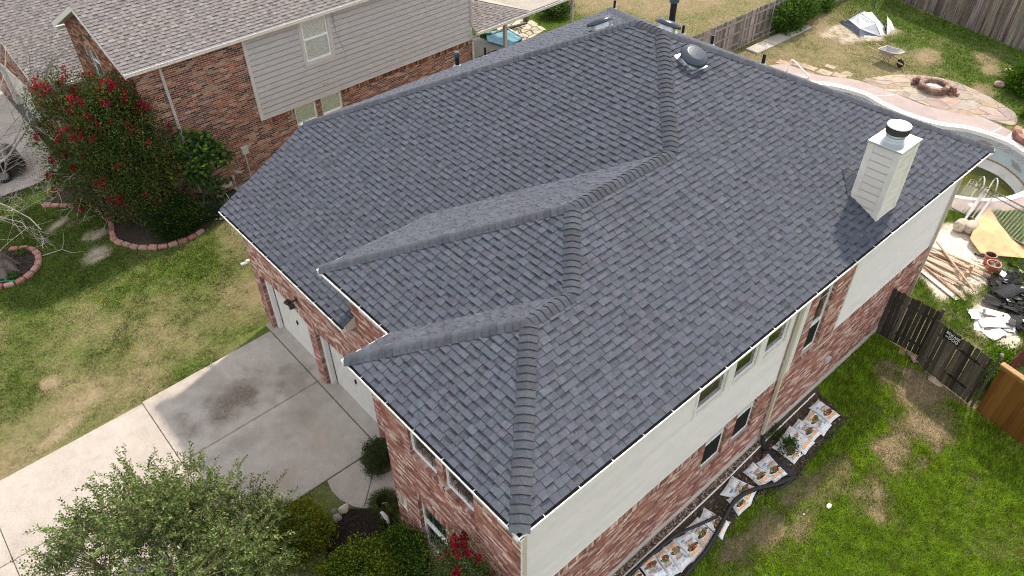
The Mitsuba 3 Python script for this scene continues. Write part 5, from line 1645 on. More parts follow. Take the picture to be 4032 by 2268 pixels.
# deck, pool
deckp = Polygon([(21.6, 13.3), (26, 13.2), (28.25, 12.6), (28.5, 10.8), (29.35, 9.2), (29.3, 7.2), (29.25, 5.9), (29.9, 3.95), (29.65, 2.65), (29.4, 1.3), (28.4, -.3), (26.5, -.9), (24.4, -.15), (22.55, 1.2), (22.2, 1.95), (21.8, 5)])
deckp = Polygon(smooth_closed(np.array(deckp.exterior.coords)[:-1], 160)).buffer(0)
cop = POOLP.buffer(.24)
m = MB((0.38, 0.325, 0.30), DIRT + .2); m.poly(deckp.difference(cop.buffer(-.01)), -.3, .035); m.poly(LineString([(29.28, 7.35), (28.3, 8.05)]).buffer(.025), .036, .040, (.74, .72, .68)); m.poly(LineString([(29.62, 3.0), (28.85, 3.1)]).buffer(.025), .036, .040, (.74, .72, .68))
m.poly(Polygon([(28.95, 2.55), (29.6, 2.55), (29.5, 1.5), (29.0, 2.2)]), .036, .041, (.72, .70, .66))
struct('pool_deck', m, text='pinkish concrete deck round the half-empty pool')
cm_ = MB((0.78, 0.78, 0.76), BLOT + .05)
for g, z0, z1 in ((cop.difference(POOLP.buffer(.10)), -.1, .065), (POOLP.buffer(.09).difference(POOLP.buffer(-.01)), -.12, .03)):
    cm_.poly(g, z0, z1)
struct('pool_coping', cm_, 'satin')
cen = np.array([26.1, 4.0])
rings = [(1.0, 0.0), (1.0, -.36), (1.0, -.94), (.985, -.985), (.90, -1.14), (.78, -1.42), (.6, -1.8), (.3, -2.0), (.02, -2.0)]
pv, puv = [], []
spine = np.array([[25.9, np.clip(y, 2.2, 9.5)] for y in POOL[:, 1]])
arc = np.r_[0, np.cumsum(np.linalg.norm(np.diff(POOL, axis=0), axis=1))]
for s, z in rings:
    q = spine + (POOL - spine) * s
    pv.append(np.column_stack([q, np.full(len(q), z)])); puv.append(np.column_stack([arc, np.full(len(arc), s)]))
n_ = len(POOL); nr_ = len(rings)
i, j = np.meshgrid(np.arange(nr_ - 1), np.arange(n_), indexing='ij')
q = np.stack([i * n_ + j, i * n_ + (j + 1) % n_, (i + 1) * n_ + (j + 1) % n_, (i + 1) * n_ + j], -1).reshape(-1, 4)
struct('pool_basin', (np.vstack(pv), np.vstack([q[:, [0, 1, 2]], q[:, [0, 2, 3]]])), 'pool_liner_vinyl', uv=np.vstack(puv), text='stained pale blue pool liner')
wq = spine + (POOL - spine) * .86
m = MB((.05, .06, .003)); m.sheet(Polygon(wq).buffer(0), -1.22)
struct('water', m, 'murky_water', text='murky green water in the bottom of the pool')
r_ = np.random.default_rng(3)
m = MB((.62, .62, .5), 0)
for _ in range(60):
    p = r_.uniform([23.6, .8], [28, 5]); g = r_.uniform(0, 6.3); s = r_.uniform(.015, .05)
    if Polygon(wq).buffer(-.1).contains(Point(p)):
        m.add(np.array([[p[0] + s * math.cos(g + a), p[1] + s * .6 * math.sin(g + a), -1.212] for a in (0, 1.7, 3.2, 4.6)]), [[0, 1, 2], [0, 2, 3]])
k = put('floating_leaves', m); lab(k, 'pale leaves and scum floating on the green pool water', kind='stuff')
k = num('pool_ladder')
for i, o in enumerate((0, .42)):
    m = MB(); P = []
    base, side = np.array([23.55 + o * .55, 1.35 - o * .85]), np.array([.83, .55])
    for t_, z in ((0, 0), (.03, .45), (.10, .66), (.25, .78), (.42, .80), (.57, .68), (.66, .45), (.70, .0), (.70, -1.0)):
        p = base + side * t_ * .95; P.append((p[0], p[1], z))
    P = np.array(P); tt = np.linspace(0, len(P) - 1, 40); Q = np.stack([np.interp(tt, np.arange(len(P)), P[:, c]) for c in range(3)], 1)
    for _ in range(6): Q[1:-1] = (Q[:-2] + 2 * Q[1:-1] + Q[2:]) / 4
    m.tube(Q, .026, 10); put(k + '__rail', m, 'chrome', True)
lab(k, 'two curved chrome pool ladder rails at the near edge of the pool', 'ladder')
k = num('hand_rail'); m = MB((.80, .80, .79), 0)
P = np.array([(27.86, 12.03, 0), (27.86, 12.0, .50), (27.87, 11.93, .60), (27.87, 11.80, .58), (27.85, 10.95, .17), (27.84, 10.86, .10), (27.86, 10.92, .03), (27.86, 11.05, .02), (27.86, 11.6, .02)])
tt = np.linspace(0, len(P) - 1, 50); Q = np.stack([np.interp(tt, np.arange(len(P)), P[:, c]) for c in range(3)], 1)
for _ in range(4): Q[1:-1] = (Q[:-2] + 2 * Q[1:-1] + Q[2:]) / 4
m.tube(Q, .035, 10); put(k, m, 'satin', True, numbered=False); lab(k, 'white bent hand rail on the far pool deck', 'hand rail')
k = num('skimmer_lid'); m = MB((.72, .71, .68), 0); m.lathe((23.05, 1.35, .035), [(0, .018), (.13, .018), (.14, 0)], 24); put(k, m, 'satin', numbered=False); lab(k, 'round white skimmer lid in the near pool deck', 'lid')

# flagstones, fire pit
OL = Polygon(smooth_closed([(29.5, 9.05), (30.4, 8.82), (31.4, 8.2), (32.2, 7.2), (32.45, 6.0), (32.1, 4.6), (31.7, 3.7), (31.2, 3.0), (30.2, 2.75), (29.95, 3.6), (29.35, 5.3), (29.33, 7.2)], 60)).buffer(0)
m = MB((0.42, 0.375, 0.31), DIRT + .3); m.poly(OL, -.2, .02)
struct('flagstone_patio', m, text='round patio of tan and pinkish flagstones')
r_ = np.random.default_rng(12)
its = []
for pg, c in stone_field(OL, r_.uniform([29.2, 2.6], [32.6, 9.2], (62, 2)), r_, [(0.37, 0.30, 0.235), (0.33, 0.26, 0.205), (0.40, 0.335, 0.265), (0.31, 0.265, 0.235), (0.36, 0.285, 0.225)], gap=.014):
    s = MB(c, BLOT + .25); s.poly(pg, -.02, .036 + .008 * r_.random()); its.append(s)
pieces('flagstone_patio', 'stone', its)


def blocks_ring(key, cx, cy, R, n, rows, bs, cols, rng, z0=.0, arc0=0, arc1=2 * math.pi, part='block'):
    for row in range(rows):
        for i in range(n):
            t_ = arc0 + (i + .5 * (row % 2)) * (arc1 - arc0) / n + rng.normal(0, .015)
            m = MB(jit(cols[rng.choice(len(cols))], rng, .18, .05), BLOT + .3)
            r = R + rng.normal(0, .01)
            L_ = 2 * math.pi * R / n * .96 if arc1 - arc0 > 6 else bs[1]
            w = bs[0]
            q = np.array([[-w / 2, -L_ / 2 * (1 - w / 2 / R)], [w / 2 * .8, -L_ / 2 * (1 + w / 2 / R)], [w / 2 * 1.05, 0], [w / 2 * .8, L_ / 2 * (1 + w / 2 / R)], [-w / 2, L_ / 2 * (1 - w / 2 / R)]])
            q = q @ rotz(t_)[:2, :2].T + [cx + r * math.cos(t_), cy + r * math.sin(t_)]
            pg = Polygon(q)
            m.poly(pg, z0 + row * bs[2], z0 + row * bs[2] + bs[2] * .82); m.poly(pg.buffer(-.012), z0 + row * bs[2] + bs[2] * .8, z0 + (row + 1) * bs[2] - .006)
            put(f'{key}__{part}', m)


blocks_ring('fire_pit', 30.90, 6.50, .53, 13, 3, (.20, .24, .105), [(0.19, 0.115, 0.095), (0.235, 0.16, 0.135), (0.155, 0.10, 0.088), (0.28, 0.205, 0.17)], rng, z0=.035)
m = MB((.52, .51, .50), BLOT + .7); m.lathe((30.9, 6.5, .16), [(0, .05), (.28, .03), (.45, 0)], 24); put('fire_pit__ash', m)
lab('fire_pit', 'round fire pit of reddish stacked blocks with pale ash inside', 'fire pit')
for g, (cx_, cy_, a, nm) in enumerate(((30.92, 7.25, .6, 'left'), (31.1, 5.74, 1.0, 'right'))):
    for i in range(6):
        m = MB(jit((0.22, 0.135, 0.115), rng, .2), BLOT + .3)
        p = np.array([(-.12, -.09, .08), (.13, .08, .08), (-.02, .17, .08), (0, -.04, .19), (.06, .10, .19), (.02, .02, .30)][i])
        m.bevel_box(rotz(a) @ p + [cx_, cy_, .03], (.28, .17, .10), rotz(a + rng.normal(0, .25)), .012)
        k = put('loose_block', m); lab(k, f'loose reddish block in the small heap on the {nm} side of the fire pit', 'block', f'loose blocks {nm} of the fire pit')
# dry flat pavers let into the lawn
for i, (x, y, w, l) in enumerate(((28.5, 12.6, .5, .7), (28.9, 12.0, .5, .55), (28.95, 11.45, .45, .6), (29.0, 10.75, .55, .65), (29.2, 10.1, .5, .6), (29.75, 10.9, .35, .5), (29.65, 9.95, .45, .5))):
    m = MB(jit((.37, .30, .215), rng, .1), BLOT + .4); m.bevel_box((x, y, -.002), (w, l, .06), rotz(rng.normal(.1, .08)), .015); k = put('sandstone_paver', m)
    lab(k, 'sandy paver set in the dry grass beyond the pool deck', 'paver', 'sandy pavers beyond the pool deck')
for i, (x, y, s, tx) in enumerate(((35.3, 5.0, .16, 'brownish stone in the grass by the bright green shrub'), (33.5, 4.7, .2, 'rounded stone at the foot of the bright green shrub'))):
    m = MB((.36, .27, .20), BLOT + .3); g = trimesh.creation.icosphere(2, s); v = np.array(g.vertices) * [1, 1.2, .8]; v *= 1 + .3 * (meshkit.noise(v * 9) - .5)[:, None]; m.add(v + [x, y, s * .4], g.faces); k = put('stone', m); lab(k, tx, 'stone')
rw = [(0.23, 0.12, 0.095), (0.28, 0.17, 0.14), (0.20, 0.105, 0.085)]
blocks_ring('retaining_wall', 29.7, 1.45, .95, 7, 2, (.26, .42, .16), rw, rng, arc0=1.6, arc1=4.2)
m = MB((.50, .36, .26), DIRT + .3); m.lathe((29.7, 1.45, .0), [(0, .2), (.84, .2)], 24); put('retaining_wall__fill', m)
lab('retaining_wall', 'low curved reddish block wall at the right end of the pool', 'retaining wall')

# tent
k = num('tent')
TV = dict(a=(35.05, 13.5, 0), b=(33.95, 11.75, 0), c=(34.85, 11.05, 0), d=(36.0, 11.35, 0), e=(36.7, 12.2, 0), f=(36.2, 13.3, 0),
          A=(34.95, 13.0, .42), B=(34.3, 12.0, .40), C=(34.95, 11.6, .66), D=(35.7, 12.2, .95), E=(35.25, 12.7, .85), F=(36.0, 12.8, .7))
TV = {k_: np.array(v) * [1, 1, .74] for k_, v in TV.items()}


def cloth(m, tri, col, amp=.035, seed=0, n=9):
    p, q, r = (TV[c] for c in tri)
    pts, idx = [], {}
    for i in range(n + 1):
        for j in range(n + 1 - i):
            idx[(i, j)] = len(pts); pts.append(p + (q - p) * i / n + (r - p) * j / n)
    pts = np.array(pts)
    nrm = np.cross(q - p, r - p); nrm /= np.linalg.norm(nrm)
    edge = np.array([min(i, j, n - i - j) for i in range(n + 1) for j in range(n + 1 - i)]) / n * 3
    pts = pts + nrm * ((meshkit.fbm(pts * 3.5, 3, 4) - .55) * amp * 3 * np.clip(edge, 0, 1) - .05 * np.clip(edge, 0, 1))[:, None]
    f = []
    for i in range(n):
        for j in range(n - i):
            f.append((idx[(i, j)], idx[(i + 1, j)], idx[(i, j + 1)]))
            if i + j < n - 1: f.append((idx[(i + 1, j)], idx[(i + 1, j + 1)], idx[(i, j + 1)]))
    m.add(pts, f, col)


can = MB((.70, .74, .76), BLOT + .08)
for t_ in ('ABE', 'BCE', 'CDE', 'EDF', 'BcC', 'CcD', 'cdD', 'deD', 'eFD', 'AEF', 'AFf', 'aAf', 'eFf'): cloth(can, t_, (.70, .74, .76))
put(k + '__canopy', can, 'matte', False)
sk = MB((.12, .135, .19), BLOT + .1)
for t_ in ('abB', 'aBA', 'bcB'): cloth(sk, t_, (.12, .135, .19))
put(k + '__side_panel', sk, 'satin')
op = MB((.02, .02, .02)); q = np.array([TV['c'] * .45 + TV['d'] * .55 + [.0, -.03, .04], TV['c'] * .2 + TV['d'] * .8 + [0, -.03, .04], TV['d'] * .6 + TV['D'] * .3 + TV['C'] * .1 + [.05, -.1, .06]]); op.add(q, [[0, 1, 2]]); put(k + '__doorway', op)
fp_ = MB((.66, .71, .73), BLOT + .1)
TV.update(g=np.array((36.15, 11.0, .03)), h=np.array((35.25, 10.95, .03)), i=np.array((36.05, 11.55, .62)), j=np.array((36.9, 11.75, .05)))
for t_ in ('ghi', 'gij'): cloth(fp_, t_, (.66, .71, .73), .05)
put(k + '__door_flap', fp_)
po = MB((.10, .10, .11), 0)
po.tube([TV['a'], TV['A'] * 1.0 + [0, 0, .04], TV['E'] + [0, 0, .05], TV['D'] + [0, 0, .05], TV['d']], .014, 6); po.tube([TV['c'], TV['C'] + [0, 0, .04], TV['E'] + [0, 0, .06], TV['F'] + [0, 0, .05], TV['f']], .014, 6)
put(k + '__pole', po); po = MB((.42, .26, .06), 0); po.tube([TV['D'] + [.1, .1, .02], TV['F'] + [.25, -.15, -.1], TV['e'] + [.0, .1, .1]], .03, 6); put(k + '__strap', po)
lab(k, 'sagging white and slate-blue dome tent on bare soil', 'tent')

# wheelbarrow
k = num('wheelbarrow')
ax = np.array([-.17, -.985]); ay = np.array([.985, -.17])
bc = np.array([32.22, 9.40])
W_ = lambda a, b, z: (bc[0] + ax[0] * a + ay[0] * b, bc[1] + ax[1] * a + ay[1] * b, z)
tr_ = MB((.36, .355, .35), BLOT + .15)
top = [(-.42, -.33), (-.42, .33), (.36, .34), (.62, .20), (.66, 0), (.62, -.20), (.36, -.34)]
bot = [(-.25, -.19), (-.25, .19), (.12, .19), (.20, .1), (.21, 0), (.20, -.1), (.12, -.19)]
zt = [.60, .60, .66, .70, .71, .70, .66]
V = [W_(a, b, z) for (a, b), z in zip(top, zt)] + [W_(a, b, .36) for a, b in bot] + [W_(a * .94, b * .93, z - .005) for (a, b), z in zip(top, zt)] + [W_(a * .95, b * .93, .375) for a, b in bot] + [W_(a * 1.05, b * 1.06, z - .012) for (a, b), z in zip(top, zt)]
n7 = 7; F = []
for i in range(7):
    j = (i + 1) % 7
    F += [(i, j, j + 7, i + 7), (14 + i, 21 + i, 21 + j, 14 + j), (i, 14 + i, 14 + j, j), (i, 28 + i, 28 + j, j)]
tr_.add(np.array(V), F); tr_.add(np.array(V)[21:28], [(0, i, i + 1) for i in range(1, 6)]); tr_.add(np.array(V)[7:14], [(0, i + 1, i) for i in range(1, 6)])
put(k + '__tray', tr_, 'satin')
for s in (-1, 1):
    h = MB((.50, .36, .20), WOOD + .3); h.beam(W_(-1.0, s * .30, .50), W_(.92, s * .10, .22), .04, .045); put(k + '__handle', h)
    g = MB((.05, .06, .09), 0); g.tube([W_(-.1, s * .22, .37), W_(-.35, s * .26, .0), W_(-.05, s * .24, 0.0), W_(.05, s * .2, .34)], .016, 6); put(k + '__leg', g, 'satin')
wh = MB((.012, .012, .012), 0)
gg = np.linspace(0, 2 * math.pi, 28)
wh.tube([W_(.72 + .145 * math.cos(t_), 0, .20 + .145 * math.sin(t_)) for t_ in gg], .052, 10, cap=False)
put(k + '__tyre', wh, 'satin', True)
rm = MB((.10, .09, .09), 0); rm.tube([W_(.72, -.03, .2), W_(.72, .03, .2)], .10, 16); rm.tube([W_(.72, -.14, .2), W_(.72, .14, .2)], .012, 6); put(k + '__rim', rm, 'satin')
lab(k, 'grey wheelbarrow with wooden handles standing in the grass', 'wheelbarrow')
k = num('metal_pole'); m = MB((.03, .07, .16), 0); m.tube([(38.24, 13.25, 0), (38.55, 13.6, 1.9)], .04, 8); put(k, m, 'satin', numbered=False); lab(k, 'thin dark blue metal pole at the top edge behind the tent', 'pole')
k = num('wind_spinner'); m = MB((.55, .57, .6), 0)
m.tube([(19.4, 14.6, 0), (19.4, 14.6, 1.5)], .012, 6, (.1, .1, .1))
for i in range(6):
    a = i * math.pi / 3; m.bevel_box((19.4 + .12 * math.cos(a), 14.6, 1.5 + .12 * math.sin(a)), (.12, .02, .06), None, .008)
put(k, m, 'satin', numbered=False); lab(k, 'small silvery garden wind spinner beyond the ridge of the roof', 'garden ornament')

# ------------------------------------------------------------------ the work yard behind the side fence
rng = np.random.default_rng(29)
PLY = (.56, .42, .23)
k = num('plywood_sheet')
pp = np.array([(23.0, 1.0), (23.15, .86), (22.74, .48), (22.2, .1), (21.75, -.42), (21.6, -1.3), (21.35, -1.35), (20.62, -.56), (20.29, -.09), (20.73, .47)])
m = MB(PLY, BLOT + .22); g = Polygon(pp).buffer(0)
tv, tf = trimesh.creation.triangulate_polygon(g, engine='earcut')
gx = []
for a in np.arange(20.2, 23.3, .12):
    for b in np.arange(-1.45, 1.1, .12):
        if g.buffer(-.03).contains(Point(a, b)): gx.append((a, b))
from scipy.spatial import Delaunay
bd = np.array([g.exterior.interpolate(t_).coords[0] for t_ in np.arange(0, g.length, .12)])
pts = np.vstack([bd, np.array(gx)]); dl = Delaunay(pts); keep = [s for s in dl.simplices if g.buffer(.005).contains(Point(pts[s].mean(0)))]
zz = .10 + .16 * np.exp(-((pts[:, 0] - 21.6) ** 2 + (pts[:, 1] - .1) ** 2) / .8) + .05 * (pts[:, 1] + 1)
m.add(np.column_stack([pts, zz]), keep); m.add(np.column_stack([pts, zz - .018]), np.array(keep)[:, ::-1])
nb_ = len(bd); ii = np.arange(nb_); jj_ = (ii + 1) % nb_
m.add(np.vstack([np.column_stack([bd, zz[:nb_]]), np.column_stack([bd, zz[:nb_] - .018])]), np.stack([ii, jj_, jj_ + nb_, ii + nb_], 1), (.35, .24, .12))
put(k, m, 'matte', numbered=False); lab(k, 'large torn plywood sheet lying bowed on the grass', 'plywood sheet')
LUM = [((18.66, 1.05), (17.88, -.68), .09, 'long board at the near edge of the lumber pile'), ((19.72, 1.12), (18.15, -.80), .24, 'light board lying across the top of the lumber pile'), ((19.1, 1.25), (19.78, -.42), .15, 'board at the far edge of the lumber pile')]
tones = [(.48, .38, .27), (.55, .46, .34), (.42, .32, .22), (.33, .23, .14), (.60, .53, .43)]
for i in range(24):
    x = 18.3 + .055 * i + rng.normal(0, .05); y = 1.1 + rng.normal(0, .15); L = rng.uniform(1.0, 1.9); a = -1.75 + rng.normal(0, .10) + .25 * (i / 24)
    LUM.append(((x, y), (x + L * math.cos(a), y + L * math.sin(a)), .05 + .12 * rng.random(), 'used board in the lumber pile by the house corner'))
for i, (a, b, z, tx) in enumerate(LUM):
    w, h = (.065, .035) if i % 3 else (.10, .03)
    m = MB(jit(tones[rng.choice(5)], rng, .15), WOOD + .2); dz = rng.normal(0, .02)
    m.beam((*a, z), (*b, z + dz), w, h); k = put('board', m)
    lab(k, tx, 'board', 'used boards in the lumber pile' if i > 2 else None)
m = MB((.70, .66, .58), BLOT + .1); m.beam((18.3, .95, .06), (17.7, -.62, .05), .34, .02); k = put('wide_board', m); lab(k, 'wide pale board under the near side of the lumber pile', 'board')
for x, y, a, tx in ((18.75, -.28, .4, 'small upright wood block standing on the boards'), (19.15, -.25, .2, 'pale offcut block at the end of the lumber pile')):
    m = MB((.5, .38, .25), WOOD + .2); m.bevel_box((x, y, .2), (.12, .10, .3), rotz(a), .008); k = put('wood_block', m); lab(k, tx, 'wood block')
for (x, y, r, tx, full) in ((19.72, -.68, .19, 'larger terracotta-red pot filled with pale scraps', (.45, .43, .41)), (20.12, -.42, .16, 'second reddish pot topped with a black felt scrap', (.03, .03, .032))):
    k = num('plant_pot'); m = MB((.36, .12, .065), 0); m.lathe((x, y, .02), [(0, 0), (r * .72, 0), (r, .30), (r * 1.13, .30), (r * 1.15, .37), (r * .98, .37), (r * .9, .25), (0, .25)], 26); put(k + '__pot', m, 'satin', numbered=False)
    f = MB(full, BLOT + .3)
    for i in range(12):
        p = np.array([x, y, .30 + .05 * rng.random()]) + np.append(rng.normal(0, r * .4, 2), 0); R = trimesh.transformations.random_rotation_matrix(rng.random(3))[:3, :3]
        f.box(p, (.12, .07, .02), R, jit(full, rng, .4))
    put(k + '__scraps', f, numbered=False); lab(k, tx, 'plant pot')


def scrap(m, p, L, W, col, rng, lift=.06, flatness=.25):
    n = 6
    a = rng.uniform(0, 6.3)
    U, V = np.meshgrid(np.linspace(-.5, .5, n), np.linspace(-.5, .5, n), indexing='ij')
    e_ = 1 + .25 * (meshkit.noise(np.stack([U * 4 + p[0] * 9, V * 4 + p[1] * 9, U * 0], -1)) - .5)
    X, Y = U * L * e_, V * W * e_
    Z = (meshkit.fbm(np.stack([U * 2 + p[0] * 5, V * 2 + p[1] * 7, U * 0], -1), 2) - .3) * lift * 2
    v = np.stack([X, Y, Z], -1).reshape(-1, 3) @ rotz(a).T
    t_ = rng.normal(0, flatness, 2); v[:, 2] += v[:, 0] * t_[0] + v[:, 1] * t_[1]
    v[:, 2] = np.maximum(v[:, 2] + p[2], .012 + .01 * rng.random())
    v[:, :2] += p[:2]
    i, j = np.meshgrid(np.arange(n - 1), np.arange(n - 1), indexing='ij')
    q = np.stack([i * n + j, (i + 1) * n + j, (i + 1) * n + j + 1, i * n + j + 1], -1).reshape(-1, 4)
    m.add(np.vstack([v, v - [0, 0, .006]]), np.vstack([q, q[:, ::-1] + n * n]), col, BLOT + .25)


m = MB()
for i in range(300):
    t_ = rng.random()
    c = np.array([19.9, -.9]) * (1 - t_) + np.array([18.3, -2.6]) * t_ + rng.normal(0, .42, 2)
    if c[1] > -.75 and c[0] < 19.9: continue
    col = (.035, .036, .04) if rng.random() < .72 else ((.13, .13, .135) if rng.random() < .5 else (.55, .55, .54))
    scrap(m, [c[0], c[1], .04 + .16 * rng.random()], rng.uniform(.07, .34), rng.uniform(.05, .2), jit(col, rng, .35), rng, .05)
k = put('roofing_debris', m); lab(k, 'heap of torn black felt, shingle scraps and paper on the grass', kind='stuff')
for i, (c, L, W, tx) in enumerate((((18.35, -1.75, .12), 1.3, .5, 'large bent sheet of black roofing felt in front of the debris heap'), ((18.9, -1.5, .22), .9, .45, 'black felt sheet on top of the debris heap'), ((18.0, -2.3, .08), .9, .5, 'black felt sheet at the right edge beside the white panels'))):
    m = MB(); r2 = np.random.default_rng(50 + i); scrap(m, c, L, W, (.04, .041, .045), r2, .1, .08); k = put('felt_sheet', m); lab(k, tx, 'roofing felt')
for i, (c, L, W, tx) in enumerate((((17.75, -1.65, .10), .85, .28, 'long white panel on top of the white pile'), ((17.35, -1.75, .07), .8, .45, 'broad white panel in the middle of the white pile'), ((17.35, -1.25, .04), .5, .4, 'white panel nearest the house in the white pile'), ((17.0, -1.5, .03), .55, .25, 'white panel at the left point of the white pile'), ((16.95, -2.0, .04), .6, .35, 'white panel at the lower tip of the white pile'), ((17.6, -2.15, .05), .5, .3, 'white panel at the right of the white pile'))):
    m = MB(); r2 = np.random.default_rng(60 + i); scrap(m, c, L, W, (.74, .745, .75), r2, .03, .08); k = put('white_panel', m); lab(k, tx, 'panel')
# lifted black metal fence panels with their posts and concrete footings
k = num('metal_fence_panel'); Rl = (np.array([24.05, 1.95, .42]), np.array([23.35, -1.4, .38])); Rb = (np.array([22.18, 1.72, .16]), np.array([21.6, -1.3, .25]))
for a, b in (Rl, Rb, (Rl[0] * .86 + Rb[0] * .14, Rl[1] * .86 + Rb[1] * .14)):
    m = MB((.012, .012, .014), 0); m.beam(a, b, .035, .035); put(k + '__rail', m, 'satin')
for i in range(29):
    t_ = i / 28; m = MB((.022, .023, .026), 0); m.beam(Rl[0] + (Rl[1] - Rl[0]) * t_, Rb[0] + (Rb[1] - Rb[0]) * t_, .018, .018); put(k + '__bar', m, 'satin')
lab(k, 'black metal fence panel lying across the pool deck and grass', 'fence panel')
for i, (a, b, tx) in enumerate((((21.35, 1.02, .18), (23.95, 1.34, .30), 'grey-blue metal post lying on the deck, left of two'), ((21.5, .74, .18), (23.9, 1.0, .34), 'grey-blue metal post lying on the deck, right of two'))):
    kk = num('metal_post'); m = MB((.10, .12, .15), 0); m.beam(a, b, .07, .07); put(kk + '__tube', m, 'satin', numbered=False)
    g = trimesh.creation.icosphere(3, 1.0); v = np.array(g.vertices); v = v * (1 - .25 * (np.abs(v) ** 4).sum(1, keepdims=True) + .25) * [.30, .19, .19]; v *= 1 + .35 * (meshkit.fbm(v * 8 + i * 5, 3) - .5)[:, None]
    m = MB((.47, .42, .34), BLOT + .35); m.add(v + np.array(a) + [-.05, 0, .02], g.faces); put(kk + '__concrete_footing', m, numbered=False); lab(kk, tx, 'post')
g = trimesh.creation.icosphere(2, .18); v = np.array(g.vertices) * [1.3, 1, .9]; v *= 1 + .35 * (meshkit.fbm(v * 8, 3) - .5)[:, None]
m = MB((.50, .45, .38), BLOT + .3); m.add(v + [21.95, -.95, .15], g.faces); k = put('stone', m); lab(k, 'pale lump of concrete at the right edge beyond the plywood', 'stone')

# ------------------------------------------------------------------ front yard objects
BLK = [(0.40, 0.22, 0.18), (0.46, 0.25, 0.20), (0.37, 0.175, 0.14), (0.44, 0.28, 0.235)]


def edge_blocks(key, P, rng, bs=(.30, .19, .12), part='block', z=-.14):
    P = np.asarray(P, float); d = np.r_[0, np.cumsum(np.linalg.norm(np.diff(P, axis=0), axis=1))]
    n = int(d[-1] / (bs[0] + .02))
    for i in range(n):
        s = (i + .5) * d[-1] / n
        x, y = np.interp(s, d, P[:, 0]), np.interp(s, d, P[:, 1]); x2, y2 = np.interp(s + .02, d, P[:, 0]), np.interp(s + .02, d, P[:, 1])
        a = math.atan2(y2 - y, x2 - x) + rng.normal(0, .1)
        L, w = d[-1] / n * .93, bs[1] * rng.uniform(.9, 1.1)
        q = np.array([[-L / 2, -w / 2 * .7], [-L * .3, -w / 2], [L * .3, -w / 2], [L / 2, -w / 2 * .7], [L / 2 * .9, w / 2], [-L / 2 * .9, w / 2]]) @ rotz(a)[:2, :2].T + [x, y]
        m = MB(jit(BLK[rng.choice(4)], rng, .15, .04), BLOT + .25); pg = Polygon(q)
        zz = float(gh(x, y)) - .02
        m.poly(pg, zz - .03, zz + bs[2] * .85); m.poly(pg.buffer(-.014), zz + bs[2] * .8, zz + bs[2] + rng.normal(0, .006)); put(f'{key}__{part}', m)


rng = np.random.default_rng(37)
edge_blocks('bed_edging', [(-1.75, 24.35), (-1.47, 24.05), (-1.08, 23.64), (-0.54, 23.11), (-0.40, 22.7), (-0.31, 22.3), (-0.29, 21.9), (-.29, 21.5), (-.34, 21.2), (-.48, 20.82), (-.55, 20.45), (-.51, 20.13), (-.36, 19.84), (-.2, 19.5), (0.05, 19.22), (.4, 18.92), (.85, 18.75), (1.45, 18.68), (2.0, 18.8)], rng)
lab('bed_edging', 'curved row of pinkish-red edging blocks round the flower bed of the big bush', 'edging')
RC = [(-3.45, 22.25), (-3.21, 22.1), (-3.0, 21.93), (-2.84, 21.66), (-2.79, 21.28), (-2.87, 20.9), (-3.02, 20.61), (-3.27, 20.36), (-3.58, 20.21), (-3.89, 20.2), (-4.3, 20.35), (-4.75, 20.8), (-4.85, 21.5), (-4.4, 22.1), (-3.8, 22.3)]
edge_blocks('tree_ring', RC, rng, (.30, .2, .13))
lab('tree_ring', 'ring of reddish edging blocks round the foot of the bare tree', 'edging')
m = MB((.05, .042, .036), DIRT + .5); m.poly(Polygon(RC), -.3, -.11); struct('tree_bed', m, text='mulched circle inside the block ring')
chips('ring_mulch', Polygon(RC).buffer(-.12), -.1, 900, (.09, .03, .02), [(.07, .058, .05), (.045, .036, .03), (.10, .085, .075)], 'dark bark mulch inside the ring of blocks', rng)
fbp = Polygon([(-1.5, 24.2), (-.45, 22.9), (-.2, 22.0), (-.25, 21.3), (-.45, 20.5), (-.1, 19.5), (.5, 18.95), (1.5, 18.8), (3.4, 19.0), (3.4, 20.1), (1.9, 20.05), (1.7, 26), (-1.4, 26.0)])
m = MB((.055, .045, .036), DIRT + .5); m.poly(fbp, -.4, -.09); struct('flower_bed', m, text='dark earth of the bed under the big flowering bush')
nd_ = MB((.1, .1, .1), 0); nd_.poly(Polygon([(-14, 26.15), (-1.65, 26.0), (-1.0, 26.2), (.55, 27.2), (.55, 36.5), (-14, 36.5)]), -.4, GZ + .02)
struct('neighbour_driveway', nd_, text='pale concrete driveway of the neighbouring house')
flat_slab('neighbour_driveway', Polygon([(-14, 26.17), (-1.65, 26.02), (-1.0, 26.22), (-.3, 26.7), (-.3, 30.9), (-14, 30.9)]), -.4, GZ + .04)
flat_slab('neighbour_driveway', Polygon([(-14, 30.93), (-.3, 30.93), (-.3, 36.4), (-14, 36.4)]), -.4, GZ + .04)
for x, y, tx in ((-2.11, 17.09, 'small yellow marker flag farther up the front lawn'), (-2.16, 14.33, 'small yellow marker flag nearer the driveway')):
    k = num('marker_flag'); m = MB((.75, .48, .01), 0); m.tube([(x, y, -.15), (x + .02, y, .18)], .004, 5, (.3, .3, .3)); v = np.array([(x + .02, y, .18), (x + .12, y + .03, .15), (x + .10, y + .05, .07), (x + .015, y, .09)]); m.add(np.vstack([v, v + [0, .002, 0]]), [[0, 1, 2, 3], [7, 6, 5, 4]]); put(k, m, numbered=False); lab(k, tx, 'flag')
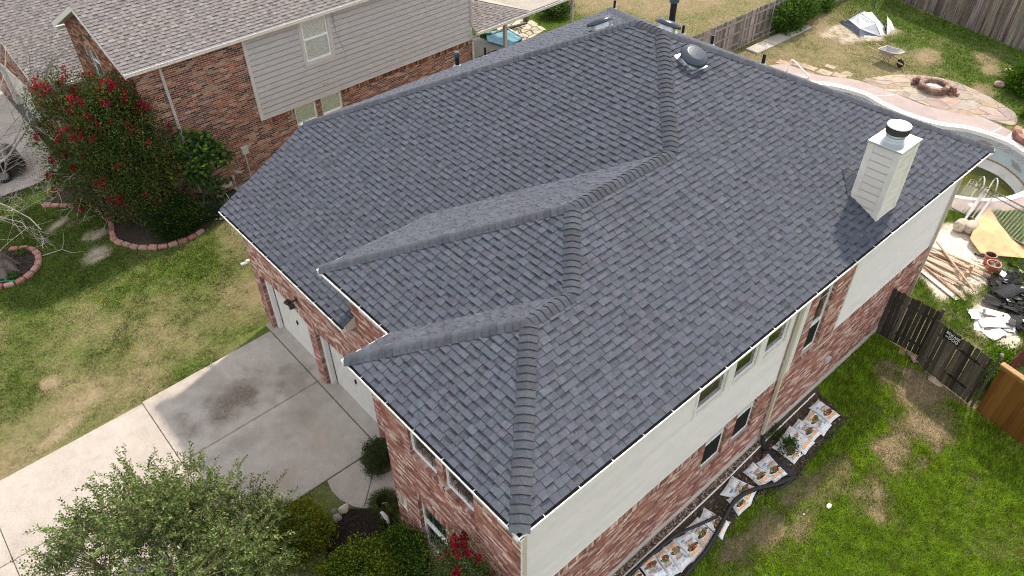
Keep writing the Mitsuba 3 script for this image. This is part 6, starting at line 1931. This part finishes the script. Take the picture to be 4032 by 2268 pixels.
for i, (x, y, s, sc3, tx) in enumerate(((-.36, 5.83, .13, (1.2, .8, .8), 'pale rock at the edge of the path and the mulch bed'), (-.56, 5.90, .12, (1, 1, .7), 'dark flat rock beside the pale one at the mulch bed'), (-.63, 5.74, .12, (1, .9, .8), 'grey rock nearest the yellow-green bush'), (.22, 5.0, .1, (1, .8, .8), 'small pale rock by the front wall'))):
    m = MB(((.48, .43, .37), (.18, .16, .145), (.32, .30, .27), (.5, .47, .43))[i], BLOT + .3); g = trimesh.creation.icosphere(2, s); v = np.array(g.vertices) * sc3; v *= 1 + .4 * (meshkit.noise(v * 11 + i) - .5)[:, None]; m.add(v + [x, y, -.08], g.faces); k = put('rock', m); lab(k, tx, 'rock')
k = num('splash_block'); m = MB((.66, .65, .62), 0)
g = np.linspace(0, math.pi, 10); m.tube([(.22 + .0 * a, 5.0 + .16 * math.cos(a), -.08 + .12 * math.sin(a)) for a in g], .05, 8); put(k, m, numbered=False); lab(k, 'white curved garden ornament at the foot of the front wall', 'garden ornament')

# car on the neighbour's drive (only its front corner reaches into the picture)
k = num('parked_car')
cx_, cy_ = -3.75, 27.75
prof = [(2.25, .35), (2.32, .55), (2.25, .72), (1.95, .80), (1.0, .93), (.35, 1.38), (-.9, 1.45), (-1.6, 1.35), (-2.1, 1.0), (-2.3, .95), (-2.35, .5), (-2.25, .3)]
secs = []
for x, zt_ in [(2.33, .60), (2.2, .76), (1.9, .84), (1.4, .90), (.98, .96), (.4, 1.36), (-.2, 1.46), (-.9, 1.45), (-1.5, 1.34), (-2.0, 1.02), (-2.25, .95), (-2.34, .7)]:
    end = max(0, (abs(x) - 1.5) / .85)
    hw = .90 - .22 * end ** 2
    cab_ = zt_ > 1.0
    hwt = hw * (.74 if cab_ else .90)
    belt = .93 if cab_ else zt_ - .04
    secs.append([(x, -hw * .94, .28), (x, -hw, .55), (x, -hw * .985, min(belt, zt_ - .03)), (x, -hwt, zt_ - .02), (x, -hwt * .5, zt_ + .015), (x, 0, zt_ + .02), (x, hwt * .5, zt_ + .015), (x, hwt, zt_ - .02), (x, hw * .985, min(belt, zt_ - .03)), (x, hw, .55), (x, hw * .94, .28)])
S = np.array(secs); ns, nc = S.shape[:2]
i, j = np.meshgrid(np.arange(ns - 1), np.arange(nc - 1), indexing='ij')
q = np.stack([i * nc + j, (i + 1) * nc + j, (i + 1) * nc + j + 1, i * nc + j + 1], -1).reshape(-1, 4)
V = S.reshape(-1, 3) + [cx_, cy_, -.11]
glass = [(a, b) for a in (4, 5) for b in range(3, 7)] + [(a, b) for a in (5, 6, 7) for b in (2, 7)] + [(8, b) for b in range(3, 7)]
gi = np.array([(a * (nc - 1) + b) in [x * (nc - 1) + y for x, y in glass if not (x == 5 and 3 <= y < 7)] for a in range(ns - 1) for b in range(nc - 1)])
m = MB(); m.add(V, q[~gi]); m.add(V.reshape(ns, nc, 3)[0], [(0, t_, t_ + 1) for t_ in range(1, nc - 1)]); m.add(V.reshape(ns, nc, 3)[-1], [(0, t_ + 1, t_) for t_ in range(1, nc - 1)])
v, f, u = m.get(); scene[k + '__body'] = mikit.ply((v, f), 'car_paint', 40)
m = MB(); m.add(V, q[gi]); put(k + '__windscreen', m, 'dark_glass', numbered=False)
for x in (1.42, -1.42):
    for s in (-1, 1):
        m = MB((.012, .012, .012), 0); g = np.linspace(0, 2 * math.pi, 26); m.tube([(cx_ + x + .24 * math.cos(t_), cy_ + s * .82, .21 + .24 * math.sin(t_)) for t_ in g], .085, 8, cap=False); m.tube([(cx_ + x, cy_ + s * .80, .21), (cx_ + x, cy_ + s * .88, .21)], .2, 16, (.25, .25, .26)); put(k + '__wheel', m, 'satin')
for s in (-1, 1):
    m = MB((.55, .58, .6), 0); m.bevel_box((cx_ + 2.12, cy_ + s * .58, .52), (.22, .30, .12), rotz(-s * .35), .02); put(k + '__headlight', m, 'satin')
m = MB((.02, .02, .02), 0); m.bevel_box((cx_ + 2.24, cy_, .40), (.10, .8, .16), None, .02); put(k + '__grille', m, 'satin')
lab(k, 'black car on the neighbour\'s driveway, cut by the left edge', 'car')

# ------------------------------------------------------------------ plants
def unit(v):
    return v / (np.linalg.norm(v, axis=-1, keepdims=True) + 1e-12)


def leaf_mesh(P, D, L, W, cols, rng, fold=.25, up=None):
    """Pointed folded leaves: base P, direction D, length L, width W, one colour each."""
    n = len(P)
    D = unit(np.asarray(D, float))
    up = np.tile([0, 0, 1.0], (n, 1)) if up is None else up
    up = up + rng.normal(0, .45, (n, 3))
    S = unit(np.cross(D, up)); N = np.cross(S, D)
    L = np.broadcast_to(L, (n,))[:, None] * rng.uniform(.7, 1.2, (n, 1)); W = np.broadcast_to(W, (n,))[:, None] * rng.uniform(.8, 1.2, (n, 1))
    v = np.stack([P, P + D * L * .45 + S * W * .5 + N * W * fold, P + D * L, P + D * L * .45 - S * W * .5 + N * W * fold], 1).reshape(-1, 3)
    i = np.arange(n)[:, None] * 4
    f = np.vstack([i + [0, 1, 2], i + [0, 2, 3]])
    u = np.zeros((n * 4, 2)); u[:, 0] = np.repeat(enc(cols), 4)
    return v, f, u


def palette(n, pal, rng, a=.25, h=.08):
    w = np.array([p[1] for p in pal]); i = rng.choice(len(pal), n, p=w / w.sum())
    c = np.array([p[0] for p in pal])[i]
    return np.clip(c * rng.uniform(1 - a, 1 + a, (n, 1)) * rng.uniform(1 - h, 1 + h, (n, 3)), 0, 1)


def ellipsoid(rng, n, c, r, inner=.35):
    d = unit(rng.normal(0, 1, (n, 3)))
    s = (inner ** 3 + (1 - inner ** 3) * rng.random((n, 1))) ** (1 / 3)
    return np.asarray(c) + d * s * r, d


def shrub(key, c, r, rng, pal, clumps=60, per=60, L=.05, W=.03, spread=.16, label=None, cat='bush', tip=None, stems=True, group=None, inner=.45, up_bias=.5, zmin=None, lobes=0.35):
    """A crown of leaf clumps with an uneven outline, on a few stems."""
    c, r = np.asarray(c, float), np.asarray(r, float)
    C, d = ellipsoid(rng, clumps, c, r, inner)
    f_ = 1 + lobes * 2 * (meshkit.fbm(d * 1.7 + c, 2, 5) - .5)[:, None]
    C = c + (C - c) * f_
    if zmin is not None: C[:, 2] = np.maximum(C[:, 2], zmin)
    m = MB()
    P = np.repeat(C, per, 0) + rng.normal(0, 1, (clumps * per, 3)) * spread * np.array([1, 1, .75])
    D = unit(P - c + rng.normal(0, .3, P.shape)) + rng.normal(0, .55, P.shape) + [0, 0, up_bias]
    cols = palette(len(P), pal, rng)
    tone = np.repeat(rng.uniform(.78, 1.22, clumps), per)[:, None]
    cols = np.clip(cols * tone, 0, 1)
    if tip is not None:
        outer = (((P - c) / r) ** 2).sum(1) > tip[1]
        pick = outer & (rng.random(len(P)) < tip[2]) & (P[:, 2] > c[2] - .2 * r[2])
        cols[pick] = palette(pick.sum(), tip[0], rng)
    m.raw(*leaf_mesh(P, D, L, W, cols, rng))
    put(key + '__crown', m, 'leafy')
    if stems:
        s = MB((.16, .12, .085), BLOT + .3)
        base = np.array([c[0], c[1], float(gh(c[0], c[1])) - .02])
        for q in C[rng.choice(clumps, min(14, clumps), replace=False)]:
            b = base + np.append(rng.normal(0, .08, 2), 0); mid = (b + q) / 2 + rng.normal(0, .06, 3)
            s.tube([b, mid, q], [.016, .012, .005], 5)
        put(key + '__stem', s)
    if label: lab(key, label, cat, group)
    return C


OAKLEAF = [((.100, .150, .045), 4), ((.058, .096, .028), 3.2), ((.165, .22, .075), 2.8), ((.26, .31, .13), 1.4), ((.2, .17, .08), .2)]
rng = np.random.default_rng(101)


def sprig_tree(key, c, r, n, rng, pal, L=.040, W=.019, lo=.22, hi=.75, label=None, cat='tree', trunk_r=.08, droop=.15, weight=None):
    """A crown of long leafy twigs that grow outwards and up from limbs, so that its outline is ragged and gaps show through."""
    c, r = np.asarray(c, float), np.asarray(r, float)
    z0 = float(gh(c[0], c[1]))
    limbs = MB((.20, .165, .13), BLOT + .3)
    base = np.array([c[0], c[1], z0 - .05]); fork = np.array([c[0] + .05, c[1], z0 + .55])
    limbs.tube([base, fork], [trunk_r * 1.25, trunk_r], 9)
    nodes = []
    for k in range(26):
        t, d = ellipsoid(rng, 1, c, r * .78, .5); t = t[0]
        mid = fork * .45 + t * .55 + np.array([0, 0, .15]) + rng.normal(0, .12, 3)
        pts = np.array([fork, (fork + mid) / 2 + rng.normal(0, .06, 3), mid, (mid + t) / 2 + rng.normal(0, .06, 3), t])
        limbs.tube(pts, [trunk_r * .55, trunk_r * .4, trunk_r * .28, trunk_r * .18, .008], 6)
        tt = rng.uniform(1.6, 4, 60); nodes.append(np.stack([np.interp(tt, np.arange(5), pts[:, q]) for q in range(3)], 1))
    nodes = np.vstack(nodes)
    S, d = ellipsoid(rng, n, c, r, .25)
    lump = meshkit.fbm(S * 1.25 + 3.3, 2, 8)
    S = S[lump > .51]; n = len(S)
    nearest = np.array([nodes[np.argmin(((nodes - s) ** 2).sum(1))] for s in S])
    out = unit(S - c)
    D0 = unit(out * rng.uniform(0, .75, (n, 1)) + np.array([0, 0, 1]) * rng.uniform(.2, 1.1, (n, 1)) + rng.normal(0, .5, (n, 3)))
    Ln = rng.uniform(lo, hi, n) * np.where(rng.random(n) < .12, 1.5, 1)
    tw = MB((.17, .16, .08), 0)
    LP, LD, LC = [], [], []
    for i in range(n):
        a = S[i]; b = a + D0[i] * Ln[i] * .55; e_ = a + D0[i] * Ln[i] + np.array([0, 0, -droop * Ln[i]]) + rng.normal(0, .04, 3)
        if rng.random() < .5: tw.tube([nearest[i], a, b, e_], [.007, .005, .004, .0025], 3, cap=False)
        else: tw.tube([a, b, e_], [.005, .004, .0025], 3, cap=False)
        k = int(Ln[i] / .026)
        t = np.linspace(.03, 1, k)
        p = (1 - t[:, None]) ** 2 * a + 2 * (t * (1 - t))[:, None] * b + t[:, None] ** 2 * e_
        ax = unit((e_ - a)[None])[0]
        ph = np.arange(k) * 2.4 + rng.random() * 6; o1 = unit(np.cross(ax, [0.3, .2, 1])); o2 = np.cross(ax, o1)
        side = np.cos(ph)[:, None] * o1 + np.sin(ph)[:, None] * o2
        LP.append(p + side * .004); LD.append(side + ax * .7 + rng.normal(0, .2, (k, 3)))
        col = palette(k, pal, rng) * rng.uniform(.75, 1.3)
        LC.append(np.clip(col * (1 + .35 * t[:, None] * (rng.random() < .5)), 0, 1))
    m = MB(); P = np.vstack(LP)
    m.raw(*leaf_mesh(P, np.vstack(LD), L, W, np.vstack(LC), rng))
    put(key + '__crown', m, 'leafy'); put(key + '__trunk', limbs); put(key + '__twigs', tw)
    if label: lab(key, label, cat)


sprig_tree(num('evergreen_tree'), (-4.05, 5.75, 1.75), (2.2, 2.45, 1.4), 8200, rng, OAKLEAF, L=.074, W=.036, label='loose small-leaved evergreen tree beside the driveway in the lower left foreground')

DKG = [((.055, .095, .024), 4), ((.08, .125, .032), 3), ((.12, .165, .045), 1.5), ((.14, .15, .055), .7)]
RED_ = [((.34, .018, .045), 3), ((.22, .010, .025), 2.5), ((.45, .05, .09), 1)]
BARK = (.30, .25, .20)


def myrtle(key, c, r, base, rng, clumps, per, nfl, label, stems=9, bare=0, zcut=.05, L=.088, fl_r=.075, lime=None, gap=None):
    c, r = np.asarray(c, float), np.asarray(r, float)
    C, d = ellipsoid(rng, clumps, c, r, .4)
    f_ = 1 + .5 * (meshkit.fbm(d * 2.0 + c, 2, 7) - .5)[:, None] * 2 * .5
    C = c + (C - c) * f_; C[:, 2] = np.maximum(C[:, 2], zcut)
    m = MB()
    P = np.repeat(C, per, 0) + rng.normal(0, 1, (clumps * per, 3)) * .17
    D = rng.normal(0, .7, P.shape) + unit(P - c) * .6 + [0, 0, .35]
    cols = palette(len(P), DKG, rng) * np.repeat(rng.uniform(.7, 1.35, clumps), per)[:, None]
    young = rng.random(clumps) < .16
    sel = np.repeat(young, per); cols[sel] = palette(sel.sum(), [((.15, .165, .045), 2), ((.13, .10, .05), 1)], rng)
    m.raw(*leaf_mesh(P, D, L, L * .5, np.clip(cols, 0, 1), rng))
    put(key + '__crown', m, 'leafy')
    # flower trusses stand at the outer tips
    out = ((C - c) / r); q = (out ** 2).sum(1) + .45 * out[:, 2] - .25 * out[:, 1] + rng.normal(0, .4, clumps)
    tips = C[np.argsort(-q)[:nfl]] + unit(C[np.argsort(-q)[:nfl]] - c) * .12 + [0, 0, .08]
    fm = MB()
    for t in tips:
        k = rng.integers(1, 5)
        for _ in range(k):
            cc = t + rng.normal(0, .075, 3); n = 38
            dd = unit(rng.normal(0, 1, (n, 3))); pp = cc + dd * fl_r * rng.uniform(.4, 1.0, (n, 1)) * [1, 1, 1.25]
            fm.raw(*leaf_mesh(pp, dd + rng.normal(0, .6, (n, 3)), .05, .045, palette(n, RED_, rng, .3, .1) * rng.uniform(.7, 1.25), rng))
    put(key + '__flowers', fm, 'petal')
    s = MB(BARK, BLOT + .3)
    for i in range(stems):
        b = np.append(np.asarray(base[:2]) + rng.normal(0, .16, 2), base[2]); q = C[rng.integers(clumps)]
        mid = b * .5 + q * .5 + [0, 0, .25]
        s.tube([b, b * .75 + mid * .25 + [0, 0, .1], mid, q], [.035, .03, .022, .006], 6)
    for i in range(bare):
        q0 = C[rng.integers(clumps)] - [0, 0, .2]; dv = unit(unit(q0 - c) + [0, 0, .8] + rng.normal(0, .25, 3)); Lb = rng.uniform(.5, 1.1)
        s.tube([q0, q0 + dv * Lb * .5, q0 + dv * Lb + rng.normal(0, .06, 3)], [.011, .008, .003], 4, (.42, .39, .36))
        for _ in range(4):
            t = rng.uniform(.3, .9); a = q0 + dv * Lb * t; s.tube([a, a + unit(dv + rng.normal(0, .5, 3)) * rng.uniform(.15, .35)], [.005, .002], 3, (.42, .39, .36))
    put(key + '__stem', s)
    if lime is not None:
        lm = MB()
        for (p, rad, n, LL) in lime:
            pp = np.asarray(p) + rng.normal(0, 1, (n, 3)) * rad
            lm.raw(*leaf_mesh(pp, rng.normal(0, .6, pp.shape) + [0, -.2, .5], LL, LL * .7, palette(n, [((.17, .30, .035), 3), ((.26, .40, .05), 1.5), ((.09, .19, .03), 1)], rng), rng))
        k = put(key + '__climbing_shoots', lm, 'leafy'); labels[k] = {'label': 'bright lime-green climbing shoots', 'kind': 'stuff'}
    lab(key, label, 'tree')


myrtle(num('flowering_tree'), (1.0, 20.4, 2.75), (1.35, .9, 2.6), (.9, 20.4, -.1), rng, 560, 95, 66, 'dense dark green bush tree full of crimson flower heads by the neighbour\'s wall', bare=5, lime=[((1.15, 20.45, 4.55), .22, 160, .10), ((1.9, 20.0, 1.75), .2, 130, .11), ((2.2, 19.95, 2.6), .16, 90, .09)])
myrtle(num('flowering_tree'), (-.3, 21.5, 2.8), (1.2, 1.0, 2.7), (-.1, 21.8, -.1), rng, 220, 80, 62, 'sparser crimson-flowered bush tree with bare grey twigs, left of the dense one', bare=70, lime=[((-1.1, 21.6, 1.9), np.array([.35, .2, .12]), 80, .15)])
myrtle(num('flowering_tree'), (-.05, 1.25, 1.75), (.42, 1.15, 1.75), (-.05, 1.3, -.1), rng, 230, 80, 34, 'crimson-flowered bush tree against the front wall at the lower edge', bare=0, L=.05, fl_r=.05)
HOLLY = [((.022, .045, .014), 5), ((.035, .065, .018), 3), ((.05, .085, .025), 1)]
LIMEP = [((.14, .25, .03), 2), ((.22, .33, .045), 1)]
shrub(num('dark_hedge'), (1.35, 19.35, .45), (.95, .58, .85), rng, HOLLY, 190, 110, .05, .035, .13, 'very dark glossy rounded shrub below the big flowering tree', tip=(LIMEP, .75, .10), zmin=.0)
FIG = [((.05, .105, .034), 4), ((.08, .145, .042), 2.5)]
shrub(num('broadleaf_tree'), (2.95, 19.68, 1.85), (.66, .36, 1.35), rng, FIG, 44, 22, .20, .17, .17, 'young broad-leaved tree in front of the neighbour\'s downspout', cat='tree', tip=(LIMEP, .5, .16), up_bias=.2)
shrub(num('low_shrub'), (2.75, 19.15, .1), (.35, .28, .35), rng, [((.04, .075, .035), 3), ((.06, .10, .05), 1)], 22, 40, .07, .05, .1, 'small bluish-green shrub below the young broad-leaved tree')
YG = [((.20, .235, .022), 3), ((.30, .31, .028), 2), ((.10, .15, .02), 2), ((.38, .33, .04), .6), ((.055, .095, .018), 1.2)]
shrub(num('golden_bush'), (-1.65, 5.7, .42), (.72, .68, .62), rng, YG, 150, 100, .05, .035, .10, 'yellow-green bush nearest the driveway in the mulch bed', zmin=-.05)
GG = [((.12, .18, .022), 3), ((.19, .25, .03), 2), ((.055, .10, .018), 3)]
shrub(num('green_bush'), (-1.15, 3.95, .40), (.85, .70, .66), rng, GG, 170, 100, .05, .035, .11, 'bright green bush at the lower edge of the mulch bed', zmin=-.05, tip=([((.26, .31, .04), 1)], .8, .35))
shrub(num('dark_green_bush'), (-.05, 3.75, .35), (.45, .55, .65), rng, [((.045, .085, .018), 3), ((.07, .12, .022), 2)], 110, 90, .05, .035, .10, 'dark green bush with lime tips against the front wall', tip=(LIMEP, .6, .35), zmin=-.05)
shrub(num('path_shrub'), (1.02, 6.42, .14), (.40, .46, .36), rng, [((.05, .075, .03), 3), ((.075, .10, .045), 2), ((.10, .12, .06), 1)], 80, 90, .035, .026, .07, 'clipped grey-green shrub between the path and the garage', zmin=-.08)
BACKG = [((.055, .12, .022), 3), ((.09, .17, .03), 2), ((.13, .21, .04), 1)]
shrub(num('fence_shrub'), (32.5, 14.75, .75), (1.75, .45, .85), rng, BACKG, 130, 60, .13, .08, .2, 'bright green sprawling shrub against the grey fence', zmin=.1)
shrub(num('fence_shrub'), (35.6, 15.0, .5), (.9, .2, .4), rng, BACKG, 40, 40, .13, .08, .15, 'small green shrub farther along the grey fence')
shrub(num('garden_shrub'), (34.2, 3.3, .55), (1.3, 1.2, .8), rng, [((.06, .14, .015), 3), ((.10, .20, .02), 2)], 150, 60, .12, .08, .2, 'vivid green shrub at the right edge beyond the flagstones', zmin=.0)
shrub(num('garden_shrub'), (31.3, 2.55, .2), (.35, .4, .25), rng, [((.16, .24, .03), 3), ((.10, .18, .02), 2)], 24, 40, .10, .07, .1, 'small yellow-green shrub by the low block wall', zmin=.0)
shrub(num('weed_bush'), (15.35, -2.55, .3), (.75, .38, .40), rng, [((.12, .24, .02), 3), ((.18, .30, .03), 2), ((.07, .15, .015), 1)], 70, 60, .08, .05, .12, 'lime-green weedy bush behind the side gate', zmin=.0)
shrub(num('leafy_plant'), (24.65, 24.4, .35), (.75, .7, .35), rng, [((.06, .12, .03), 3), ((.10, .17, .045), 2), ((.2, .24, .14), .4)], 46, 40, .14, .10, .2, 'big-leaved green plant in the neighbour\'s back lawn', zmin=.05)
shrub(num('bed_plant'), (8.72, -.28, .30), (.22, .20, .22), rng, [((.04, .09, .015), 3), ((.07, .13, .02), 2)], 26, 18, .07, .035, .07, 'small leafy vegetable plant growing among the bags', cat='plant')
shrub(num('bed_weeds'), (9.05, .22, .10), (.32, .14, .10), rng, [((.05, .08, .02), 3), ((.08, .11, .03), 2)], 22, 16, .06, .03, .06, 'low weeds beside the downspout in the soil bed', cat='plant', stems=False)


def tuft(key, c, r, n, L, rng, pal, label, cat='grass plant'):
    m = MB(); a = rng.uniform(0, 6.3, n); b = np.asarray(c) + np.column_stack([r * .35 * np.cos(a), r * .35 * np.sin(a), np.zeros(n)])
    d = np.column_stack([np.cos(a), np.sin(a), rng.uniform(.5, 2.2, n)]) + rng.normal(0, .25, (n, 3))
    d = unit(d); t1 = b + d * L * .6; t2 = t1 + unit(d * [1, 1, -.1]) * L * .55
    s = unit(np.cross(d, [0, 0, 1.0])) * .007
    v = np.stack([b - s, b + s, t1 + s, t1 - s, t2], 1).reshape(-1, 3); i = np.arange(n)[:, None] * 5
    u = np.zeros((n * 5, 2)); u[:, 0] = np.repeat(enc(palette(n, pal, rng)), 5)
    m.raw(v, np.vstack([i + [0, 1, 2], i + [0, 2, 3], i + [3, 2, 4]]), u); put(key, m, 'leafy', numbered=False); lab(key, label, cat)


tuft(num('grass_clump'), (.42, 5.28, -.12), .3, 420, .38, rng, [((.045, .065, .02), 3), ((.07, .085, .03), 2), ((.12, .11, .05), .6)], 'clump of dark strap leaves between the path and the mulch bed')
tuft(num('grass_clump'), (.15, 4.75, -.12), .2, 160, .25, rng, [((.035, .05, .018), 3), ((.05, .065, .025), 2)], 'low dark tuft at the foot of the front wall')
tuft(num('grass_clump'), (-3.15, 21.75, -.1), .2, 120, .2, rng, [((.09, .15, .03), 3)], 'green weeds inside the block ring, far side of the trunk')
tuft(num('grass_clump'), (-3.75, 20.6, -.1), .2, 120, .2, rng, [((.07, .14, .03), 3)], 'green weeds inside the block ring, near side of the trunk')

# bare tree
k = num('bare_tree')
rng = np.random.default_rng(202)
GRB = (.22, .205, .195)
tk = MB((.165, .145, .125), BLOT + .45)
tz = np.linspace(0, 3.2, 14)
tk.tube(np.column_stack([-3.92 - .02 * tz + .02 * np.sin(tz * 3), 21.1 + .03 * tz, tz - .2]), .30 + .16 * np.exp(-tz / .28) - .03 * tz, 18)
for a in range(7):
    g = a * .9 + rng.normal(0, .1); d = np.array([math.cos(g), math.sin(g)])
    tk.tube([(-3.92 + .2 * d[0], 21.1 + .2 * d[1], .35), (-3.92 + .38 * d[0], 21.1 + .38 * d[1], .02), (-3.92 + .55 * d[0], 21.1 + .55 * d[1], -.16)], [.12, .10, .05], 8)
put(k + '__trunk', tk)
bt = MB(GRB, BLOT + .2)


def limb(p, d, L, r, depth, rng):
    n = 5 if depth > 1 else 4
    pts = [np.asarray(p, float)]; dd = unit(np.asarray(d, float))
    for i in range(n):
        dd = unit(dd + rng.normal(0, .13, 3) + np.array([0, 0, .03]))
        pts.append(pts[-1] + dd * L / n)
    rr = np.linspace(r, max(.0035, r * .35), n + 1)
    bt.tube(pts, rr, 6 if r > .02 else 4, cap=False, col=np.array(GRB) * rng.uniform(.8, 1.35))
    if depth == 0: return
    for c in range(4 if depth > 1 else 6):
        t = rng.uniform(.3, 1.0); i = min(n - 1, int(t * n)); q = pts[i] + (pts[i + 1] - pts[i]) * (t * n - i)
        ax = unit(pts[i + 1] - pts[i]); side = unit(np.cross(ax, rng.normal(0, 1, 3)))
        limb(q, ax * .8 + side * rng.uniform(.5, 1.0) + [0, 0, .12], L * rng.uniform(.38, .62), max(.004, rr[i] * .55), depth - 1, rng)


top_ = np.array([-4.0, 21.2, 3.0])
for tgt, r, L in (((.4, 21.3, 3.9), .085, 1.0), ((1.15, 24.0, 3.8), .075, 1.0), ((-1.9, 18.0, 3.6), .07, 1.0), ((-2.9, 16.6, 3.2), .055, .95), ((1.0, 25.9, 4.2), .06, 1.0), ((-1.6, 20.3, 5.2), .07, 1.0), ((-6.5, 22.5, 5), .08, 1), ((-5.5, 19, 5), .08, 1), ((-4, 23.5, 5.5), .09, 1)):
    v = np.array(tgt) - top_; D_ = np.linalg.norm(v)
    limb(top_ + v * .05, v + np.array([0, 0, .0]), D_ * .92 * L, r * .55, 3, rng)
put(k + '__branches', bt)
rp = MB((.02, .22, .13), 0); rp.tube([(-4.2, 20.45, .0), (-3.95, 20.28, .02), (-3.8, 20.2, .0), (-3.75, 20.12, -.08)], .02, 6); put(k + '__rope', rp)
lab(k, 'bare grey leafless tree at the left edge, its trunk in a block ring', 'tree')
k = num('fallen_branch'); fbm_ = MB((.45, .42, .39), 0); fbm_.tube([(-2.7, 21.1, -.1), (-2.1, 21.0, -.09), (-1.9, 21.4, -.08), (-1.75, 22.0, -.1)], [.018, .014, .01, .004], 5); fbm_.tube([(-2.1, 21, -.09), (-1.9, 20.6, -.1), (-1.5, 20.35, -.1)], [.012, .008, .003], 5); put(k, fbm_, numbered=False); lab(k, 'dry grey branch fallen on the lawn beside the block ring', 'branch')

# ------------------------------------------------------------------ turf
import shapely
from shapely.ops import unary_union
NOGRASS = unary_union([sbox(-13, 6.82, 1.45, 12.44), pathp, mb_, sb.buffer(-.04), Polygon(RC), fbp, Polygon([(-14, 26.1), (-1.6, 26.0), (-1.0, 26.2), (.55, 27.2), (.55, 37), (-14, 37)]), deckp.buffer(-.05), OL.buffer(-.06), sbox(.4, .41, 16.1, 12.97), POOLP.buffer(.3),
                       Polygon([tuple(nw(*q)[:2]) for q in ((-1, 6.5), (.3, 6.5), (.3, .35), (14.5, .35), (14.5, 0), (18.4, 0), (18.4, 6), (9, 16), (-1, 16))]), ol.buffer(-.04), sbox(28.4, 14.0, 33.3, 14.8), g if False else Polygon(pp).buffer(-.05)])
shapely.prepare(NOGRASS)


def turf(name, box_, n, L, W, seed, text, tint=(1, 1, 1), clump=1.0, base=.18):
    r = np.random.default_rng(seed)
    x = r.uniform(box_[0], box_[2], n); y = r.uniform(box_[1], box_[3], n)
    ok = ~shapely.contains_xy(NOGRASS, x, y); x, y = x[ok], y[ok]
    lush, pale = fields(x, y)
    cl = vnoise(x, y, 4.2, seed + 1, 4)
    ok = r.random(len(x)) < np.clip(base + .95 * lush + (cl - .5) * 1.2 * clump - pale * .9, .02, 1)
    x, y, lush, cl = x[ok], y[ok], lush[ok], cl[ok]
    k = len(x)
    h = L * r.uniform(.5, 1.3, k) * (.45 + .75 * lush) * (.6 + .8 * cl)
    a = r.uniform(0, 6.283, k); lean = r.uniform(.2, 1.1, k)
    b = np.column_stack([x, y, gh(x, y) - .012])
    tipd = np.column_stack([np.cos(a) * lean, np.sin(a) * lean, np.ones(k)]); tipd = unit(tipd)
    t = b + tipd * h[:, None]
    g2 = a + r.normal(1.57, .5, k); s = np.column_stack([np.cos(g2), np.sin(g2), np.zeros(k)]) * (W * r.uniform(.6, 1.3, k))[:, None]
    v = np.stack([b - s, b + s, t], 1).reshape(-1, 3)
    green = palette(k, [((.145, .27, .024), 3), ((.105, .21, .018), 2), ((.21, .335, .032), 2), ((.28, .36, .055), .8)], r) * np.asarray(tint) * (.45 + 1.1 * vnoise(x, y, 7.5, seed + 4, 2))[:, None]
    straw = palette(k, [((.36, .29, .175), 3), ((.27, .21, .125), 2), ((.48, .41, .28), 1.2), ((.16, .12, .07), 1)], r)
    dry = r.random(k) > np.clip(lush * 1.25 - .12 + (cl - .5) * .5, 0.03, .97)
    c = np.where(dry[:, None], straw, green)
    u = np.zeros((k * 3, 2)); u[:, 0] = np.repeat(enc(c), 3)
    m = MB(); m.raw(v, np.arange(k * 3).reshape(-1, 3), u)
    kk = put(name, m, 'leafy'); lab(kk, text, kind='stuff')


turf('grass', (1.5, -6.2, 14.35, .40), 300000, .12, .008, 1, 'bright green turf of the side lawn with straw patches', (1.42, 1.30, 1.0), base=.55)
turf('grass', (-9.5, 12.3, 2.8, 26.5), 330000, .065, .009, 2, 'mixed green and straw turf of the front lawn', (.56, .45, 1.1))
turf('grass', (-3, .0, .5, 6.9), 26000, .05, .006, 3, 'small piece of turf between path, driveway and mulch bed')
turf('grass', (24, -2, 40.3, 15.1), 150000, .11, .012, 4, 'turf of the back yard beyond the pool', (.62, .60, 1.1))
turf('grass', (16.1, -3.2, 25, 2.2), 70000, .16, .009, 5, 'long grass of the work yard behind the side fence')
turf('grass', (15.8, 15.2, 40, 33), 130000, .09, .013, 6, 'dry straw-coloured turf of the neighbour\'s back yard')
